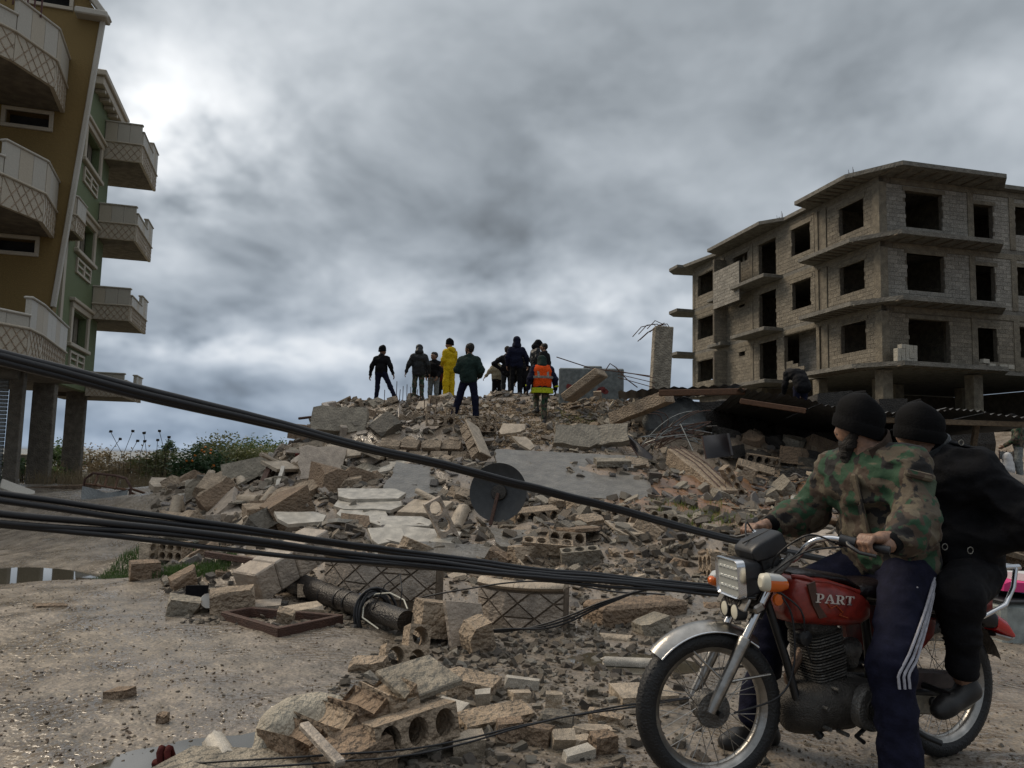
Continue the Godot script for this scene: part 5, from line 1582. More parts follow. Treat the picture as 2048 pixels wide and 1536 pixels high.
	for q in cp:
		var t := thing("moulded_sill", q[3], "sill", q[0], deg_to_rad(q[2]))
		part(t, "plate", poly_plate([Vector2(-0.3, -0.2), Vector2(0.3, -0.2), Vector2(0.3, 0.2), Vector2(-0.28, 0.22)], 0.06).mesh(), "limestone", X(Vector3.ZERO, Vector3(20, 0, 0)))
		part(t, "moulding", coping_piece(0.6, 0.05).mesh(true), "limestone", X(Vector3(0, 0.09, -0.2), Vector3(20, 90, 0)))
	lay("hollow_block", "hollow block on edge with one large hole right of the largest white plate", "hollow block", hollow(1, 3, 0.2, 0.1), "facing", Vector3(-0.731, 0.583, -8.68), Vector3(0, 20, 28))
	lay("hollow_block", "flat hollow block below the dish on its right", "hollow block", hollow(4, 1, 0.14, 0.36), "concrete_tan", Vector3(0.317, 0.64, -9.76), Vector3(6, 12, 6))
	lay("hollow_block", "block showing eight round holes lying on the gravel before the big man", "hollow block", hollow(4, 2, 0.16, 0.3), "concrete_tan", Vector3(-0.638, 2.028, -15.94), Vector3(0, 5, 0))
	lay("hollow_block", "honeycomb block broken across lying left of the gravel", "hollow block", hollow(3, 2, 0.2, 0.25, [[1, 1]]), "concrete_tan", Vector3(-1.5, 2.187, -16.26), Vector3(0, 10, 0))
	var lw := thing("leaning_wall_piece", "piece of block wall with a smooth pale face leaning above the dish on the left", "wall piece", Vector3(-0.668, 1.576, -13.7), deg_to_rad(25))
	part(lw, "render_coat", poly_plate([Vector2(-0.16, -0.45), Vector2(0.17, -0.42), Vector2(0.15, 0.44), Vector2(-0.14, 0.46)], 0.03).mesh(), "limestone", X(Vector3(0.1, 0.1, 0), Vector3(40, 0, -28)))
	for k in 4: part(lw, "block", lump(Vector3(0.3, 0.18, 0.2), 2, 0.06).mesh(), "concrete_tan", X(Vector3(0.1, 0.1, 0), Vector3(40, 0, -28)) * X(Vector3(rng.randf_range(-0.02, 0.02), -0.11, -0.33 + 0.22 * k)))
	lw = thing("block_wall_piece", "yellowish two-course block wall piece lying under the cable left of the dish", "wall piece", Vector3(-1.552, 1.41, -14.08))
	for k in 8: part(lw, "block", lump(Vector3(0.36, 0.2, 0.19), 3, 0.1).mesh(), "concrete_tan" if k % 3 else "concrete_tan", X(Vector3(-0.62 + 0.375 * (k % 4) + (0.14 if k > 3 else 0.0), 0.1 - 0.2 * (k / 4), 0.05 + 0.12 * (k / 4)), Vector3(-38 + rng.randf_range(-6, 6), rng.randf_range(-9, 9), rng.randf_range(-7, 7))))
	lay("hollow_block", "hollow block with four holes lying at the right edge of the beam", "hollow block", hollow(4, 1, 0.17, 0.2), "concrete_tan", Vector3(4.599, 1.239, -14.52), Vector3(40, -25, -20))
	lay("hollow_block", "second row of holes right above the four-holed block", "hollow block", hollow(4, 1, 0.16, 0.16), "concrete_tan", Vector3(4.905, 1.428, -15.02), Vector3(10, -5, -8))
	lay("hollow_block", "narrow hollow block standing by the broken beam's right side", "hollow block", hollow(1, 4, 0.14, 0.14), "concrete_tan", Vector3(3.491, 1.047, -12.14), Vector3(0, 20, 35))
	lay("honeycomb_lump", "pale lump with honeycomb holes by the leather cushion", "hollow block", hollow(3, 3, 0.1, 0.14, [[0, 2]]), "limestone", Vector3(2.603, 1.665, -15.04), Vector3(-20, 20, 15))
	# panels, walls and slabs lying on the slope
	var sl := [[Vector3(-1.274, 0.775, -11.72), [Vector2(-0.75, -1.0), Vector2(0.2, -1.1), Vector2(0.75, 0.3), Vector2(0.6, 0.9), Vector2(-0.5, 0.7)], 0.10, "concrete_wet", Vector3(18, -8, -8), "grey concrete slab sloping down left of the dish"],
		[Vector3(1.03, 1.059, -12.24), [Vector2(-1.2, -1.3), Vector2(1.3, -1.4), Vector2(1.1, 0.5), Vector2(0.9, 1.3), Vector2(-0.6, 1.1), Vector2(-1.3, 0.2)], 0.12, "concrete_wet", Vector3(15, 4, -2), "wide smooth grey wet slab right of the dish"],
		[Vector3(0.128, 0.408, -8.48), [Vector2(-0.5, -0.2), Vector2(0.25, -0.28), Vector2(0.6, 0.2), Vector2(-0.1, 0.3)], 0.12, "concrete_wet", Vector3(14, -30, -4), "brownish wet slab below the dish"],
		[Vector3(-0.604, 0.309, -8.18), [Vector2(-0.5, -0.25), Vector2(0.4, -0.3), Vector2(0.55, 0.2), Vector2(-0.3, 0.25)], 0.1, "concrete_wet", Vector3(10, -10, 0), "dark cracked slab above the cables' middle"],
		[Vector3(1.279, 1.797, -14.72), [Vector2(-0.45, -0.2), Vector2(0.35, -0.25), Vector2(0.5, 0.1), Vector2(0.2, 0.3), Vector2(-0.45, 0.28)], 0.14, "concrete", Vector3(52, 0, -6), "large grey slab leaning on the broken slab edge, left one"],
		[Vector3(1.856, 1.811, -14.76), [Vector2(-0.35, -0.2), Vector2(0.35, -0.25), Vector2(0.42, 0.2), Vector2(-0.3, 0.26)], 0.14, "concrete", Vector3(50, -10, 4), "large grey slab leaning on the broken slab edge, right one"],
		[Vector3(1.68, 1.306, -12.68), [Vector2(-0.3, -0.12), Vector2(0.2, -0.16), Vector2(0.3, 0.1), Vector2(-0.25, 0.14)], 0.1, "concrete", Vector3(14, 0, 0), "grey flake lying on the smooth wet slab"],
		[Vector3(-3.348, 1.179, -13.68), [Vector2(-0.4, -0.35), Vector2(0.42, -0.3), Vector2(0.36, 0.38), Vector2(-0.34, 0.36)], 0.1, "facing", Vector3(56, 12, 4), "square tan tiled panel leaning on the left flank"],
		[Vector3(-3.804, 2.056, -16.68), [Vector2(-0.5, -0.3), Vector2(0.7, -0.28), Vector2(0.7, 0.3), Vector2(-0.5, 0.3)], 0.25, "concrete", Vector3(64, 0, 0), "grey beam face under the slab corner on the left"]]
	for q in sl:
		lay("concrete_slab", q[5], "slab", poly_plate(q[1], q[2], 0.015), q[3], q[0], q[4])
	# the roof slab that the people stand on: broken edge and left lip
	o = thing("collapsed_roof_slab", "collapsed roof slab with a pale lip at the left and a ragged front edge", "slab", Vector3.ZERO)
	var edge := [Vector3(-4.359, 2.229, -18), Vector3(-3.463, 1.783, -16.6), Vector3(-2.265, 1.611, -15.8), Vector3(-1.228, 1.682, -15.6), Vector3(-0.113, 1.665, -15.5), Vector3(0.787, 1.644, -15.4), Vector3(1.604, 1.829, -15.6), Vector3(2.444, 1.998, -15.8)]
	for i in edge.size() - 1:
		mb = MB.new()
		var p: Vector3 = edge[i] + Vector3(0, -0.14, -0.3)
		var q: Vector3 = edge[i + 1] + Vector3(0, -0.14, -0.3)
		for k in 4:
			var r := p.lerp(q, (k + 0.5) / 4.0) + Vector3(0, rng.randf_range(-0.03, 0.03), rng.randf_range(-0.12, 0.1))
			mb.add(lump(Vector3(p.distance_to(q) / 3.4, 0.2, 0.9), 2, 0.12), X(r, Vector3(rng.randf_range(0, 8), rng.randf_range(-14, 14), 0)))
		part(o, "slab_edge", mb.mesh(), "concrete_brown" if i < 5 else "concrete")
	mb = MB.new()
	mb.box(along(Vector3(-4.536, 2.428, -18.6), Vector3(-3.549, 1.774, -16.4)), Vector3(0.14, 0.32, Vector3(-4.536, 2.428, -18.6).distance_to(Vector3(-3.549, 1.774, -16.4))), 0.02)
	part(o, "pale_lip", mb.mesh(), "marble_dirty")
	mb = MB.new()
	mb.box(along(Vector3(-4.536, 2.428, -18.6), Vector3(-5.315, 2.787, -23)), Vector3(0.14, 0.3, 4.4), 0.02)
	part(o, "pale_lip", mb.mesh(), "marble_dirty")
	mb = MB.new()
	mb.tube([Vector3(-4.826, 2.133, -17.5), Vector3(-4.432, 2.25, -18.2)], 0.03, 8)
	single("steel_pipe", "thin dark pipe sticking out left of the slab corner", "pipe", mb.mesh(true), "rust")
	# terraces and ledges of the left flank
	var fl := [[Vector3(-4.959, 1.845, -17.5), Vector3(-4.096, 1.737, -17), 0.3, 0.35, "concrete_brown", "brown floor edge jutting out under the upper cable"], [Vector3(-4.788, 1.355, -16.6), Vector3(-3.941, 1.5, -16.4), 0.25, 0.3, "limestone", "pale wall top stepping down on the left flank"],
		[Vector3(-5.921, 0.449, -15), Vector3(-5.224, 0.764, -15.6), 0.22, 0.24, "marble_dirty", "long pale beam lying at the far left end of the heap"], [Vector3(-5.582, 0.518, -15.8), Vector3(-4.819, 1.142, -16.2), 0.12, 0.16, "concrete_dark", "dark sloping rail behind the long pale beam"],
		[Vector3(2.22, 2.24, -16.6), Vector3(3.202, 2.68, -15.6), 0.34, 0.26, "concrete_tan", "tan concrete beam propping the metal roof's left end"], [Vector3(2.943, 1.422, -13.8), Vector3(3.322, 0.778, -11.9), 0.34, 0.34, "concrete_tan", "broken beam with bare rods sloping down by the leather panels"],
		[Vector3(-2.788, 0.666, -11.6), Vector3(-2.567, 0.405, -10.6), 0.06, 0.16, "marble", "white edge strip standing in the left flank"], [Vector3(-3.986, 1.041, -13.6), Vector3(-3.753, 0.587, -12.4), 0.06, 0.16, "marble", "upper white edge strip of the left flank"]]
	for q in fl:
		mb = MB.new()
		var t := along(q[0], q[1])
		var nl: float = q[0].distance_to(q[1])
		for k in 4: mb.add(lump(Vector3(q[2], q[3], nl / 3.7), 1 if k % 2 else 0, 0.05), t * X(Vector3(0, 0, (k - 1.5) * nl / 4)))
		single("fallen_beam", q[5], "beam", mb.mesh(), q[4])
	for q in [[Vector3(-4.318, 1.163, -14), Vector3(-4.22, 0.77, -13.2), 0.09], [Vector3(-4.22, 0.77, -13.2), Vector3(-4.025, 0.328, -12.4), 0.10], [Vector3(-5.096, 0.51, -13.6), Vector3(-4.475, 0.357, -13), 0.05], [Vector3(-5.169, 0.416, -13.4), Vector3(-4.625, 0.196, -12.6), 0.05], [Vector3(-4.61, 0.591, -13.6), Vector3(-4.254, 0.296, -13), 0.04]]:
		mb = MB.new()
		mb.box(along(q[0], q[1]), Vector3(q[2], q[2], q[0].distance_to(q[1])), 0.006)
		single("steel_post", ["upright rust brown post, upper length, on the left flank", "upright rust brown post, lower length, on the left flank", "thin rusty bar left of the upright rust brown post", "thin slanting rusty bar at the left end of the flank", "dark thin bar just left of the lower brown post"][used.get("steel_post", 0)], "post", mb.mesh(), "rust")
	lay("red_cloth", "bright red scrap of cloth on the left flank", "cloth", lump(Vector3(0.16, 0.1, 0.12), 4, 0.2), "red_paint", Vector3(-4.315, 1.304, -15.82), Vector3(20, 0, 0))
	# bent rods of the broken beam
	for i in 26:
		mb = MB.new()
		var s := rng.randf()
		var p0 := Vector3(2.593, 1.633, -14.6) + Vector3(rng.randf_range(-0.2, 0.25), rng.randf_range(-0.1, 0.2), rng.randf_range(-0.4, 0.4))
		var p1 := Vector3(3.023, 1.92, -14.4) + Vector3(rng.randf_range(-0.3, 0.3), rng.randf_range(-0.12, 0.22), rng.randf_range(-0.4, 0.4))
		var p2 := Vector3(3.701, 1.886, -14.6) + Vector3(rng.randf_range(-0.35, 0.1), rng.randf_range(-0.2, 0.25), rng.randf_range(-0.4, 0.4))
		if i > 19:
			p1 = p0.lerp(p2, 0.5) + Vector3(0, rng.randf_range(0.3, 0.6), 0)
			p2 = p1 + Vector3(rng.randf_range(-0.5, 0.5), rng.randf_range(-0.1, 0.25), 0.1)
		var pts := []
		for k in 9:
			var t := k / 8.0
			pts.append(p0.lerp(p1, t).lerp(p1.lerp(p2, t), t))
		mb.tube(pts, 0.009, 5)
		single("reinforcing_rod", "bent steel rod in the tangle left of the leather panel", "rod", mb.mesh(true), "rust" if i % 3 else "steel_grey", Transform3D(), "tangle of bent rods")
	for i in 3:
		mb = MB.new()
		var off := Vector3(-0.1 + 0.1 * i, 0.2, 0)
		mb.tube([Vector3(2.943, 1.422, -13.8) + off, Vector3(3.169, 1.094, -12.9) + off + Vector3(0, 0.05, 0), Vector3(3.322, 0.778, -11.9) + off], 0.01, 5)
		single("beam_rod", "rod running along the top of the broken sloping beam", "rod", mb.mesh(true), "rust", Transform3D(), "rods along the broken beam")
	mb = MB.new()
	mb.tube([Vector3(3.085, 2.034, -14), Vector3(3.218, 1.543, -13.6)], 0.009, 5)
	single("straight_rod", "straight grey rod standing in the tangle", "rod", mb.mesh(true), "steel_grey")
	for q in [[Vector3(2.155, 1.921, -15), Vector3(2.381, 1.439, -14.4), Vector3(2.545, 1.67, -14.6), "torn brown leather cushion left of the rod tangle", 1], [Vector3(3.476, 1.825, -14), Vector3(3.498, 1.409, -13.8), Vector3(4.031, 1.476, -14.1), "square dark leather panel right of the rod tangle", 0]]:
		o = thing("leather_panel", q[3], "cushion", Vector3.ZERO)
		var p0: Vector3 = q[0]
		var p1: Vector3 = q[1]
		var p2: Vector3 = q[2]
		var bx := (p2 - p1) if q[4] == 0 else (p2 - p0)
		var b0 := PackedVector3Array()
		var u := (p1 - p0)
		var n := u.cross(bx).normalized()
		mb = MB.new()
		var g := []
		for i in 9:
			var r := PackedVector3Array()
			for j in 9:
				var s := i / 8.0
				var t := j / 8.0
				if q[4] == 1: t *= 1.0 - absf(s - 0.5) * 1.2
				r.append(p0 + u * s + bx * t + n * 0.06 * sin(PI * s) * sin(PI * j / 8.0))
			g.append(r)
		mb.rings(g, false, false, false)
		part(o, "upholstery", mb.mesh(true), "leather")
		mb = MB.new()
		mb.tube([p0, p0 + u * 0.5, p1], 0.014, 6)
		part(o, "piping", mb.mesh(true), "rust")
		if q[4] == 0:
			mb = MB.new()
			mb.box(along(p0 + bx * 1.05, p1 + bx * 1.05), Vector3(0.05, 0.03, u.length()), 0.005)
			part(o, "edge_rail", mb.mesh(), "leather")

# curved parapet: wall core, individual facing stones cut along a criss-cross, rounded coping
func parapet(a: Vector3, c: Vector3, h: float, bulge: float, label: String):
	var o := thing("patterned_parapet", label, "parapet", Vector3.ZERO)
	var d := c - a
	var len := Vector2(d.x, d.z).length()
	var dir := d / len
	var out := dir.cross(Vector3.UP).normalized()
	if out.z < 0: out = -out
	var at := func(u: float, y: float, w: float) -> Vector3:
		var t := u / len
		var k := 4.0 * t * (1.0 - t) * bulge
		return a + dir * u + out * (k + w) + Vector3(0, y, 0)
	var core := MB.new()
	var rs := []
	for i in 15:
		var u := len * i / 14.0
		rs.append(PackedVector3Array([at.call(u, -0.1, 0.0), at.call(u, h - 0.03, 0.0), at.call(u, h - 0.03, -0.13), at.call(u, -0.1, -0.13)]))
	core.rings(rs)
	part(o, "core", core.mesh(), "grout")
	var rect := PackedVector2Array([Vector2(0, 0), Vector2(len, 0), Vector2(len, h - 0.06), Vector2(0, h - 0.06)])
	var st := 0.26
	var i0 := -6
	var tone := 0
	for i in range(-3, int(len / st) * 2 + 4):
		for j in range(-4, 6):
			# one diamond of the lattice, split by the level line through it
			var cx := (i + j) * st * 0.5
			var cy := (i - j) * st * 0.42
			for half in [-1.0, 1.0]:
				var dm := PackedVector2Array([Vector2(cx - st * 0.5, cy), Vector2(cx, cy + half * st * 0.42), Vector2(cx + st * 0.5, cy)]) if (i + j) % 3 == 0 else PackedVector2Array([Vector2(cx - st * 0.5, cy), Vector2(cx, cy + st * 0.42), Vector2(cx + st * 0.5, cy), Vector2(cx, cy - st * 0.42)])
				if (i + j) % 3 != 0 and half > 0: continue
				for q in Geometry2D.intersect_polygons(dm, rect):
					for r in Geometry2D.offset_polygon(q, -0.007):
						if r.size() < 3: continue
						var tr := Geometry2D.triangulate_polygon(r)
						var b := MB.new()
						for k in range(0, tr.size(), 3):
							b.tri(at.call(r[tr[k]].x, r[tr[k]].y, 0.013), at.call(r[tr[k + 1]].x, r[tr[k + 1]].y, 0.013), at.call(r[tr[k + 2]].x, r[tr[k + 2]].y, 0.013))
						for k in r.size():
							var m := (k + 1) % r.size()
							b.quad(at.call(r[k].x, r[k].y, 0.013), at.call(r[m].x, r[m].y, 0.013), at.call(r[m].x, r[m].y, 0.0), at.call(r[k].x, r[k].y, 0.0))
						tone += 1
						part(o, "facing_stone", b.mesh(), "facing" if tone % 3 else "marble_dirty")
	for s in 2:
		var cb := MB.new()
		var rr := []
		for i in 8:
			var u := len * (0.5 * s + 0.495 * i / 7.0)
			var p := PackedVector3Array()
			for k in 10:
				var g := TAU * k / 10
				p.append(at.call(u, h - 0.02 + sin(g) * 0.035, -0.05 + cos(g) * 0.085))
			rr.append(p)
		cb.rings(rr)
		part(o, "coping", cb.mesh(true), "limestone")

func cable(called: String, label: String, pts: Array, r: float, group := ""):
	var c := Curve3D.new()
	for i in pts.size():
		var t: Vector3 = (pts[mini(i + 1, pts.size() - 1)] - pts[maxi(i - 1, 0)]).normalized() / 3.0
		c.add_point(pts[i], -t * pts[i].distance_to(pts[maxi(i - 1, 0)]), t * pts[i].distance_to(pts[mini(i + 1, pts.size() - 1)]))
	c.bake_interval = 0.08
	var b := MB.new()
	var bp := Array(c.get_baked_points())
	for i in bp.size():
		var q: Vector3 = bp[i]
		bp[i] = q + Vector3(0, n1.get_noise_2d(q.x * 130.0 + r * 9e4, 4.0), n1.get_noise_2d(q.x * 110.0, r * 7e4)) * 0.008
	b.tube(bp, r, 8)
	single(called, label, "cable", b.mesh(true), "cable", Transform3D(), group)

func cables():
	var A := [Vector3(-9.5, 3.7, -0.4), Vector3(-4.6, 2.3, -1.7), Vector3(-1.758, 1.637, -2.3), Vector3(-1.677, 1.616, -2.5), Vector3(-1.414, 1.541, -3), Vector3(-0.759, 1.375, -3.65), Vector3(0.225, 1.145, -4.3), Vector3(1.453, 0.84, -5), Vector3(2.431, 0.634, -5.4), Vector3(3.018, 0.463, -5.6)]
	var B := [Vector3(-10, 2.0, -1.0), Vector3(-5, 1.36, -2.0), Vector3(-1.939, 1.181, -2.6), Vector3(-1.801, 1.145, -2.75), Vector3(-1.427, 1.056, -3.1), Vector3(-0.96, 0.934, -3.6), Vector3(-0.553, 0.835, -4), Vector3(-0.044, 0.719, -4.45), Vector3(0.578, 0.605, -4.9), Vector3(1.498, 0.471, -5.4), Vector3(2.488, 0.31, -5.7), Vector3(3.022, 0.156, -5.9)]
	var C := [Vector3(-10, 1.8, -0.8), Vector3(-5, 1.24, -1.9), Vector3(-1.858, 1.119, -2.5), Vector3(-1.73, 1.084, -2.65), Vector3(-1.378, 1.016, -3), Vector3(-0.931, 0.899, -3.5), Vector3(-0.537, 0.806, -3.9), Vector3(-0.042, 0.697, -4.35), Vector3(0.567, 0.589, -4.8), Vector3(1.471, 0.457, -5.3), Vector3(2.443, 0.303, -5.6), Vector3(2.97, 0.154, -5.8)]
	var wob := func(p: Array, off: Vector3, s: float) -> Array:
		var q := []
		for i in p.size(): q.append(p[i] + off * (1.3 - 0.09 * i + 0.2 * sin(i * 1.7 + s)) + Vector3(0, 0.003 * sin(i * 2.3 + s), 0.01 * cos(i * 1.3 + s)))
		return q
	for i in 3: cable("power_cable", ["upper line of the fallen cables, its top strand, crossing the dish", "upper line of the fallen cables, its middle strand", "upper line of the fallen cables, its lowest strand"][i], wob.call(A, Vector3(0, 0.015 - 0.014 * i, 0.012 * (i % 2)), i), 0.0135)
	for i in 2: cable("power_cable", ["middle line of the fallen cables, top strand", "middle line of the fallen cables, lower strand"][i], wob.call(B, Vector3(0, 0.012 - 0.02 * i, 0.01 * i), i * 2.0), 0.0122)
	for i in 3: cable("power_cable", ["lowest line of the fallen cables, thick top strand", "lowest line of the fallen cables, middle strand", "lowest line of the fallen cables, bottom strand hanging free"][i], wob.call(C, Vector3(0, 0.012 - 0.021 * i, 0.012 * i), i * 3.0), [0.0135, 0.011, 0.0105][i])
	cable("thin_cable", "thin cable arching over the patterned parapet", [Vector3(-0.634, 0.274, -5.9), Vector3(-0.238, 0.372, -5.8), Vector3(0.092, 0.442, -5.7), Vector3(0.419, 0.439, -5.7), Vector3(0.783, 0.38, -5.7), Vector3(1.126, 0.384, -5.6)], 0.006)
	for i in 3: cable("thin_cable", "thin cable of three drooping across the patterned parapet's foot", [Vector3(-0.405, 0.056, -5.7) + Vector3(0, 0.02, 0.05 * i), Vector3(-0.008, 0.108, -5.6) + Vector3(0, 0.015 * i, 0.03 * i), Vector3(0.339, 0.212, -5.5) + Vector3(0, -0.02 * i, 0.02), Vector3(0.674, 0.361, -5.4) + Vector3(0, -0.012 * i, 0), Vector3(0.93, 0.461, -5.3), Vector3(1.234, 0.464, -5.3)], 0.0065, "three drooping thin cables")
	for i in 2: cable("thin_cable", ["thin cable along the bottom, upper of the pair by the tyre", "thin cable along the bottom, lower of the pair by the tyre"][i], [Vector3(-1.395, 0.03, -3.32) + Vector3(0, 0, 0.06 * i), Vector3(-0.889, 0.102, -3.2) + Vector3(0, 0.01, 0.08 * i), Vector3(-0.391, 0.117, -3.35) + Vector3(0, -0.01, 0.07 * i), Vector3(-0.017, 0.135, -3.5) + Vector3(0, 0, 0.03 * i), Vector3(0.278, 0.153, -3.65), Vector3(0.583, 0.147, -3.85) + Vector3(0, 0, 0.04 * i), Vector3(1.109, 0.01, -4.517)], 0.0045)

func props():
	rng.seed = 5
	# satellite dish
	var dp := Vector3(-0.14, 0.919, -9.5)
	var o := thing("satellite_dish", "dark grey satellite dish standing on the slope behind the upper cable", "satellite dish", dp)
	o.rotation = Vector3(deg_to_rad(-80), deg_to_rad(4), deg_to_rad(6))
	o.rotation = Vector3(deg_to_rad(82), deg_to_rad(-12), 0)
	var b := MB.new()
	var pr := []
	for i in 9: pr.append(Vector2(0.0001 + 0.352 * i / 8.0, -0.07 + 0.07 * pow(i / 8.0, 2)))
	pr.append(Vector2(0.359, 0.002))
	pr.append(Vector2(0.352, -0.012))
	b.lathe(Transform3D(), pr, 40)
	part(o, "bowl", b.mesh(true), "dish")
	b = MB.new()
	b.lathe(X(Vector3(0.0, -0.05, 0.0)), [Vector2(0.1, 0.0), Vector2(0.09, 0.025), Vector2(0.0, 0.03)], 20)
	part(o, "hub", b.mesh(true), "engine_dark")
	b = MB.new()
	b.box(along(Vector3(0, 0.0, 0.02), Vector3(-0.06, 0.05, 0.4)), Vector3(0.04, 0.03, 0.4), 0.004)
	part(o, "arm", b.mesh(), "rust")
	# grey water tank with red blotches
	o = thing("water_tank", "grey metal water tank with red blotches on the crest of the heap", "tank", Vector3(2.101, 2.934, -20.3), deg_to_rad(-4))
	b = MB.new()
	b.box(X(Vector3(0, 0.36, -0.5)), Vector3(1.72, 0.98, 1.0), 0.03)
	part(o, "body", b.mesh(), "tank_metal")
	b = MB.new()
	b.box(X(Vector3(0.05, 0.9, -0.5)), Vector3(0.5, 0.1, 0.4), 0.03)
	part(o, "lid", b.mesh(), "tank_metal")
	for q in [[-0.58, 0.35, 0.08], [0.28, 0.28, 0.1], [0.38, 0.24, 0.08], [0.2, 0.25, 0.07]]:
		b = MB.new()
		var pl := PackedVector2Array()
		for i in 9: pl.append(Vector2(cos(TAU * i / 9), sin(TAU * i / 9)) * q[2] * rng.randf_range(0.7, 1.15))
		b.prism(Transform3D(Basis(Vector3(1, 0, 0), Vector3(0, 0, 1), Vector3(0, -1, 0)), Vector3(q[0], q[1], 0.0)), pl, 0.006)
		part(o, "red_blotch", b.mesh(), "red_paint")
	b = MB.new()
	b.box(along(Vector3(1.369, 2.838, -18.8), Vector3(2.148, 3.453, -18.4)), Vector3(0.62, 0.2, 1.1), 0.02)
	single("leaning_slab", "tan concrete plank leaning against the water tank", "slab", b.mesh(), "concrete_tan")
	b = MB.new()
	b.tube([Vector3(1.121, 3.952, -19.5), Vector3(1.982, 3.69, -19.5), Vector3(3.425, 3.464, -19)], 0.014, 5)
	single("reinforcing_rod", "long thin rod slanting over the water tank", "rod", b.mesh(true), "rust")
	b = MB.new()
	b.tube([Vector3(2.305, 3.563, -19), Vector3(2.427, 3.753, -19), Vector3(2.578, 3.657, -19), Vector3(2.837, 3.329, -18.8), Vector3(3.084, 3.15, -18.8)], 0.014, 5)
	single("reinforcing_rod", "curled rod right of the water tank", "rod", b.mesh(true), "rust")
	for i in 3:
		b = MB.new()
		b.tube([Vector3(2.628, 3.57, -19) + Vector3(0, -0.08 * i, 0), Vector3(3.456, 3.362, -18.5) + Vector3(0, -0.12 * i, 0)], 0.01, 5)
		single("reinforcing_rod", "thin rod of three running to the concrete post", "rod", b.mesh(true), "rust", Transform3D(), "three rods by the post")
	# standing post
	var p0 := Vector3(3.69, 2.887, -19.2)
	var p1 := Vector3(3.783, 4.728, -19.2)
	o = thing("concrete_post", "single tall concrete post still standing with bent rods on top", "post", Vector3.ZERO)
	b = MB.new()
	b.box(along(p0, p1, Vector3(0, 0, 1)), Vector3(0.46, 0.4, p0.distance_to(p1)), 0.015)
	part(o, "shaft", b.mesh(), "concrete")
	for i in 6:
		b = MB.new()
		var s := p1 + Vector3(rng.randf_range(-0.2, 0.2), -0.02, rng.randf_range(-0.15, 0.15))
		b.tube([s, s + Vector3(-0.08, 0.12, 0), s + Vector3(-0.25 - 0.05 * i, 0.14 - 0.05 * i + rng.randf_range(-0.03, 0.06), 0), s + Vector3(-0.45 - 0.06 * i, -0.02 - 0.07 * i, rng.randf_range(-0.1, 0.1))], 0.012, 5)
		part(o, "rod", b.mesh(true), "rust")
	# starter bars left of the people
	for q in [[741,795,30], [765,797,38], [771,797,24], [778,797,30], [786,797,34], [794,798,28], [805,800,26], [812,800,26]]:
		b = MB.new()
		var s: Vector3 = spot_on_crest(q[0], q[1])
		b.tube([s + Vector3(0, -0.1, 0), s + Vector3(rng.randf_range(-0.05, 0.06), q[2] * 0.0155, 0)], 0.011, 5)
		single("starter_bar", "thin upright steel rod of the row before the man in camouflage trousers", "rod", b.mesh(true), "rust", Transform3D(), "upright rods left on the crest")
	for q in [[821,845], [833,843], [845,844]]:
		b = MB.new()
		var s: Vector3 = spot_on_crest(q[0], q[1])
		b.tube([s + Vector3(0, -0.1, 0), s + Vector3(0.01, 0.55, 0)], 0.01, 5)
		single("starter_bar", "upright rod of the three standing nearer, left of the gravel", "rod", b.mesh(true), "rust", Transform3D(), "three nearer upright rods")
	# collapsed sheet roof on the right
	o = thing("sheet_metal_roof", "collapsed corrugated sheet metal roof sagging across the right side", "roof", Vector3.ZERO)
	var fr := [Vector3(4.332, 2.768, -14.6), Vector3(5.008, 2.634, -14.3), Vector3(5.632, 2.459, -14), Vector3(6.224, 2.326, -13.7), Vector3(6.836, 2.257, -13.5), Vector3(7.631, 2.364, -13.5), Vector3(8.334, 2.328, -13.5), Vector3(9.056, 2.252, -13.4), Vector3(9.841, 2.235, -13.4)]
	for i in fr.size() - 1:
		roof_sheet(o, fr[i], fr[i + 1], Vector3(0.9, -0.12 + 0.02 * (i % 3), -6.0), i)
	roof_sheet(o, Vector3(2.218, 2.752, -16), Vector3(3.513, 2.888, -16), Vector3(0.4, 0.05, -2.6), 1)
	roof_sheet(o, Vector3(3.513, 2.888, -16), Vector3(4.67, 2.96, -15.6), Vector3(0.4, 0.02, -2.6), 2)
	for q in [[Vector3(2.959, 2.718, -15.4), Vector3(4.537, 2.742, -14.9), 0.1, "rust_orange"], [Vector3(4.29, 2.513, -14.4), Vector3(5.374, 2.325, -14), 0.08, "rust_orange"], [Vector3(6.087, 2.185, -13.8), Vector3(9.363, 2.146, -13.6), 0.08, "timber"]]:
		b = MB.new()
		b.box(along(q[0], q[1]), Vector3(q[2], q[2] * 1.2, q[0].distance_to(q[1])), 0.008)
		part(o, "purlin", b.mesh(), q[3])
	for q in [[Vector3(8.807, 2.314, -14.5), Vector3(8.689, 1.653, -14.5)]]:
		b = MB.new()
		b.box(along(q[0], q[1], Vector3(0, 0, 1)), Vector3(0.09, 0.09, q[0].distance_to(q[1])), 0.006)
		part(o, "prop", b.mesh(), "timber")
	# rubble wall behind the hollow under the roof, shade put into its colour
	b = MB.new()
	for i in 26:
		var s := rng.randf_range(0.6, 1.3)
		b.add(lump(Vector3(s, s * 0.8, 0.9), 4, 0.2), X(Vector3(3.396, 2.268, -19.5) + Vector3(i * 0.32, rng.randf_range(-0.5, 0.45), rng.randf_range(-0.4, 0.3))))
	var bw := single("caved_wall", "dark caved-in wall under the sheet metal roof", "wall", b.mesh(), "shade_painted_concrete")
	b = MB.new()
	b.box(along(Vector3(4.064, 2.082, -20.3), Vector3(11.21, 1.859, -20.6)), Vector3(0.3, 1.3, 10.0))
	single("back_wall", "dark back wall in the hollow under the sheet metal roof", "wall", b.mesh(), "shade_painted_concrete")  # same near-black colour standing for the shade in the hollow
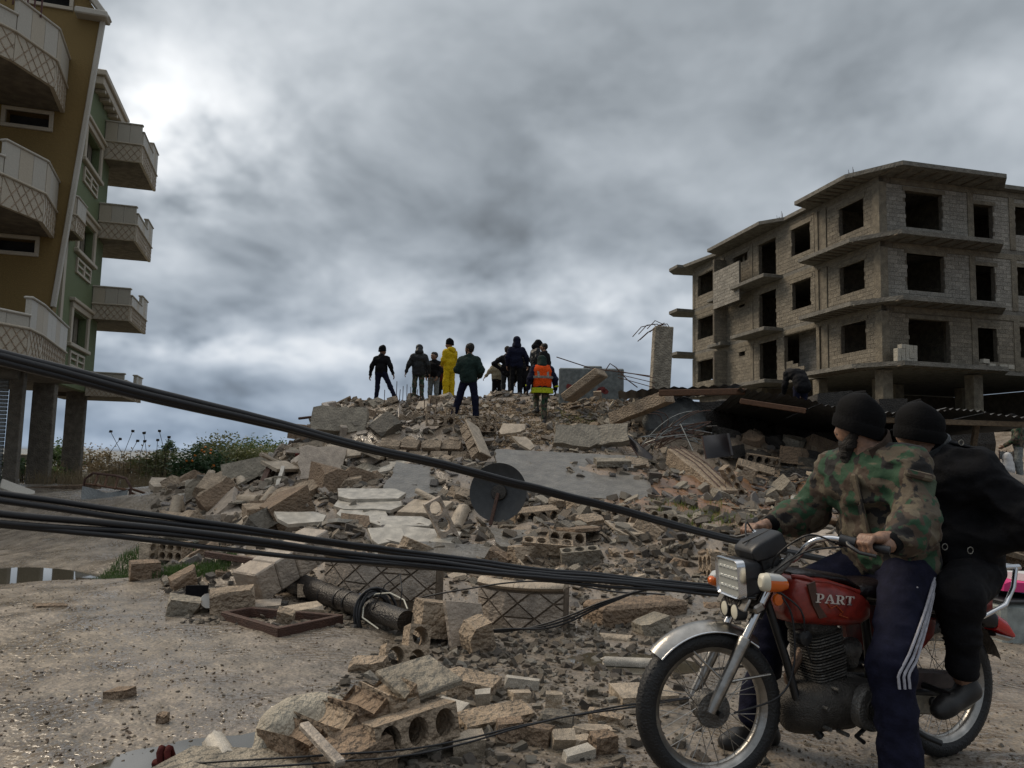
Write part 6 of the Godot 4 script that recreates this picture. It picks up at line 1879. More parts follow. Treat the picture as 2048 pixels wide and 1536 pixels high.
	for i in 30:
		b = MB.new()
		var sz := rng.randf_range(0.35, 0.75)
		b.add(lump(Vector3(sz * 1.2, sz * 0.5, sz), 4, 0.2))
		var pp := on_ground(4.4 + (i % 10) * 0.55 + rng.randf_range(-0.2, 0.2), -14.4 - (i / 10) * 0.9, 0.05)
		single("rubble_lump", "dark broken slab lying in the hollow under the sheet metal roof", "rubble", b.mesh(), "shade_painted_concrete" if i % 3 else "concrete_brown", X(pp, Vector3(rng.randf_range(-20, 20), rng.randf_range(0, 180), rng.randf_range(-20, 20))), "slabs in the hollow under the roof")  # most carry the shade as near-black colour, the others plain brown
	# grey tarpaulin
	var bones := [[Vector3(-0.3, 0.15, 0), Vector3(0.35, 0.2, 0), 0.26, 0.3], [Vector3(0.0, 0.35, -0.1), Vector3(0.3, 0.4, -0.2), 0.18, 0.2], [Vector3(-0.5, 0.0, 0.1), Vector3(0.5, 0.0, 0.1), 0.16, 0.2]]
	single("tarpaulin", "grey tarpaulin bundle hanging under the left end of the roof", "tarpaulin", blob(bones, 0.04, 0.05, 0.05, 1.2), "tarp", X(Vector3(3.485, 2.119, -16.6)))
	# tipped bench with cloth on the left
	o = thing("broken_bench", "tipped rusty bench frame with a grey sheet hanging from it at the left", "bench", Vector3.ZERO)
	for q in [[Vector3(-8.571, 0.457, -15.6), Vector3(-8.541, 0.727, -15.6), Vector3(-8.39, 0.85, -15.6), Vector3(-7.791, 0.821, -15.3), Vector3(-7.521, 0.771, -15.2), Vector3(-7.41, 0.598, -15.2), Vector3(-7.444, 0.258, -15.2)], [Vector3(-8.513, 0.628, -15.6), Vector3(-7.922, 0.592, -15.3), Vector3(-7.446, 0.549, -15.2)], [Vector3(-8.287, 0.823, -15.6), Vector3(-8.234, 0.611, -15.4)], [Vector3(-8.043, 0.82, -15.5), Vector3(-7.981, 0.591, -15.3)], [Vector3(-7.781, 0.799, -15.4), Vector3(-7.721, 0.562, -15.2)], [Vector3(-7.501, 0.49, -15.4), Vector3(-7.307, 0.337, -15.6)], [Vector3(-7.486, 0.56, -15.4), Vector3(-7.431, 0.465, -15.8), Vector3(-7.377, 0.285, -15.8)]]:
		b = MB.new()
		b.tube(q, 0.025, 7)
		part(o, "rail", b.mesh(true), "rust_orange" if q.size() < 4 else "rust")
	b = MB.new()
	var g := []
	for i in 10:
		var r := PackedVector3Array()
		for j in 8:
			var s := i / 9.0
			var t := j / 7.0
			var top := Vector3(-8.526, 0.591, -15.5).lerp(Vector3(-7.421, 0.551, -15.15), s)
			var bot := Vector3(-8.33, 0.218, -15.2).lerp(Vector3(-7.33, 0.203, -14.9), s)
			r.append(top.lerp(bot, t) + Vector3(0, -0.07 * sin(PI * s) * (1 - t) + 0.02 * sin(s * 9 + t * 4), 0.05 * sin(s * 13.0 + t * 3.0)))
		g.append(r)
	b.rings(g, false, false, false)
	part(o, "hanging_sheet", b.mesh(true), "tarp")
	b = MB.new()
	b.box(X(Vector3(-10.764, 0.4, -17), Vector3(20, 30, -25)), Vector3(0.7, 0.05, 0.5), 0.01)
	single("pale_board", "pale tilted board by the left shutter", "board", b.mesh(), "wall_stone_pale")
	b = MB.new()
	b.box(along(Vector3(-13.704, -0.033, -22), Vector3(-11.733, 0.111, -22)), Vector3(0.3, 0.5, 2.2), 0.03)
	single("low_wall", "low earth covered wall before the pillars", "wall", b.mesh(), "concrete_brown")
	# things right behind the motorcycle
	o = thing("chest_freezer", "white chest freezer lying behind the motorcycle's tail", "freezer", Vector3(3.955, 0, -6.005), deg_to_rad(8))
	b = MB.new()
	b.box(X(Vector3(0.28, 0.15, -0.2)), Vector3(1.0, 0.34, 0.5), 0.03)
	part(o, "body", b.mesh(), "freezer_white")
	b = MB.new()
	b.box(X(Vector3(0.28, 0.335, -0.2)), Vector3(1.02, 0.03, 0.52), 0.01)
	part(o, "seal", b.mesh(), "black_plastic")
	for i in 3:
		var pb := Vector3(3.955, 0, -6.005)
		lay("folded_cloth", ["pink quilt lying on the white freezer", "blue folded sheet lying on the white freezer", "pale folded sheet lying topmost on the white freezer"][i], "cloth", lump(Vector3(0.9 - 0.1 * i, 0.07, 0.4), 3, 0.08), ["blue_cloth", "pink_cloth", "pale_cloth"][[1, 0, 2][i]], pb + Vector3(0.25 + 0.06 * i, [0.42, 0.375, 0.47][i], -0.2 - 0.05 * i), Vector3(0, 12 * i, -5))
	lay("wood_plank", "pale wooden offcut lying behind the carrier rail", "plank", lump(Vector3(0.7, 0.05, 0.2), 2, 0.05), "timber", Vector3(4.887, 0.526, -7.54), Vector3(20, 30, -12))
	lay("concrete_step", "broken concrete layers right behind the passenger", "slab", lump(Vector3(1.5, 0.25, 0.8), 2, 0.05), "concrete_brown", Vector3(5.295, 0.558, -8.08), Vector3(4, 10, 3))
	# stacked metal chairs far right
	for i in 2:
		o = thing("metal_chair", ["front metal tube chair beside the man at the right edge", "rear metal tube chair beside the man at the right edge"][i], "chair", Vector3(12.564, 0.981, -20) + Vector3(0.35 * i, 0.02, -0.3 * i), 0.6 + i)
		for q in [[-0.2, -0.2], [0.2, -0.2], [-0.2, 0.2], [0.2, 0.2]]:
			b = MB.new()
			b.tube([Vector3(q[0], 0, q[1]), Vector3(q[0], 0.45 if q[1] < 0 else 0.85, q[1] * 0.95)], 0.014, 6)
			part(o, "leg", b.mesh(true), "rust")
		b = MB.new()
		b.box(X(Vector3(0, 0.45, 0)), Vector3(0.42, 0.03, 0.42), 0.01)
		part(o, "seat", b.mesh(), "steel_grey")
		b = MB.new()
		b.box(X(Vector3(0, 0.72, 0.19)), Vector3(0.42, 0.2, 0.03), 0.01)
		part(o, "backrest", b.mesh(), "steel_grey")

func roof_sheet(o: Node3D, a: Vector3, c: Vector3, back: Vector3, i: int):
	var n := 25
	var b := MB.new()
	var g := []
	var jig := Vector3(0, 0.03 * (i % 2), 0)
	for k in n:
		var t := k / float(n - 1) * 1.03
		var p := a.lerp(c, t) + Vector3(0, 0.022 * sin(k * PI / 2.0), 0) + jig
		g.append(PackedVector3Array([p, p + back * 0.5 + Vector3(0, -0.05, 0), p + back]))
	b.rings(g, false, false, false)
	part(o, "sheet", b.mesh(true), "roof_sheet")

func spot_on_crest(px: float, py: float) -> Vector3:
	# where the crest carries the rods: a row at 23 m, three nearer at 17.6 m
	var d := 23.0 if py < 830.0 else 17.6
	var x := (px - 1024.0) / 1538.0 * d + 0.03 * d * 0.6
	return on_ground(x, -d)

# ---------------------------------------------------------------- plants
func leaves(n: int, centre: Vector3, r: Vector3, size: float, clumps: int) -> MB:
	var b := MB.new()
	var cs := []
	for i in clumps:
		var d := Vector3(rng.randfn(), rng.randfn(), rng.randfn()).normalized() * pow(rng.randf(), 0.4)
		cs.append([centre + d * r, rng.randf_range(0.22, 0.45)])
	for i in n:
		var q: Array = cs[rng.randi() % clumps]
		var p: Vector3 = q[0] + Vector3(rng.randfn(), rng.randfn(), rng.randfn()) * r * q[1] * 0.6
		var u := Vector3(rng.randfn(), rng.randfn() * 0.5, rng.randfn()).normalized() * size * rng.randf_range(0.6, 1.2)
		var w := u.cross(Vector3(rng.randfn(), rng.randfn(), rng.randfn())).normalized() * size * 0.4
		b.quad(p - u, p + w, p + u, p - w)
	return b

func bush(called: String, label: String, p: Vector3, r: Vector3, m: String, n: int, fruit := 0, size := 0.05, group := ""):
	var o := thing(called, label, "tree" if fruit or called.contains("tree") else "bush", p, 0.0, group)
	var t := MB.new()
	t.tube([Vector3(0, -0.2, 0), Vector3(0.05, r.y * 0.6, 0), Vector3(0.0, r.y * 1.3, 0.05)], [0.06, 0.045, 0.015], 6)
	for i in 6:
		var a := TAU * i / 6
		t.tube([Vector3(0, r.y * 0.4, 0), Vector3(cos(a) * r.x * 0.4, r.y * 0.9, sin(a) * r.z * 0.4), Vector3(cos(a) * r.x * 0.8, r.y * 1.3, sin(a) * r.z * 0.8)], [0.03, 0.02, 0.008], 5)
	part(o, "trunk", t.mesh(true), "bark")
	part(o, "crown", leaves(n, Vector3(0, r.y * 0.95, 0), r * Vector3(1.1, 1.0, 1.1), size * 1.35, 34).mesh(), m)
	for i in fruit:
		var f := SphereMesh.new()
		f.radius = 0.045
		f.height = 0.09
		f.radial_segments = 10
		f.rings = 6
		var d := Vector3(rng.randfn(), rng.randfn(), absf(rng.randfn())).normalized() * r * rng.randf_range(0.8, 1.0)
		part(o, "orange", f, "orange_fruit", X(Vector3(0, r.y, 0) + d))

func stalks(called: String, label: String, c: Vector3, w: float, dd: float, n: int, h: float, m: String):
	var b := MB.new()
	for i in n:
		var p := on_ground(c.x + rng.randf_range(-w, w), c.z + rng.randf_range(-dd, dd))
		var t := p + Vector3(rng.randfn() * h * 0.25, h * rng.randf_range(0.5, 1.1), rng.randfn() * h * 0.2)
		var s := Vector3(rng.randf_range(-1, 1), 0, rng.randf_range(-1, 1)).normalized() * (0.006 if h > 0.4 else 0.004)
		var mid := p.lerp(t, 0.55) + Vector3(0, h * 0.1, 0)
		b.quad(p - s, p + s, mid + s * 0.7, mid - s * 0.7)
		b.tri(mid - s * 0.7, mid + s * 0.7, t)
	setting(called, b.mesh(), m, "stuff", label)

func plants():
	rng.seed = 31
	var far := [[Vector3(-10.755, -0.078, -27), Vector3(0.75, 0.75, 0.7), "leaf_dark", 2600, 17, "orange_tree", "orange tree full of fruit left of the heap"], [Vector3(-12.851, -0.305, -29), Vector3(1.1, 0.55, 0.8), "leaf_olive", 2600, 0, "shrub", "pale olive shrub left of the orange tree"],
		[Vector3(-10.611, -0.011, -30), Vector3(1.4, 0.75, 0.9), "leaf_olive", 3000, 0, "shrub", "yellowish shrub right of the orange tree"], [Vector3(-19.855, -0.371, -34), Vector3(0.7, 0.75, 0.7), "leaf_mid", 1800, 6, "orange_tree", "small orange tree seen between the two pillars"],
		[Vector3(-15.229, -0.31, -30), Vector3(1.0, 0.45, 0.7), "leaf_dry", 1800, 0, "shrub", "brown dry shrub behind the tipped bench"], [Vector3(-14.747, -0.243, -31), Vector3(1.0, 0.6, 0.7), "leaf_dry", 1800, 0, "shrub", "brown shrub between the bench and the olive shrub"],
		[Vector3(-12.695, 0.013, -34), Vector3(1.4, 0.7, 0.9), "leaf_dark", 2000, 0, "shrub", "dark green shrub behind the orange tree"], [Vector3(-18.907, -0.205, -30), Vector3(0.9, 0.5, 0.7), "leaf_dark", 1500, 0, "shrub", "dark shrub left of the pillars"], [Vector3(-10.63, 0.239, -33), Vector3(1.4, 0.6, 0.9), "leaf_mid", 2000, 0, "shrub", "green shrub at the heap's left edge"],
		[Vector3(-19.547, -0.666, -36), Vector3(1.2, 0.6, 0.7), "leaf_dry", 1600, 0, "shrub", "dry shrub right of the second pillar"], [Vector3(-16.756, -0.282, -28.5), Vector3(0.5, 0.35, 0.5), "leaf_mid", 1200, 0, "shrub", "small shrub at the pillars' feet"]]
	for q in far:
		var p: Vector3 = q[0]
		p.y = ground(p.x, p.z) - 0.05
		bush(q[5], q[6], p, q[1], q[2], q[3], q[4], 0.06)
	var cy := Vector3(-26.562, 0.456, -60)
	var o := thing("cypress_tree", "lone dark cypress far behind the shrubs", "tree", Vector3(cy.x, 0.0, cy.z))
	var t := MB.new()
	t.tube([Vector3(0, -0.3, 0), Vector3(0, 1.6, 0)], [0.1, 0.03], 6)
	part(o, "trunk", t.mesh(true), "bark")
	part(o, "crown", leaves(1500, Vector3(0, 1.35, 0), Vector3(0.65, 0.75, 0.6), 0.1, 14).mesh(), "leaf_dark")
	for i in 7:
		var p := Vector3(-20.611, 0.439, -55) + Vector3(i * 1.3, 0, -i * 0.6)
		p.y = 0.0
		bush("far_tree", ["far dark tree on the skyline, leftmost", "far dark tree on the skyline, second", "far dark tree on the skyline, third", "far dark tree on the skyline, fourth", "far dark tree on the skyline, fifth", "far dark tree on the skyline, sixth", "far dark tree on the skyline beside the heap"][i], p, Vector3(1.2, 0.8 + 0.2 * (i % 3), 0.8), "leaf_dark", 900, 0, 0.1)
	stalks("dry_stalks", "dry weed stalks behind the bench", Vector3(-14.227, -0.023, -28), 3.2, 1.5, 420, 1.0, "leaf_dry")
	stalks("dry_grass", "dry brown grass by the shrubs", Vector3(-11.549, -0.251, -25), 3.5, 2.0, 2500, 0.5, "leaf_dry")
	stalks("grass", "patch of green grass by the hollow blocks", Vector3(-4.712, -0.123, -10.32), 0.55, 0.42, 2600, 0.1, "grass")
	stalks("grass", "green grass before the hollow blocks", Vector3(-3.196, 0.102, -7.96), 0.4, 0.14, 1400, 0.09, "grass")
	stalks("grass", "thin grass on the right slope", Vector3(2.427, 0.611, -9.88), 0.5, 0.7, 900, 0.09, "moss")
	stalks("moss", "yellow-green moss on the crest", Vector3(1.745, 2.252, -18.16), 0.7, 0.4, 1400, 0.05, "moss")
	for i in 9:
		var b := MB.new()
		var p := on_ground(-14.2 + i * 0.13 * 2, -27.5)
		b.tube([p, p + Vector3(rng.randfn() * 0.1, 1.1, 0), p + Vector3(rng.randfn() * 0.2, 1.5 + rng.randf() * 0.5, 0)], 0.01, 4)
		var e := b.v[b.v.size() - 1]
		b.add(lump(Vector3.ONE * 0.09, 5, 0.2), X(e))
		single("seed_head_stalk", "tall dry stalk with a dark seed head beside the second pillar", "plant", b.mesh(), "bark", Transform3D(), "dry seed stalks by the pillar")

# ---------------------------------------------------------------- people
var head_mesh: ArrayMesh
var hand_mesh: ArrayMesh
var hand_mesh_l: ArrayMesh
var shoe_mesh: ArrayMesh
var beanie_mesh: ArrayMesh
var hair_mesh: ArrayMesh
var hood_mesh: ArrayMesh

func V(x, y, z) -> Vector3:
	return Vector3(x, y, z)

func body_parts():
	# head faces -z, origin between the ears
	var h := [[V(0, 0.035, 0.025), V(0, 0.03, -0.025), 0.082, 0.08], [V(0, -0.03, -0.02), V(0, -0.075, -0.055), 0.055, 0.032], [V(0, 0.0, -0.09), V(0, -0.028, -0.108), 0.008, 0.013], [V(0, -0.08, 0.015), V(0, -0.17, 0.03), 0.05, 0.055]]
	for s in [-1.0, 1.0]:
		h.append([V(0.035 * s, -0.02, -0.055), V(0.03 * s, -0.05, -0.05), 0.034, 0.03])
		h.append([V(0.012 * s, 0.026, -0.084), V(0.045 * s, 0.024, -0.07), 0.013, 0.012])
		h.append([V(0.079 * s, 0.012, 0.01), V(0.079 * s, -0.025, 0.002), 0.012, 0.009])
		h.append([V(0.004 * s, -0.053, -0.094), V(0.018 * s, -0.055, -0.085), 0.007, 0.006])
	head_mesh = blob(h, 0.0055, 0.011)
	# relaxed hand hanging from the wrist, palm towards the body at -x
	var f := [[V(0, 0.0, 0), V(0, -0.03, 0), 0.024, 0.026], [V(0, -0.04, 0.018), V(0, -0.085, 0.026), 0.017, 0.014], [V(0, -0.04, -0.018), V(0, -0.085, -0.024), 0.018, 0.014], [V(0, -0.04, 0), V(0, -0.088, 0), 0.018, 0.014]]
	for i in 4:
		var z := -0.028 + 0.0185 * i
		var l: float = [0.92, 1.0, 0.95, 0.76][i]
		f.append([V(0, -0.09, z), V(-0.006, -0.09 - 0.038 * l, z * 1.08), 0.0088, 0.0082])
		f.append([V(-0.006, -0.09 - 0.038 * l, z * 1.08), V(-0.024, -0.09 - 0.066 * l, z * 1.08), 0.008, 0.0072])
		f.append([V(-0.024, -0.09 - 0.066 * l, z * 1.08), V(-0.042, -0.09 - 0.078 * l, z * 1.05), 0.0072, 0.0065])
	f.append([V(-0.004, -0.03, -0.03), V(-0.018, -0.06, -0.052), 0.012, 0.01])
	f.append([V(-0.018, -0.06, -0.052), V(-0.026, -0.088, -0.052), 0.0095, 0.0075])
	hand_mesh = blob(f, 0.0045, 0.004)
	var g := []
	for e in f: g.append([e[0] * V(-1, 1, 1), e[1] * V(-1, 1, 1), e[2], e[3]])
	hand_mesh_l = blob(g, 0.0045, 0.004)
	shoe_mesh = blob([[V(0, 0.045, 0.06), V(0, 0.04, -0.12), 0.042, 0.042], [V(0, 0.035, -0.12), V(0.01, 0.03, -0.18), 0.042, 0.03], [V(0, 0.1, 0.045), V(0, 0.06, 0.03), 0.045, 0.045], [V(0, 0.02, 0.07), V(0, 0.015, -0.16), 0.034, 0.034]], 0.011, 0.015)
	var b := MB.new()
	var rs := []
	var pr := [Vector2(0.098, -0.035), Vector2(0.104, -0.03), Vector2(0.107, 0.0), Vector2(0.105, 0.024), Vector2(0.1, 0.027), Vector2(0.103, 0.05), Vector2(0.098, 0.085), Vector2(0.082, 0.12), Vector2(0.055, 0.143), Vector2(0.025, 0.152), Vector2(0.001, 0.154)]
	for q in pr:
		var p := PackedVector3Array()
		for j in 72:
			var a := TAU * j / 72
			var rr: float = q.x * (1.0 + (0.016 if j % 2 else -0.016))
			p.append(V(cos(a) * rr * 0.93, q.y + 0.012 * sin(a) * -1.0 + (0.01 * cos(2 * a + 1.0) if q.y > 0.1 else 0.0), sin(a) * rr * 1.08))
		rs.append(p)
	b.rings(rs, true, false, false)
	beanie_mesh = b.mesh(true, 0.3)
	hair_mesh = blob([[V(0, 0.05, 0.03), V(0, 0.055, -0.03), 0.083, 0.074], [V(0, 0.0, 0.06), V(0, -0.03, 0.055), 0.055, 0.04], [V(0.06, 0.03, 0.0), V(0.065, -0.01, 0.02), 0.026, 0.02], [V(-0.06, 0.03, 0.0), V(-0.065, -0.01, 0.02), 0.026, 0.02]], 0.009, 0.012, 0.004, 10.0)
	hood_mesh = blob([[V(0, 0.055, 0.03), V(0, 0.05, -0.02), 0.103, 0.098], [V(0, -0.04, 0.05), V(0, -0.12, 0.05), 0.085, 0.095], [V(0.05, -0.1, 0.0), V(-0.05, -0.1, 0.0), 0.075, 0.075]], 0.014, 0.02, 0.006, 6.0)

func limb_hand(o: Node3D, el: Vector3, wr: Vector3, left: bool, m := "skin", s := 1.0):
	var d := (wr - el).normalized()
	var x := d.cross(V(0, 0, -1)) if absf(d.z) < 0.9 else d.cross(Vector3.UP)
	x = x.normalized()
	if x.x < 0: x = -x
	var y := -d
	part(o, "hand", hand_mesh_l if left else hand_mesh, m, Transform3D(Basis(x, y, x.cross(y)).scaled_local(Vector3.ONE * s), wr + d * 0.01))

func person(label: String, pos: Vector3, yaw: float, tall: float, over: Dictionary, st: Dictionary) -> Node3D:
	var o := thing("person", label, "person", pos, deg_to_rad(yaw))
	var J := {"pel": V(0, 0.95, 0), "wai": V(0, 1.1, 0), "che": V(0, 1.31, 0), "nek": V(0, 1.46, 0.01), "hed": V(0, 1.63, -0.02), "shR": V(0.18, 1.395, 0), "shL": V(-0.18, 1.395, 0), "elR": V(0.255, 1.15, 0.04), "elL": V(-0.255, 1.15, 0.04), "wrR": V(0.27, 0.91, -0.05), "wrL": V(-0.27, 0.91, -0.05),
		"hiR": V(0.095, 0.92, 0), "hiL": V(-0.095, 0.92, 0), "knR": V(0.11, 0.5, -0.02), "knL": V(-0.11, 0.5, -0.02), "anR": V(0.12, 0.1, 0.02), "anL": V(-0.12, 0.1, 0.02)}
	for k in over: J[k] = over[k]
	var s := tall / 1.75
	for k in J: J[k] = J[k] * s
	var fat: float = st.get("fat", 1.0)
	var sx: Vector3 = (J.shR - J.shL).normalized()
	var hx: Vector3 = (J.hiR - J.hiL).normalized()
	var hb := Basis.from_euler(Vector3(deg_to_rad(st.get("nod", 0.0)), deg_to_rad(st.get("look", 0.0)), 0))
	# the whole body, of which face, neck and hands show
	var body := [[J.pel - hx * 0.06, J.pel + hx * 0.06, 0.1, 0.1], [J.pel, J.che, 0.11, 0.12], [J.che - sx * 0.08, J.che + sx * 0.08, 0.1, 0.1], [J.nek - sx * 0.08, J.shL, 0.06, 0.055], [J.nek + sx * 0.08, J.shR, 0.06, 0.055], [J.nek - (J.hed - J.nek) * 0.3, J.hed + hb * V(0, -0.07, 0.02) * s, 0.058, 0.055]]
	for q in ["R", "L"]:
		body.append([J["sh" + q], J["el" + q], 0.045, 0.04])
		body.append([J["el" + q], J["wr" + q], 0.04, 0.03])
		body.append([J["hi" + q], J["kn" + q], 0.075, 0.055])
		body.append([J["kn" + q], J["an" + q], 0.05, 0.038])
	part(o, "body", blob(body, 0.042, 0.018), "skin")
	var jk := [[J.che - sx * 0.095, J.che + sx * 0.095, 0.125 * fat, 0.125 * fat], [J.che, J.wai, 0.14 * fat, 0.135 * fat], [J.nek.lerp(J.che, 0.1) - sx * 0.02, J.shL, 0.075, 0.07], [J.nek.lerp(J.che, 0.1) + sx * 0.02, J.shR, 0.075, 0.07], [J.nek - (J.hed - J.nek) * 0.2, J.nek + (J.hed - J.nek) * 0.18, 0.085, 0.072]]
	var hem: float = st.get("hem", 0.86) * s
	var down: Vector3 = (J.pel - J.wai).normalized()
	var hp: Vector3 = J.wai + down * maxf(0.0, J.wai.y - hem - 0.1)
	jk.append([J.wai - hx * 0.06, hp - hx * 0.075, 0.13 * fat, 0.12 * fat])
	jk.append([J.wai + hx * 0.06, hp + hx * 0.075, 0.13 * fat, 0.12 * fat])
	for q in ["R", "L"]:
		jk.append([J["sh" + q], J["el" + q], 0.075 * fat, 0.064 * fat])
		jk.append([J["el" + q], J["wr" + q], 0.064 * fat, 0.048 * fat])
	part(o, "jacket", blob(jk, 0.027, 0.018, 0.012, st.get("folds", 9.0)), st.jacket)
	var tr := [[J.pel - hx * 0.065, J.pel + hx * 0.065, 0.115, 0.115]]
	var loose: float = st.get("loose", 1.0)
	for q in ["R", "L"]:
		tr.append([J["hi" + q], J["kn" + q], 0.093, 0.07 * loose])
		tr.append([J["kn" + q], J["an" + q] + (J["kn" + q] - J["an" + q]).normalized() * 0.02, 0.07 * loose, 0.062 * loose])
		var k: Vector3 = J["an" + q]
		part(o, "shoe", shoe_mesh, st.get("shoes", "shoe"), Transform3D(Basis.from_euler(V(0, deg_to_rad((-12 if q == "R" else 12) + st.get("toe" + q, 0.0)), 0)), k - V(0, 0.1, 0)))
	part(o, "trousers", blob(tr, 0.027, 0.016, 0.008, 8.0), st.trousers)
	part(o, "head", head_mesh, "skin", Transform3D(hb.scaled_local(Vector3.ONE * s * 1.07), J.hed))
	if not st.get("no_hands", false):
		limb_hand(o, J.elR, J.wrR, false, st.get("gloves", "skin"))
		limb_hand(o, J.elL, J.wrL, true, st.get("gloves", "skin"))
	var hat: String = st.get("hat", "hair")
	if hat == "beanie": part(o, "beanie", beanie_mesh, st.get("hat_mat", "knit_black"), Transform3D(hb.scaled_local(Vector3.ONE * s * 1.07), J.hed + hb * V(0, 0.022, 0.0)))
	elif hat == "hood": part(o, "hood", hood_mesh, st.get("hat_mat", st.jacket), Transform3D(hb.scaled_local(Vector3.ONE * s * 1.07), J.hed + hb * V(0, 0.0, 0.012)))
	else: part(o, "hair", hair_mesh, "hair", Transform3D(hb.scaled_local(Vector3.ONE * s * 1.07), J.hed + hb * V(0, 0.012, 0.006)))
	if st.get("beard", false): part(o, "beard", blob([[V(0, -0.06, -0.05), V(0, -0.095, -0.055), 0.05, 0.035], [V(0.05, -0.03, -0.02), V(0.03, -0.07, -0.05), 0.03, 0.03], [V(-0.05, -0.03, -0.02), V(-0.03, -0.07, -0.05), 0.03, 0.03]], 0.01, 0.012), "hair", Transform3D(hb.scaled_local(Vector3.ONE * s * 1.07), J.hed))
	return o

func stand(px: Vector3) -> Vector3:
	return on_ground(px.x, px.z, -0.02)

func crowd():
	person("man in a black jacket and beanie with legs apart, farthest left on the crest", stand(Vector3(-4.046, 2.997, -23.6)), -12, 1.76, {"anR": V(0.52, 0.12, 0), "knR": V(0.3, 0.52, -0.05), "hiR": V(0.11, 0.93, 0), "anL": V(-0.14, 0.1, 0), "elL": V(-0.3, 1.16, 0.02), "wrL": V(-0.36, 0.9, -0.02), "elR": V(0.3, 1.17, 0.02), "wrR": V(0.36, 0.94, -0.06)}, {"jacket": "cloth_black", "trousers": "cloth_navy", "hat": "beanie", "look": -40, "hem": 0.87})
	person("man in a shiny dark hooded raincoat and camouflage trousers, second from the left", stand(Vector3(-2.893, 3.024, -23.6)), 6, 1.74, {"hed": V(0, 1.61, -0.06), "elR": V(0.29, 1.14, 0.02), "wrR": V(0.33, 0.9, -0.06), "elL": V(-0.3, 1.15, 0.0), "wrL": V(-0.38, 0.92, -0.06), "anR": V(0.13, 0.1, 0), "anL": V(-0.11, 0.1, 0)}, {"jacket": "cloth_charcoal", "trousers": "camo", "hat": "hood", "nod": -25, "hem": 0.78, "fat": 1.06})
	person("man in a black jacket and pale grey trousers, left of the yellow suit", stand(Vector3(-2.478, 3.079, -24.2)), 165, 1.7, {"elR": V(0.25, 1.14, -0.02), "wrR": V(0.2, 0.95, -0.16), "elL": V(-0.25, 1.14, -0.02), "wrL": V(-0.2, 0.95, -0.16)}, {"jacket": "cloth_black", "trousers": "cloth_grey", "look": -35, "hem": 0.87})
	person("person in a red-brown top half hidden behind the yellow suit", stand(Vector3(-2.267, 3.144, -25)), 20, 1.62, {}, {"jacket": "cloth_wine", "trousers": "cloth_black", "hem": 0.9})
	person("man in a bright yellow rain suit", stand(Vector3(-1.841, 2.93, -22.4)), 48, 1.76, {"elR": V(0.24, 1.15, -0.02), "wrR": V(0.05, 1.05, -0.24), "elL": V(-0.24, 1.15, -0.02), "wrL": V(-0.06, 1.03, -0.24), "anR": V(0.1, 0.1, 0.0), "anL": V(-0.1, 0.1, 0)}, {"jacket": "cloth_yellow", "trousers": "cloth_yellow", "hat": "beanie", "look": 38, "hem": 0.78, "fat": 1.0, "loose": 1.35})
	var y := get_child(get_child_count() - 1)
	part(y, "hood", blob([[V(0.09, 1.49, 0.07), V(-0.09, 1.49, 0.07), 0.06, 0.06], [V(0, 1.5, 0.1), V(0, 1.42, 0.13), 0.06, 0.05]], 0.025, 0.02), "cloth_yellow")
	person("big bareheaded man in a dark green jacket seen from behind, nearest of the left group", stand(Vector3(-1.003, 2.32, -17.6)), -14, 1.80, {"anL": V(-0.36, 0.1, -0.05), "knL": V(-0.24, 0.5, -0.06), "anR": V(0.17, 0.12, -0.1), "knR": V(0.15, 0.52, -0.06), "elR": V(0.31, 1.16, 0.05), "wrR": V(0.2, 1.05, -0.2), "elL": V(-0.27, 1.17, 0.02), "wrL": V(-0.16, 1.1, -0.2)}, {"jacket": "cloth_dkgreen", "trousers": "cloth_navy", "look": 42, "beard": true, "hem": 0.87, "fat": 1.12, "loose": 1.15, "folds": 8.0, "toeL": 40})
	person("person in a cream jacket reaching an arm to the left behind the others", stand(Vector3(-0.484, 3.383, -25.2)), 8, 1.5, {"elL": V(-0.3, 1.24, -0.02), "wrL": V(-0.44, 1.07, -0.06)}, {"jacket": "cloth_cream", "trousers": "cloth_black", "hem": 0.87})
	person("man in dark clothes with hands on his hips left of the hooded man", stand(Vector3(-0.167, 3.325, -24.6)), -6, 1.78, {"elL": V(-0.42, 1.2, 0.1), "wrL": V(-0.18, 1.02, 0.02), "elR": V(0.42, 1.2, 0.1), "wrR": V(0.18, 1.02, 0.02)}, {"jacket": "cloth_black", "trousers": "cloth_charcoal", "look": -15, "hem": 0.82})
	person("hooded man in a long black jacket seen from behind", stand(Vector3(0.116, 3.172, -23.2)), 4, 1.80, {"elR": V(0.3, 1.16, 0.02), "wrR": V(0.34, 0.96, -0.1), "elL": V(-0.27, 1.16, 0.02), "wrL": V(-0.27, 0.94, -0.06)}, {"jacket": "cloth_navy", "trousers": "cloth_black", "hat": "hood", "hem": 0.84, "fat": 1.05})
	person("dark haired man half hidden right behind the hooded man", stand(Vector3(0.369, 3.321, -25)), 20, 1.7, {}, {"jacket": "cloth_black", "trousers": "cloth_black", "hem": 0.9})
	person("man in a grey hooded coat looking down to the right", stand(Vector3(0.709, 3.218, -23.8)), -70, 1.74, {"hed": V(0, 1.6, -0.09), "nek": V(0, 1.45, -0.02)}, {"jacket": "cloth_charcoal", "trousers": "cloth_black", "hat": "hood", "hat_mat": "cloth_black", "nod": -35, "hem": 0.85})
	person("man whose face shows beside the orange vest's shoulder", stand(Vector3(0.938, 3.129, -22.6)), 60, 1.6, {}, {"jacket": "cloth_black", "trousers": "cloth_navy", "hem": 0.9})
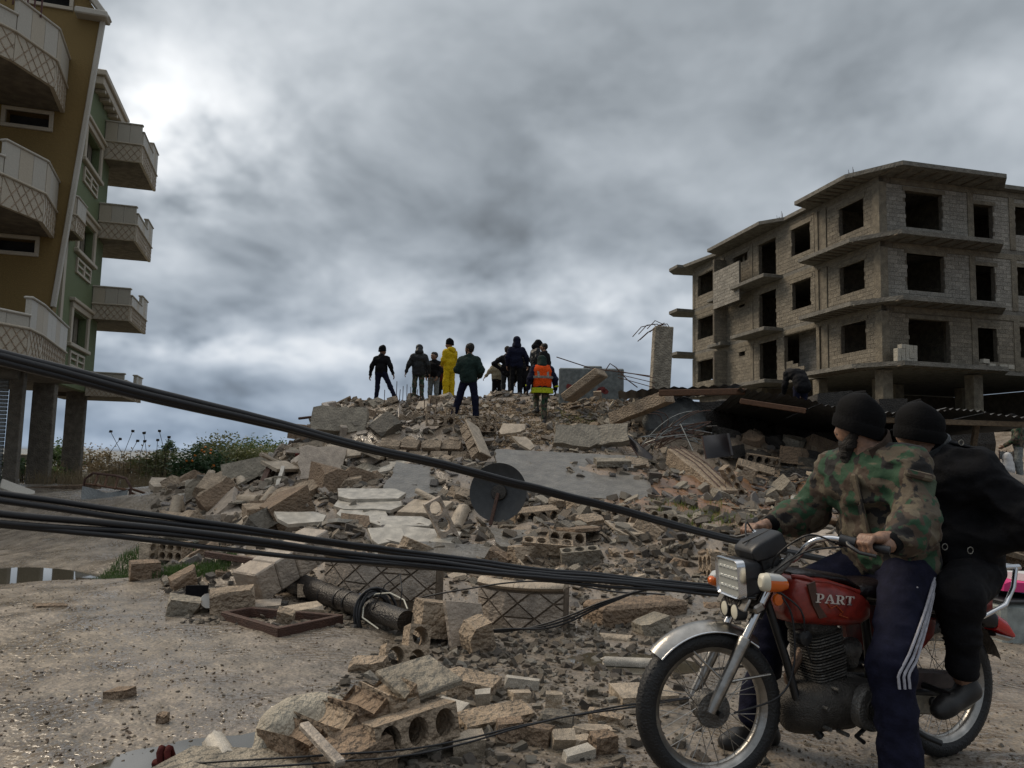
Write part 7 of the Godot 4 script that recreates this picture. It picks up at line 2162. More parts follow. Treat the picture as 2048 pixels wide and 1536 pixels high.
	# rescue worker climbing, orange vest over a dark jacket
	var r := person("rescue worker in an orange reflective vest climbing the gravel", Vector3(0.721, 2.135, -18.2), 6, 1.72, {"pel": V(0, 0.93, 0.02), "wai": V(0, 1.07, -0.01), "che": V(0, 1.27, -0.06), "nek": V(0, 1.41, -0.1), "hed": V(0, 1.55, -0.17), "shR": V(0.2, 1.37, -0.08), "shL": V(-0.2, 1.37, -0.08), "elR": V(0.31, 1.12, 0.0), "wrR": V(0.33, 0.9, -0.06), "elL": V(-0.3, 1.13, 0.02), "wrL": V(-0.34, 0.9, -0.02), "anR": V(0.05, 0.1, 0.06), "knR": V(0.05, 0.5, 0.0), "knL": V(-0.1, 0.68, -0.34), "anL": V(-0.1, 0.42, -0.2)}, {"jacket": "cloth_navy", "trousers": "camo", "hat": "hood", "hat_mat": "cloth_dkgreen", "nod": -20, "hem": 0.80, "fat": 1.08, "gloves": "cloth_navy"})
	var vest := [[V(-0.1, 1.27, -0.06), V(0.1, 1.27, -0.06), 0.15, 0.15], [V(0, 1.27, -0.06), V(0, 1.03, 0.0), 0.165, 0.165], [V(-0.075, 1.1, 0), V(-0.08, 0.96, 0.02), 0.15, 0.14], [V(0.075, 1.1, 0), V(0.08, 0.96, 0.02), 0.15, 0.14], [V(-0.14, 1.37, -0.08), V(0.14, 1.37, -0.08), 0.085, 0.085]]
	part(r, "vest", blob(vest, 0.022, 0.016, 0.005, 4.0), "cloth_orange")
	for q in [[1.14, 0.275, 0.03, "band_grey"], [0.85, 0.26, 0.035, "band_lime"], [0.79, 0.265, 0.028, "band_lime"]]:
		var b := MB.new()
		b.lathe(Transform3D(Basis.from_scale(V(1, 1, 0.72)), V(0, q[0], 0.01 if q[0] < 1.0 else -0.03)), [Vector2(q[1], -q[2]), Vector2(q[1] + 0.006, 0), Vector2(q[1], q[2])], 28)
		part(r, "reflective_band", b.mesh(true), q[3])
	for sx in [-0.12, 0.12]:
		var b := MB.new()
		b.box(along(V(sx, 1.38, 0.03), V(sx * 0.9, 1.12, 0.17), V(1, 0, 0)), V(0.012, 0.05, 0.3), 0.004)
		part(r, "reflective_brace", b.mesh(), "band_grey")
	for sx in [-1.0, 1.0]:
		var b := MB.new()
		b.lathe(X(V(0.335 * sx, 0.945, -0.035)), [Vector2(0.062, -0.022), Vector2(0.065, 0), Vector2(0.062, 0.022)], 14)
		part(r, "cuff_band", b.mesh(true), "band_lime")
	person("man in a dark jacket behind the water tank, nearer the tank", stand(Vector3(3.463, 3.29, -24.5)), 120, 1.66, {}, {"jacket": "cloth_charcoal", "trousers": "cloth_black", "look": -20})
	person("man in a dark jacket leaning beside the concrete post", stand(Vector3(4.198, 3.308, -24.5)), -60, 1.62, {"hed": V(0, 1.6, -0.08)}, {"jacket": "cloth_black", "trousers": "cloth_black", "look": -20})
	person("man in black bending forward behind the sheet metal roof", Vector3(7.165, 2.334, -19), 10, 1.75, {"pel": V(0, 0.95, 0.1), "wai": V(0, 1.1, 0.02), "che": V(0, 1.26, -0.14), "nek": V(0, 1.34, -0.32), "hed": V(0, 1.32, -0.46), "shR": V(0.2, 1.28, -0.28), "shL": V(-0.2, 1.28, -0.28), "elR": V(0.27, 1.0, -0.26), "wrR": V(0.25, 0.8, -0.36), "elL": V(-0.27, 1.0, -0.26), "wrL": V(-0.25, 0.8, -0.36)}, {"jacket": "cloth_black", "trousers": "cloth_navy", "nod": -60, "hem": 0.8, "fat": 1.1})
	var cm := person("man in a camouflage jacket and grey trousers at the right edge", Vector3(13.054, 1.025, -19.8), 60, 1.74, {"hed": V(0, 1.6, -0.1), "wrR": V(0.1, 0.95, -0.3), "elR": V(0.24, 1.12, -0.06), "elL": V(-0.24, 1.12, -0.06), "wrL": V(-0.1, 0.95, -0.3)}, {"jacket": "camo", "trousers": "cloth_grey", "hat": "beanie", "hem": 0.85, "loose": 1.2})
	single("white_sack", "white sack held by the man at the right edge", "sack", blob([[V(0, 0.2, 0), V(0, 0.55, 0), 0.16, 0.1]], 0.04, 0.02, 0.02, 3.0), "pale_cloth", X(Vector3(12.688, 1.158, -19.7)))

# fist round a bar along z; thumb at +z for side = 1
func fist(side: float) -> ArrayMesh:
	var f := []
	for i in 4:
		var z := (-0.034 + 0.0225 * i) * side
		var k: float = [0.86, 0.97, 1.0, 0.95][i]
		f.append([V(-0.03, 0.027, z * 0.92), V(0.006, 0.034, z), 0.0125, 0.0115])
		f.append([V(0.006, 0.034, z), V(0.036 * k, 0.016, z * 1.03), 0.0105, 0.0095])
		f.append([V(0.036 * k, 0.016, z * 1.03), V(0.03 * k, -0.014, z * 1.03), 0.0092, 0.0088])
		f.append([V(0.03 * k, -0.014, z * 1.03), V(0.006, -0.025, z), 0.0085, 0.0075])
	f.append([V(-0.095, 0.02, 0.0), V(-0.06, 0.022, 0.0), 0.029, 0.03])
	f.append([V(-0.06, 0.02, -0.014 * side), V(-0.015, 0.026, -0.026 * side), 0.021, 0.014])
	f.append([V(-0.06, 0.02, 0.014 * side), V(-0.015, 0.026, 0.026 * side), 0.022, 0.015])
	f.append([V(-0.05, 0.006, 0.026 * side), V(-0.022, -0.012, 0.046 * side), 0.015, 0.012])
	f.append([V(-0.022, -0.012, 0.046 * side), V(0.008, -0.024, 0.044 * side), 0.0115, 0.0095])
	f.append([V(0.008, -0.024, 0.044 * side), V(0.028, -0.022, 0.036 * side), 0.0095, 0.008])
	return blob(f, 0.0038, 0.0035)

func riders():
	var bt := Transform3D(Basis(Vector3.UP, deg_to_rad(201)), Vector3(1.999, 0.015, -3.65))
	# ---- rider in camouflage
	var o := thing("person", "bearded rider in a camouflage jacket, black beanie and navy track trousers steering the motorcycle", "person")
	o.transform = bt
	var S1 := V(0.35, 1.315, -0.175)
	var S2 := V(0.405, 1.295, 0.185)
	var E1 := V(0.455, 1.07, -0.305)
	var E2 := V(0.44, 1.075, 0.33)
	var W1 := V(0.655, 1.015, -0.36)
	var W2 := V(0.655, 1.03, 0.335)
	var H1 := V(0.33, 0.84, -0.13)
	var H2 := V(0.33, 0.84, 0.13)
	var K1 := V(0.615, 0.53, -0.30)
	var K2 := V(0.70, 0.66, 0.27)
	var A1 := V(0.60, 0.09, -0.33)
	var A2 := V(0.75, 0.13, 0.36)
	var nk := V(0.392, 1.37, 0.0)
	var hd := V(0.44, 1.495, 0.01)
	var hb := Basis.looking_at(V(0.46, -0.02, 0.89))
	part(o, "body", blob([[V(0.3, 0.88, -0.07), V(0.3, 0.88, 0.07), 0.1, 0.1], [V(0.3, 0.9, 0), V(0.37, 1.22, 0), 0.11, 0.12], [nk, S1, 0.06, 0.05], [nk, S2, 0.06, 0.05], [V(0.38, 1.33, 0), V(0.432, 1.44, 0.005), 0.062, 0.06], [S1, E1, 0.05, 0.045], [E1, W1, 0.042, 0.032], [S2, E2, 0.05, 0.045], [E2, W2, 0.042, 0.032], [W1, W1 + (W1 - E1).normalized() * 0.05, 0.03, 0.028], [W2, W2 + (W2 - E2).normalized() * 0.05, 0.03, 0.028], [H1, K1, 0.075, 0.055], [K1, A1, 0.05, 0.04], [H2, K2, 0.075, 0.055], [K2, A2, 0.05, 0.04]], 0.02, 0.014), "skin")
	part(o, "head", head_mesh, "skin", Transform3D(hb.scaled_local(Vector3.ONE * 0.9), hd))
	part(o, "hand", fist(1.0), "skin", Transform3D(Basis(V(0.98, 0, 0), V(0, 1, 0), V(0, 0, 1)).orthonormalized() * Basis.from_euler(V(0, deg_to_rad(-6), deg_to_rad(-6))), V(0.757, 1.0, -0.345)))
	part(o, "hand", fist(-1.0), "skin", Transform3D(Basis.from_euler(V(0, deg_to_rad(6), deg_to_rad(-6))), V(0.775, 0.985, 0.335)))
	var jk := [[V(0.355, 1.215, -0.095), V(0.385, 1.215, 0.095), 0.124, 0.124], [V(0.375, 1.29, -0.09), V(0.395, 1.285, 0.09), 0.092, 0.092], [V(0.365, 1.2, 0), V(0.305, 0.98, 0), 0.138, 0.152], [V(0.31, 1.0, -0.085), V(0.31, 1.0, 0.085), 0.138, 0.138], [V(0.285, 0.89, -0.085), V(0.285, 0.89, 0.085), 0.133, 0.133], [V(0.385, 1.34, -0.04), S1, 0.072, 0.078], [V(0.395, 1.34, 0.04), S2, 0.072, 0.078], [S1, E1, 0.085, 0.079], [E1, E1.lerp(W1, 0.5), 0.079, 0.074], [E1.lerp(W1, 0.5), W1 - (W1 - E1).normalized() * 0.035, 0.072, 0.053], [S2, E2, 0.085, 0.075], [E2, E2.lerp(W2, 0.5), 0.075, 0.072], [E2.lerp(W2, 0.5), W2 - (W2 - E2).normalized() * 0.035, 0.070, 0.053]]
	part(o, "jacket", blob(jk, 0.012, 0.016, 0.012, 9.0), "camo")
	for q in [[W1, E1], [W2, E2]]:
		var d: Vector3 = (q[0] - q[1]).normalized()
		var b := MB.new()
		b.tube([q[0] - d * 0.05, q[0] - d * 0.02, q[0] + d * 0.02, q[0] + d * 0.035], [0.046, 0.045, 0.042, 0.036], 20)
		part(o, "knit_cuff", b.mesh(true), "knit_black")
	# stand-up collar, open at the throat
	var cb := MB.new()
	var rs := []
	for q in [[0.0, 0.105, 0.0], [0.035, 0.1, 0.003], [0.07, 0.098, 0.006], [0.075, 0.09, 0.0], [0.035, 0.088, 0.0], [0.0, 0.09, 0.0]]:
		var p := PackedVector3Array()
		for j in 25:
			var a := deg_to_rad(50 + 260.0 * j / 24)
			p.append(V(0.395 + cos(a) * q[1] * 1.0 + q[0] * 0.25, 1.362 + q[0] * 1.35 * (0.3 + 0.35 * (1.0 - cos(a))) - 0.03 * cos(a), sin(a) * q[1] * 1.05))
		rs.append(p)
	cb.rings(rs, false, false, false)
	part(o, "collar", cb.mesh(true), "collar_brown")
	var pk := MB.new()
	pk.box(Transform3D(Basis.from_euler(V(deg_to_rad(24), deg_to_rad(-28), deg_to_rad(18))), Vector3(0.419, 1.223, -0.3)), V(0.1, 0.115, 0.02), 0.008)
	part(o, "sleeve_pocket", pk.mesh(), "patch_green")
	pk = MB.new()
	pk.box(Transform3D(Basis.from_euler(V(deg_to_rad(24), deg_to_rad(-28), deg_to_rad(14))), Vector3(0.43, 1.279, -0.294)), V(0.11, 0.035, 0.024), 0.008)
	part(o, "pocket_flap", pk.mesh(), "camo")
	pk = MB.new()
	pk.box(Transform3D(Basis.from_euler(V(0, deg_to_rad(-20), deg_to_rad(-12))), V(0.494, 1.14, -0.045)), V(0.014, 0.28, 0.05), 0.006)
	part(o, "placket", pk.mesh(), "camo")
	pk = MB.new()
	pk.box(along(V(0.36, 1.402, -0.10), V(0.345, 1.39, -0.215)), V(0.05, 0.014, 0.11), 0.005)
	part(o, "shoulder_strap", pk.mesh(), "camo")
	part(o, "beard", blob([[V(0, -0.095, -0.055), V(0, -0.165, -0.06), 0.044, 0.036], [V(0.07, -0.03, 0.005), V(0.045, -0.09, -0.03), 0.014, 0.032], [V(-0.07, -0.03, 0.005), V(-0.045, -0.09, -0.03), 0.014, 0.032], [V(0.02, -0.045, -0.098), V(-0.02, -0.045, -0.098), 0.008, 0.008]], 0.006, 0.01, 0.006, 22.0), "hair", Transform3D(hb.scaled_local(Vector3.ONE * 0.9), hd))
	part(o, "beanie", beanie_mesh, "knit_black", Transform3D((hb * Basis(V(1, 0, 0), deg_to_rad(15))).scaled_local(V(0.95, 0.96, 0.98)), hd + hb * V(0, 0.0, -0.004)))
	for s in [-1.0, 1.0]:
		var e := SphereMesh.new()
		e.radius = 0.011
		e.height = 0.022
		part(o, "eye", e, "eye_white", Transform3D(hb, hd + hb * V(0.03 * s, 0.008, -0.077)))
	var tr := [[V(0.29, 0.87, -0.07), V(0.29, 0.87, 0.07), 0.135, 0.135], [H1, K1, 0.104, 0.082], [K1, A1 + V(0, 0.03, 0), 0.08, 0.078], [H2, K2, 0.104, 0.085], [K2, A2 + V(0, 0.03, 0), 0.085, 0.075]]
	part(o, "trousers", blob(tr, 0.012, 0.016, 0.008, 7.0), "track_navy")
	for k in 3:
		var b := MB.new()
		var pts := []
		for i in 17:
			var t := i / 16.0
			var c: Vector3
			var rad: float
			if t < 0.7:
				c = H1.lerp(K1, 0.02 + t / 0.7 * 0.98)
				rad = lerpf(0.108, 0.098, t / 0.7)
			else:
				c = K1.lerp(A1, (t - 0.7) / 0.3 * 0.16)
				rad = 0.1
			var back := V(-0.6, 0.1, -0.8).lerp(V(0.42, -0.1, -0.92), minf(t * 1.25, 1.0)).normalized()
			var ax := (K1 - H1).normalized() if t < 0.7 else (A1 - K1).normalized()
			back = (back - ax * back.dot(ax)).normalized()
			var s2 := ax.cross(back)
			var g := deg_to_rad(-13 + 11 * k)
			pts.append(c + (back * cos(g) + s2 * sin(g)) * (rad + 0.004))
		b.tube(pts, 0.0058, 6)
		part(o, "side_stripe", b.mesh(true), "stripe_white")
	for k in 3:
		var b := MB.new()
		b.box(X(V(0.435 - 0.014 * k, 0.795 + 0.004 * k, -0.255), V(0, 0, -28)), V(0.008, 0.014 + 0.008 * k, 0.006))
		part(o, "emblem_bar", b.mesh(), "stripe_white")
	var tm := TextMesh.new()
	tm.text = "adidas"
	tm.font_size = 16
	tm.pixel_size = 0.0011
	tm.depth = 0.003
	part(o, "emblem_lettering", tm, "stripe_white", Transform3D(Basis(V(-1, 0, 0), V(0, 1, 0), V(0, 0, -1)) * Basis.from_euler(V(0, 0, deg_to_rad(-14))), V(0.422, 0.776, -0.257)))
	part(o, "shoe", shoe_mesh, "shoe", Transform3D(Basis.from_euler(V(0, deg_to_rad(-80), 0)), A1 - V(0.02, 0.09, 0)))
	part(o, "shoe", shoe_mesh, "shoe", Transform3D(Basis.from_euler(V(0, deg_to_rad(-90), 0)), A2 - V(0.02, 0.12, 0)))
	# ---- passenger in black
	o = thing("person", "passenger in a black padded jacket and black beanie sitting behind the rider", "person")
	o.transform = bt
	S1 = V(-0.03, 1.295, -0.195)
	S2 = V(0.02, 1.29, 0.195)
	E1 = V(-0.125, 1.08, -0.36)
	E2 = V(-0.03, 1.08, 0.34)
	W1 = V(0.0, 0.97, -0.15)
	W2 = V(0.02, 0.97, 0.15)
	H1 = V(-0.1, 0.85, -0.13)
	H2 = V(-0.1, 0.85, 0.13)
	K1 = V(0.19, 0.78, -0.27)
	K2 = V(0.24, 0.78, 0.27)
	A1 = V(0.16, 0.43, -0.25)
	A2 = V(0.2, 0.43, 0.25)
	nk = V(0.03, 1.40, 0)
	hd = V(0.078, 1.485, 0.0)
	hb = Basis.looking_at(V(0.36, -0.06, 0.93))
	part(o, "body", blob([[V(-0.08, 0.88, -0.07), V(-0.08, 0.88, 0.07), 0.1, 0.1], [V(-0.08, 0.9, 0), V(-0.0, 1.25, 0), 0.11, 0.12], [nk, S1, 0.06, 0.05], [nk, S2, 0.06, 0.05], [V(0.02, 1.35, 0), V(0.075, 1.46, 0), 0.062, 0.06], [S1, E1, 0.05, 0.045], [E1, W1, 0.042, 0.032], [S2, E2, 0.05, 0.045], [E2, W2, 0.042, 0.032], [H1, K1, 0.075, 0.055], [K1, A1, 0.05, 0.04], [H2, K2, 0.075, 0.055], [K2, A2, 0.05, 0.04]], 0.02, 0.014), "skin")
	part(o, "head", head_mesh, "skin", Transform3D(hb.scaled_local(Vector3.ONE * 0.9), hd))
	part(o, "beanie", beanie_mesh, "knit_black", Transform3D((hb * Basis(V(1, 0, 0), deg_to_rad(8))).scaled_local(V(0.98, 0.97, 0.98)), hd + hb * V(0, -0.014, -0.004)))
	limb_hand(o, E1, W1, true)
	limb_hand(o, E2, W2, false)
	jk = [[V(-0.02, 1.24, -0.105), V(0.01, 1.24, 0.105), 0.138, 0.138], [V(0.0, 1.32, -0.09), V(0.02, 1.315, 0.09), 0.095, 0.095], [V(-0.01, 1.22, 0), V(-0.06, 0.98, 0), 0.157, 0.171], [V(-0.06, 0.98, -0.09), V(-0.06, 0.98, 0.09), 0.157, 0.157], [V(-0.07, 0.88, -0.09), V(-0.07, 0.88, 0.09), 0.147, 0.147], [V(0.01, 1.355, -0.03), S1, 0.081, 0.093], [V(0.02, 1.355, 0.03), S2, 0.081, 0.093], [S1, E1, 0.099, 0.093], [E1, W1, 0.091, 0.067], [S2, E2, 0.095, 0.085], [E2, W2, 0.085, 0.067]]
	part(o, "jacket", blob(jk, 0.013, 0.018, 0.012, 8.0), "cloth_black")
	cb = MB.new()
	rs = []
	for q in [[0.0, 0.112], [0.04, 0.106], [0.085, 0.104], [0.09, 0.095], [0.04, 0.093], [0.0, 0.095]]:
		var p := PackedVector3Array()
		for j in 25:
			var a := deg_to_rad(30 + 300.0 * j / 24)
			p.append(V(0.03 + cos(a) * q[1] + q[0] * 0.25, 1.352 + q[0] * 1.15 * (0.4 + 0.3 * (1.0 - cos(a))) - 0.03 * cos(a), sin(a) * q[1] * 1.05))
		rs.append(p)
	cb.rings(rs, false, false, false)
	part(o, "collar", cb.mesh(true), "cloth_charcoal")
	part(o, "trousers", blob([[V(-0.09, 0.86, -0.07), V(-0.09, 0.86, 0.07), 0.135, 0.135], [H1, K1, 0.11, 0.095], [K1, A1 + V(0, 0.04, 0), 0.09, 0.06], [H2, K2, 0.11, 0.095], [K2, A2, 0.09, 0.08]], 0.013, 0.016, 0.009, 8.0), "cloth_black")
	for q in [[Vector3(0.061, 1.427, -0.2), 0.012], [Vector3(0.241, 0.977, -0.25), 0.013], [Vector3(0.116, 0.962, -0.27), 0.014]]:
		var b := MB.new()
		var pts := []
		for j in 17: pts.append(q[0] + V(cos(TAU * j / 16) * q[1] * 1.2, sin(TAU * j / 16) * q[1], 0.0))
		b.tube(pts, 0.002, 5)
		part(o, "metal_ring", b.mesh(true), "band_grey")
	var sp := MB.new()
	sp.box(along(V(0.0, 1.43, -0.10), V(-0.03, 1.40, -0.21)), V(0.05, 0.012, 0.12), 0.005)
	part(o, "shoulder_strap", sp.mesh(), "cloth_black")
	part(o, "shoe", shoe_mesh, "shoe", Transform3D(Basis.from_euler(V(0, deg_to_rad(-88), 0)) * Basis.from_euler(V(deg_to_rad(-16), 0, 0)) * Basis.from_scale(V(0.82, 0.82, 0.86)), A1 - V(0.005, 0.10, 0)))
	part(o, "shoe", shoe_mesh, "shoe", Transform3D(Basis.from_euler(V(0, deg_to_rad(-90), 0)), A2 - V(0.0, 0.1, 0)))

# ---------------------------------------------------------------- motorcycle
func wheel_parts(o: Node3D, called: String, at: Transform3D, drum: float):
	var w := Node3D.new()
	w.name = called
	w.transform = at
	o.add_child(w)
	var lay_ := Transform3D(Basis(V(1, 0, 0), V(0, 0, 1), V(0, -1, 0)), Vector3.ZERO)   # lathe axis along the axle
	var b := MB.new()
	var pr := []
	for i in 15:
		var a := deg_to_rad(-130 + 260.0 * i / 14)
		pr.append(Vector2(0.272 + cos(a) * 0.042, sin(a) * 0.044))
	b.lathe(lay_, pr, 56)
	part(w, "tyre", b.mesh(true), "tyre")
	b = MB.new()
	for i in 64:
		for s in [-1.0, 1.0]:
			var a := TAU * (i + (0.5 if s > 0 else 0.0)) / 64
			b.box(Transform3D(Basis(V(0, 0, 1), a), Vector3.ZERO) * X(V(0.298, 0, 0.018 * s), V(0, 25 * s, 0)), V(0.007, 0.014, 0.026))
	part(w, "tread", b.mesh(), "tyre").set_meta("kind", "stuff")
	b = MB.new()
	b.lathe(lay_, [Vector2(0.247, -0.034), Vector2(0.25, -0.028), Vector2(0.232, -0.02), Vector2(0.226, 0), Vector2(0.232, 0.02), Vector2(0.25, 0.028), Vector2(0.247, 0.034), Vector2(0.24, 0.028), Vector2(0.224, 0.018), Vector2(0.219, 0.0), Vector2(0.224, -0.018), Vector2(0.24, -0.028), Vector2(0.247, -0.034)], 56)
	part(w, "rim", b.mesh(true), "worn_chrome")
	b = MB.new()
	b.lathe(lay_, [Vector2(0.0, -0.065), Vector2(0.03, -0.06), Vector2(0.035, -0.05), Vector2(drum, -0.045), Vector2(drum + 0.004, -0.03), Vector2(drum * 0.9, -0.02), Vector2(drum * 0.85, 0.03), Vector2(drum * 0.9, 0.04), Vector2(0.03, 0.045), Vector2(0.0, 0.05)], 32)
	part(w, "hub", b.mesh(true), "alloy")
	b = MB.new()
	b.tube([V(0, 0, -0.11), V(0, 0, 0.11)], 0.011, 10)
	part(w, "axle", b.mesh(true), "frame_black")
	for i in 36:
		var a := TAU * i / 36
		var s := 0.028 if i % 2 else -0.028
		var tw := deg_to_rad(32) * (1 if (i / 2) % 2 else -1)
		b = MB.new()
		b.tube([V(cos(a + tw) * drum * 0.85, sin(a + tw) * drum * 0.85, s), V(cos(a) * 0.225, sin(a) * 0.225, s * 0.2)], 0.0017, 4)
		part(w, "spoke", b.mesh(true), "worn_chrome")

func motorcycle():
	var o := thing("motorcycle", "old red motorcycle with chrome fork carrying two men", "motorcycle")
	o.transform = Transform3D(Basis(Vector3.UP, deg_to_rad(201)), Vector3(1.999, 0.015, -3.65))
	var piv := V(0.97, 0, 0)
	var S := Transform3D(Basis(), piv) * Transform3D(Basis(Vector3.UP, deg_to_rad(-9)), Vector3.ZERO) * Transform3D(Basis(), -piv)
	var ax := V(1.235, 0.32, 0)
	wheel_parts(o, "front_wheel", S * X(ax), 0.07)
	wheel_parts(o, "rear_wheel", X(V(0, 0.32, 0)), 0.07)
	var b: MB
	for s in [-1.0, 1.0]:
		var z: float = 0.088 * s
		b = MB.new()
		b.tube([V(0.985, 0.86, z), V(1.15, 0.555, z)], 0.0165, 14)
		part(o, "fork_tube", b.mesh(true), "chrome", S)
		b = MB.new()
		b.tube([V(1.118, 0.612, z), V(1.122, 0.605, z), V(1.14, 0.572, z), V(1.25, 0.365, z), V(1.268, 0.325, z)], [0.021, 0.026, 0.025, 0.022, 0.018], 14)
		part(o, "fork_slider", b.mesh(true), "worn_chrome", S)
		b = MB.new()
		b.tube([V(1.21, 0.44, z), V(1.34, 0.56, z * 0.85)], 0.006, 6)
		b.tube([V(1.21, 0.44, z), V(1.0, 0.46, z * 0.8)], 0.006, 6)
		part(o, "fender_stay", b.mesh(true), "worn_chrome", S)
	b = MB.new()
	b.box(X(V(1.07, 0.73, 0), V(0, 0, -28)), V(0.05, 0.035, 0.235), 0.008)
	part(o, "lower_yoke", b.mesh(), "worn_chrome", S)
	b = MB.new()
	b.box(X(V(0.985, 0.868, 0), V(0, 0, -28)), V(0.06, 0.03, 0.22), 0.008)
	part(o, "upper_yoke", b.mesh(), "alloy", S)
	b = MB.new()
	b.tube([V(0.93, 0.86, 0), V(1.03, 0.68, 0)], 0.028, 14)
	part(o, "steering_head", b.mesh(true), "frame_black")
	var pl := Transform3D(Basis(V(0, 0, 1), deg_to_rad(28)), V(1.125, 0.742, 0))
	b = MB.new()
	b.box(pl, V(0.012, 0.055, 0.24), 0.004)
	part(o, "name_bar", b.mesh(), "worn_chrome", S)
	var tm := TextMesh.new()
	tm.text = "AKRAD"
	tm.font_size = 24
	tm.pixel_size = 0.0019
	tm.depth = 0.003
	part(o, "name_lettering", tm, "engine_dark", S * Transform3D(pl.basis * Basis(V(0, 0, -1), V(0, 1, 0), V(1, 0, 0)), pl.origin + V(0.008, 0.003, 0.0)))
	for z in [-0.04, 0.045]:
		b = MB.new()
		b.lathe(Transform3D(Basis(V(0, 1, 0), V(1, 0, 0), V(0, 0, -1)), V(1.1, 0.705, z)), [Vector2(0.0, 0), Vector2(0.034, 0.0), Vector2(0.036, 0.04), Vector2(0.031, 0.045)], 20)
		var fl := part(o, "spot_lamp", b.mesh(true), "black_plastic", S)
		b = MB.new()
		b.lathe(Transform3D(Basis(V(0, 1, 0), V(1, 0, 0), V(0, 0, -1)), V(1.1, 0.705, z)), [Vector2(0.031, 0.041), Vector2(0.02, 0.046), Vector2(0.0, 0.047)], 20)
		part(fl, "lens", b.mesh(true), "cream_plastic")
	# headlamp
	var hl := Transform3D(Basis(V(0, 0, 1), deg_to_rad(-4)), V(1.10, 0.842, 0.0)).scaled_local(V(1, 0.94, 0.94))
	b = loft([[-0.08, 0, 0, 0.05, 0.06], [-0.05, 0, 0, 0.072, 0.088], [0.0, 0, 0, 0.08, 0.1], [0.035, 0, 0, 0.082, 0.102]], 28, 7.0)
	var hn := part(o, "headlamp", b.mesh(true), "black_plastic", S * hl)
	b = MB.new()
	var fr := []
	for q in [[0.02, 0.084, 0.104], [0.05, 0.086, 0.106], [0.056, 0.082, 0.102], [0.05, 0.074, 0.094], [0.042, 0.073, 0.093]]:
		var p := PackedVector3Array()
		for j in 40:
			var a := TAU * j / 40
			p.append(V(q[0], signf(sin(a)) * pow(absf(sin(a)), 0.25) * q[1], signf(cos(a)) * pow(absf(cos(a)), 0.25) * q[2]))
		fr.append(p)
	b.rings(fr, true, false, false)
	part(hn, "chrome_bezel", b.mesh(true), "chrome")
	b = MB.new()
	b.box(X(V(0.044, 0, 0)), V(0.006, 0.15, 0.188))
	part(hn, "lens", b.mesh(), "led_glass")
	for i in 5:
		for j in 3:
			b = MB.new()
			var p := PackedVector2Array()
			for k in 9: p.append(Vector2(cos(PI * k / 8) * 0.014, sin(PI * k / 8) * 0.010))
			b.prism(Transform3D(Basis(V(0, 0, 1), V(1, 0, 0), V(0, 1, 0)), V(0.046, -0.043 + 0.042 * j, -0.068 + 0.034 * i)), p, 0.006)
			part(hn, "led_reflector", b.mesh(), "led_cell")
	# instrument pod
	b = loft([[-0.1, 0, 0, 0.045, 0.08], [-0.085, 0, 0, 0.06, 0.095], [0.05, 0.002, 0, 0.055, 0.1], [0.1, 0.0, 0, 0.04, 0.095], [0.112, 0.0, 0, 0.02, 0.085]], 28, 6.0)
	var pod := part(o, "instrument_pod", b.mesh(true), "black_plastic", S * Transform3D(Basis(V(0, 0, 1), deg_to_rad(-24)).scaled(V(0.78, 0.78, 0.85)), V(0.99, 0.965, 0.01)))
	b = MB.new()
	b.box(X(V(0.0, 0.058, 0)), V(0.19, 0.006, 0.006))
	part(pod, "seam", b.mesh(), "engine_dark")
	b = MB.new()
	b.box(X(V(0.095, 0.0, 0.0)), V(0.02, 0.03, 0.05), 0.004)
	part(pod, "front_tab", b.mesh(), "black_plastic")
	b = MB.new()
	b.box(X(V(0.98, 0.9, 0.0), V(0, 0, -20)), V(0.12, 0.12, 0.11), 0.02)
	part(o, "lamp_bracket", b.mesh(), "frame_black", S)
	# indicators
	for q in [[V(1.085, 0.845, -0.17), -1.0], [V(1.07, 0.81, 0.185), 1.0]]:
		var it := Transform3D(Basis(V(0, 1, 0), deg_to_rad(14 * q[1]) + (PI if q[1] > 0.0 else 0.0)), q[0])
		b = loft([[0.05, 0, 0, 0.018, 0.02], [0.042, 0, 0, 0.034, 0.034], [0.02, 0, 0, 0.036, 0.036]], 20, 2.4)
		var n := part(o, "indicator", b.mesh(true), "cream_plastic", it)
		b = loft([[0.02, -0.004, 0, 0.034, 0.034], [-0.03, -0.006, 0, 0.03, 0.032], [-0.06, -0.008, 0, 0.018, 0.02], [-0.068, -0.008, 0, 0.006, 0.006]], 20, 2.4)
		part(n, "lens", b.mesh(true), "lens_orange")
		b = loft([[0.019, 0.014, 0, 0.024, 0.032], [-0.03, 0.012, 0, 0.02, 0.03], [-0.056, 0.006, 0, 0.01, 0.016]], 16, 2.4)
		part(n, "clear_top", b.mesh(true), "lens_clear")
		b = MB.new()
		b.tube([V(0.03, 0, 0), V(0.02, 0.0, 0.09)], 0.008, 8)
		part(n, "stem", b.mesh(true), "chrome")
	b = MB.new()
	b.lathe(Transform3D(Basis(V(1, 0, 0), V(0, 0, -1), V(0, 1, 0)), V(0.98, 0.757, -0.075)), [Vector2(0.0, 0.012), Vector2(0.022, 0.01), Vector2(0.025, 0.0)], 20)
	part(o, "side_reflector", b.mesh(true), "lens_orange")
	# front fender
	b = MB.new()
	var fs := []
	for i in 22:
		var a := deg_to_rad(42 + 86.0 * i / 21)
		var p := PackedVector3Array()
		for j in 9:
			var t := -1.0 + 2.0 * j / 8
			var r := 0.345 - 0.035 * pow(absf(t), 2.2) + (0.0)
			p.append(ax + V(cos(a) * r, sin(a) * r, t * 0.058))
		fs.append(p)
	b.rings(fs, false, false, false)
	part(o, "front_fender", b.mesh(true), "worn_chrome", S)
	b = MB.new()
	var ep := []
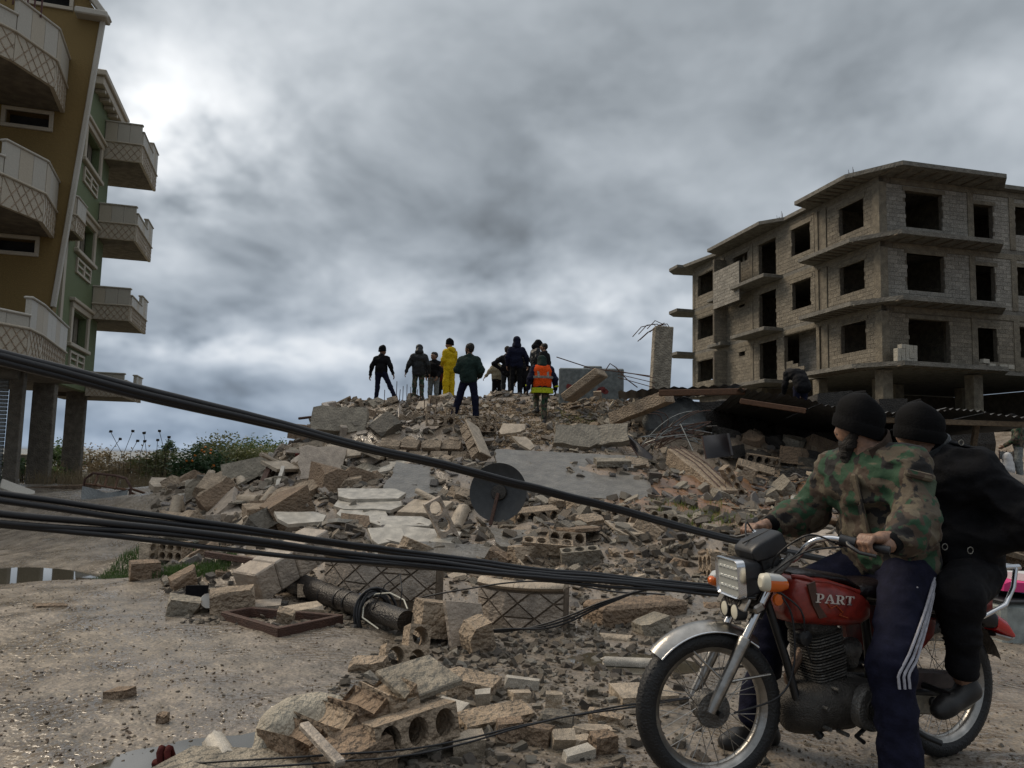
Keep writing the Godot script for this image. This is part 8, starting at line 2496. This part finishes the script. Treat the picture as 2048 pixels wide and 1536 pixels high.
	for i in 22:
		var a := deg_to_rad(42 + 86.0 * i / 21)
		ep.append(ax + V(cos(a) * 0.31, sin(a) * 0.31, -0.059))
	b.tube(ep, 0.004, 6)
	part(o, "fender_edge", b.mesh(true), "chrome", S)
	# handlebar
	b = MB.new()
	var hp := Curve3D.new()
	for q in [V(0.775, 0.985, 0.40), V(0.80, 0.99, 0.29), V(0.87, 1.0, 0.2), V(0.905, 0.92, 0.09), V(0.905, 0.905, 0.0), V(0.905, 0.92, -0.09), V(0.895, 1.0, -0.18), V(0.845, 1.02, -0.24), V(0.757, 1.0, -0.345), V(0.725, 0.99, -0.405)]: hp.add_point(q, Vector3.ZERO, Vector3.ZERO)
	for i in range(1, hp.point_count - 1):
		var d := (hp.get_point_position(i + 1) - hp.get_point_position(i - 1)) / 7.0
		hp.set_point_in(i, -d)
		hp.set_point_out(i, d)
	hp.bake_interval = 0.02
	b.tube(Array(hp.get_baked_points()), 0.0115, 12)
	part(o, "handlebar", b.mesh(true), "chrome")
	for q in [[V(0.785, 1.006, -0.31), V(0.722, 0.989, -0.41)], [V(0.79, 0.988, 0.29), V(0.775, 0.985, 0.41)]]:
		b = MB.new()
		b.tube([q[0], q[1]], 0.0165, 12)
		part(o, "grip", b.mesh(true), "black_plastic")
		b = MB.new()
		b.tube([q[0] + (q[0] - q[1]).normalized() * 0.065, q[0] + (q[0] - q[1]).normalized() * 0.005], 0.023, 12)
		part(o, "switch_box", b.mesh(true), "black_plastic")
		b = MB.new()
		var lo: Vector3 = q[0] + V(0.045, -0.005, 0)
		var li: Vector3 = q[1] + V(0.07, -0.02, 0)
		b.tube([q[0] + (q[0] - q[1]).normalized() * 0.04, lo, lo.lerp(li, 0.5) + V(0.012, -0.008, 0), li], [0.01, 0.009, 0.007, 0.0075], 8)
		part(o, "lever", b.mesh(true), "black_plastic")
	# control cables
	for q in [[V(0.83, 1.0, -0.25), V(0.93, 1.03, -0.2), V(1.0, 0.93, -0.09), V(0.98, 0.82, -0.05)], [V(0.82, 0.99, -0.27), V(0.93, 0.96, -0.18), V(1.02, 0.86, -0.09), V(1.0, 0.76, -0.03)], [V(0.84, 0.99, 0.24), V(0.95, 1.05, 0.16), V(1.02, 0.95, 0.06), V(0.99, 0.8, 0.03)], [V(0.99, 0.8, -0.07), V(0.93, 0.7, -0.1), V(0.93, 0.5, -0.11), V(1.0, 0.38, -0.1), V(1.2, 0.33, -0.08)], [V(0.98, 0.8, -0.05), V(0.9, 0.72, -0.12), V(0.87, 0.6, -0.11), V(0.83, 0.5, -0.1)]]:
		b = MB.new()
		var cv := Curve3D.new()
		for i in q.size():
			var d: Vector3 = (q[mini(i + 1, q.size() - 1)] - q[maxi(i - 1, 0)]) / 6.0
			cv.add_point(q[i], -d, d)
		cv.bake_interval = 0.03
		b.tube(Array(cv.get_baked_points()), 0.0042, 6)
		part(o, "control_cable", b.mesh(true), "cable")
	for s in [-1.0, 1.0]:
		b = MB.new()
		b.tube([V(0.90, 0.93, 0.07 * s), V(0.97, 0.87, 0.07 * s)], 0.018, 12)
		part(o, "bar_clamp", b.mesh(true), "alloy")
	# tank
	b = loft([[0.915, 0.735, 0, 0.04, 0.05], [0.905, 0.742, 0, 0.08, 0.09], [0.88, 0.748, 0, 0.096, 0.115], [0.83, 0.75, 0, 0.102, 0.132], [0.75, 0.742, 0, 0.104, 0.14], [0.65, 0.722, 0, 0.092, 0.134], [0.56, 0.705, 0, 0.076, 0.115], [0.5, 0.695, 0, 0.05, 0.09]], 32, 3.4)
	var tk := part(o, "fuel_tank", b.mesh(true), "tank_red")
	b = loft([[0.865, 0.845, 0, 0.012, 0.05], [0.84, 0.852, 0, 0.02, 0.085], [0.75, 0.845, 0, 0.02, 0.09], [0.62, 0.825, 0, 0.02, 0.088], [0.55, 0.798, 0, 0.012, 0.06]], 24, 3.0)
	part(tk, "tank_pad", b.mesh(true), "leather")
	for s in [-1.0, 1.0]:
		b = MB.new()
		b.tube([V(0.885, 0.845, 0.05 * s), V(0.855, 0.846, 0.09 * s), V(0.83, 0.835, 0.107 * s), V(0.75, 0.826, 0.112 * s), V(0.65, 0.80, 0.106 * s), V(0.56, 0.775, 0.09 * s)], 0.009, 8)
		part(tk, "tank_ridge", b.mesh(true), "tank_red")
	tm = TextMesh.new()
	tm.text = "PART"
	var sf := SystemFont.new()
	sf.font_names = PackedStringArray(["Droid Serif"])
	sf.font_weight = 700
	tm.font = sf
	tm.font_size = 32
	tm.pixel_size = 0.0016
	tm.depth = 0.006
	var side := Basis(V(-1, 0, 0), V(0, 1, 0), V(0, 0, -1))
	part(tk, "tank_lettering", tm, "chrome", Transform3D(side * Basis.from_euler(V(0, deg_to_rad(-1), deg_to_rad(-6))) * Basis.from_scale(V(1.45, 0.95, 1)), V(0.742, 0.758, -0.1405)))
	b = MB.new()
	b.prism(Transform3D(Basis(V(1, 0, 0), V(0, 0, -1), V(0, 1, 0)), V(0.86, 0.765, -0.131)), PackedVector2Array([Vector2(0.02, 0.06), Vector2(-0.02, 0.07), Vector2(-0.035, -0.02), Vector2(-0.08, -0.075), Vector2(-0.04, -0.08), Vector2(-0.005, -0.02)]), 0.008)
	part(tk, "tank_stripe", b.mesh(), "tank_stripe")
	b = MB.new()
	b.tube([V(0.78, 0.745, -0.141), V(0.765, 0.725, -0.142), V(0.735, 0.735, -0.142), V(0.70, 0.705, -0.141), V(0.72, 0.695, -0.141), V(0.67, 0.68, -0.137)], 0.003, 5)
	part(tk, "tank_line", b.mesh(true), "orange_line")
	# seat, side panel, frame
	b = loft([[0.54, 0.775, 0, 0.03, 0.08], [0.48, 0.775, 0, 0.045, 0.11], [0.2, 0.77, 0, 0.05, 0.135], [-0.1, 0.785, 0, 0.05, 0.13], [-0.26, 0.795, 0, 0.04, 0.11], [-0.3, 0.795, 0, 0.02, 0.08]], 24, 3.2)
	part(o, "seat", b.mesh(true), "leather")
	for s in [-1.0, 1.0]:
		b = MB.new()
		b.prism(Transform3D(Basis(V(1, 0, 0), V(0, 0, s), V(0, -1, 0) if s > 0 else V(0, 1, 0)), V(0, 0, 0.115 * s)), PackedVector2Array([Vector2(0.45, -s * 0.0 + (0.69 if s < 0 else -0.69)), Vector2(0.17, 0.655 if s < 0 else -0.655), Vector2(0.19, 0.58 if s < 0 else -0.58), Vector2(0.33, 0.47 if s < 0 else -0.47), Vector2(0.43, 0.53 if s < 0 else -0.53)]), 0.03, 0.008)
		part(o, "side_panel", b.mesh(), "tank_red")
		b = MB.new()
		b.tube([V(0.13, 0.66, 0.135 * s), V(0.02, 0.34, 0.135 * s)], 0.012, 8)
		for k in 9: b.lathe(Transform3D(Basis(V(0, 0, 1), deg_to_rad(-19)), V(0.115 - 0.0085 * k, 0.615 - 0.025 * k, 0.135 * s)), [Vector2(0.02, -0.005), Vector2(0.026, 0.0), Vector2(0.02, 0.005)], 14)
		part(o, "shock_absorber", b.mesh(true), "engine_dark")
		b = MB.new()
		b.tube([V(0.42, 0.36, 0.11 * s), V(0.0, 0.32, 0.125 * s)], 0.02, 10)
		part(o, "swing_arm", b.mesh(true), "frame_black")
	for q in [[[V(0.98, 0.76, 0), V(0.9, 0.5, -0.03), V(0.86, 0.3, -0.06), V(0.78, 0.2, -0.09)], 0.018], [[V(0.96, 0.82, 0), V(0.7, 0.72, 0), V(0.45, 0.72, 0)], 0.022], [[V(0.45, 0.72, -0.1), V(0.15, 0.68, -0.12), V(-0.25, 0.73, -0.1)], 0.014], [[V(0.45, 0.72, 0.1), V(0.15, 0.68, 0.12), V(-0.25, 0.73, 0.1)], 0.014], [[V(0.45, 0.72, 0), V(0.42, 0.5, 0), V(0.42, 0.3, 0)], 0.02]]:
		b = MB.new()
		b.tube(q[0], q[1], 10)
		part(o, "frame_tube", b.mesh(true), "frame_black")
	# engine
	for k in 17:
		b = MB.new()
		var fp := PackedVector2Array()
		var fw: float = 0.094 - 0.0012 * absf(k - 7.0) + (0.006 if k > 12 else 0.0)
		for m in 20:
			var a := TAU * m / 20
			fp.append(Vector2(signf(cos(a)) * pow(absf(cos(a)), 0.42) * fw, signf(sin(a)) * pow(absf(sin(a)), 0.42) * fw))
		b.prism(Transform3D(Basis(V(0, 0, 1), deg_to_rad(-10)), V(0.7 + 0.002 * k, 0.415 + 0.0118 * k, -0.01)), fp, 0.0055)
		part(o, "cooling_fin", b.mesh(), "alloy" if k % 4 else "engine_dark")
	part(o, "cylinder_head", blob([[V(0.70, 0.625, -0.04), V(0.78, 0.635, -0.04), 0.05, 0.05], [V(0.70, 0.625, 0.04), V(0.78, 0.635, 0.04), 0.05, 0.05]], 0.014, 0.012), "engine_dark")
	b = MB.new()
	b.box(Transform3D(Basis(V(0, 0, 1), deg_to_rad(-10)), V(0.725, 0.52, -0.01)), V(0.11, 0.24, 0.11), 0.02)
	part(o, "cylinder", b.mesh(), "engine_dark")
	part(o, "crankcase", blob([[V(0.8, 0.30, -0.03), V(0.8, 0.30, 0.05), 0.1, 0.1], [V(0.72, 0.32, -0.05), V(0.5, 0.31, -0.05), 0.105, 0.09], [V(0.72, 0.32, 0.05), V(0.5, 0.31, 0.05), 0.105, 0.09], [V(0.66, 0.35, -0.1), V(0.6, 0.325, -0.12), 0.07, 0.08], [V(0.85, 0.24, 0), V(0.55, 0.22, 0), 0.04, 0.04]], 0.014, 0.014), "engine_dark")
	b = MB.new()
	var cz := Transform3D(Basis(V(1, 0, 0), V(0, 0, -1), V(0, 1, 0)), V(0.6, 0.325, -0.185))
	b.lathe(cz, [Vector2(0.092, -0.03), Vector2(0.09, 0.012), Vector2(0.08, 0.02), Vector2(0.0, 0.022)], 32)
	var cc := part(o, "generator_cover", b.mesh(true), "alloy")
	b = MB.new()
	b.lathe(cz, [Vector2(0.052, 0.02), Vector2(0.052, 0.03), Vector2(0.046, 0.03), Vector2(0.044, 0.026), Vector2(0.0, 0.026)], 28)
	part(cc, "inspection_cap", b.mesh(true), "engine_dark")
	for k in 4:
		b = MB.new()
		b.tube([cz * V(cos(TAU * k / 4 + 0.5) * 0.038, 0.024, sin(TAU * k / 4 + 0.5) * 0.038), cz * V(cos(TAU * k / 4 + 0.5) * 0.038, 0.032, sin(TAU * k / 4 + 0.5) * 0.038)], 0.005, 8)
		part(cc, "bolt", b.mesh(true), "alloy")
	b = MB.new()
	b.tube([V(0.78, 0.56, -0.01), Vector3(0.802, 0.505, 0), Vector3(0.847, 0.417, 0.02), Vector3(0.802, 0.3, 0.04), Vector3(0.667, 0.199, 0.06), V(0.76, 0.19, 0.13), V(0.5, 0.19, 0.14), V(0.2, 0.22, 0.15)], 0.021, 12)
	part(o, "exhaust_pipe", b.mesh(true), "exhaust")
	b = MB.new()
	b.lathe(Transform3D(Basis(V(1, 0, 0), V(0, 0, -1), V(0, 1, 0)), V(0.87, 0.605, -0.1)), [Vector2(0.0, 0.02), Vector2(0.03, 0.016), Vector2(0.036, 0.0), Vector2(0.03, -0.03)], 18)
	part(o, "horn", b.mesh(true), "frame_black")
	part(o, "carburettor", blob([[V(0.55, 0.53, -0.03), V(0.6, 0.52, -0.03), 0.045, 0.04], [V(0.56, 0.47, -0.03), V(0.56, 0.5, -0.03), 0.035, 0.035]], 0.012, 0.01), "alloy")
	b = MB.new()
	b.lathe(Transform3D(Basis(V(1, 0, 0), V(0, 0, -1), V(0, 1, 0)), V(0.475, 0.335, -0.125)), [Vector2(0.075, -0.03), Vector2(0.074, 0.012), Vector2(0.066, 0.02), Vector2(0.03, 0.022), Vector2(0.0, 0.024)], 24)
	part(o, "sprocket_cover", b.mesh(true), "alloy")
	for q in [[0.74, 0.40], [0.80, 0.33], [0.79, 0.25], [0.70, 0.22], [0.53, 0.245], [0.52, 0.40]]:
		b = MB.new()
		b.tube([V(q[0], q[1], -0.10), V(q[0], q[1], -0.158)], 0.009, 8)
		part(o, "bolt", b.mesh(true), "alloy")
	# chain case
	b = MB.new()
	b.prism(Transform3D(Basis(V(1, 0, 0), V(0, 0, -1), V(0, 1, 0)), V(0, 0, -0.085)), PackedVector2Array([Vector2(0.43, 0.41), Vector2(0.40, 0.445), Vector2(0.2, 0.43), Vector2(0.0, 0.405), Vector2(-0.08, 0.36), Vector2(-0.1, 0.327), Vector2(0.43, 0.357)]), 0.045, 0.01)
	part(o, "upper_chain_case", b.mesh(), "chain_brown")
	b = MB.new()
	b.prism(Transform3D(Basis(V(1, 0, 0), V(0, 0, -1), V(0, 1, 0)), V(0, 0, -0.085)), PackedVector2Array([Vector2(0.43, 0.352), Vector2(-0.1, 0.322), Vector2(-0.08, 0.275), Vector2(-0.03, 0.243), Vector2(0.1, 0.235), Vector2(0.38, 0.26), Vector2(0.43, 0.3)]), 0.045, 0.01)
	part(o, "lower_chain_case", b.mesh(), "chain_cream")
	b = MB.new()
	b.lathe(Transform3D(Basis(V(1, 0, 0), V(0, 0, -1), V(0, 1, 0)), V(0.2, 0.3, -0.13)), [Vector2(0.0, 0.012), Vector2(0.02, 0.01), Vector2(0.022, 0.0)], 16)
	part(o, "chain_case_plug", b.mesh(true), "tyre")
	for q in [[[V(0.25, 0.375, -0.12), V(0.25, 0.37, -0.27)], 0.014, "footpeg"], [[V(0.25, 0.375, 0.12), V(0.25, 0.37, 0.27)], 0.014, "footpeg"], [[V(0.5, 0.26, -0.12), V(0.5, 0.255, -0.26)], 0.014, "footpeg"], [[V(0.56, 0.27, -0.16), V(0.68, 0.22, -0.18), V(0.69, 0.215, -0.23)], 0.009, "gear_lever"], [[V(0.4, 0.25, -0.1), V(0.25, 0.16, -0.14), V(0.2, 0.14, -0.17)], 0.012, "side_stand"]]:
		b = MB.new()
		b.tube(q[0], q[1], 8)
		part(o, q[2], b.mesh(true), "frame_black")
	# rear fender, lamp, carrier
	b = MB.new()
	fs = []
	for i in 18:
		var a := deg_to_rad(50 + 112.0 * i / 17)
		var p := PackedVector3Array()
		for j in 7:
			var t := -1.0 + 2.0 * j / 6
			p.append(V(0, 0.32, 0) + V(cos(a) * (0.36 - 0.03 * t * t), sin(a) * (0.36 - 0.03 * t * t), t * 0.07))
		fs.append(p)
	b.rings(fs, false, false, false)
	part(o, "rear_fender", b.mesh(true), "engine_dark")
	b = loft([[-0.2, 0.64, 0, 0.05, 0.06], [-0.28, 0.615, 0, 0.05, 0.075], [-0.31, 0.6, 0, 0.04, 0.07]], 20, 3.0)
	var tl := part(o, "tail_lamp", b.mesh(true), "black_plastic")
	b = loft([[-0.3, 0.6, 0, 0.045, 0.072], [-0.38, 0.565, 0, 0.04, 0.065], [-0.44, 0.525, 0, 0.014, 0.05]], 20, 3.0)
	part(tl, "red_lens", b.mesh(true), "lens_red")
	b = loft([[-0.3, 0.54, 0, 0.012, 0.06], [-0.4, 0.515, 0, 0.016, 0.055], [-0.45, 0.51, 0, 0.006, 0.04]], 16, 3.0)
	part(tl, "lamp_base", b.mesh(true), "worn_chrome")
	b = MB.new()
	b.tube([V(0.0, 0.83, -0.14), V(-0.2, 0.862, -0.14), V(-0.38, 0.86, -0.12), V(-0.47, 0.845, -0.06), V(-0.47, 0.845, 0.06), V(-0.38, 0.86, 0.12), V(-0.2, 0.862, 0.14), V(0.0, 0.83, 0.14)], 0.0125, 10)
	part(o, "carrier_rail", b.mesh(true), "chrome")
	for s in [-1.0, 1.0]:
		b = MB.new()
		b.tube([V(-0.35, 0.858, 0.13 * s), V(-0.33, 0.77, 0.13 * s), V(-0.28, 0.69, 0.125 * s), V(-0.1, 0.63, 0.12 * s)], 0.011, 10)
		part(o, "carrier_strut", b.mesh(true), "chrome")
	b = MB.new()
	b.box(X(V(-0.12, 0.68, 0)), V(0.26, 0.1, 0.2), 0.02)
	part(o, "tail_panel", b.mesh(), "tank_red")

func _ready():
	n1.seed = 3
	n1.noise_type = FastNoiseLite.TYPE_SIMPLEX_SMOOTH
	n1.fractal_octaves = 3
	n2.seed = 8
	n2.noise_type = FastNoiseLite.TYPE_SIMPLEX_SMOOTH
	n2.fractal_octaves = 4
	rng.seed = 1
	camera_and_light()
	materials()
	make_ground()
	puddle(-5.7, -9.9, 2.6, 1.3, 0.08, "puddle in the mud at the left mirroring the sky")
	puddle(-0.9, -3.3, 1.3, 0.65, 0.018, "shallow water on the road in the left foreground")
	puddle(0.75, -5.3, 0.7, 0.35, 0.02, "shallow puddle by the long coping stone")
	unfinished_block()
	left_buildings()
	body_parts()
	motorcycle()
	riders()
	crowd()
	landmarks()
	cables()
	props()
	random_rubble()
	plants()
	small_debris()
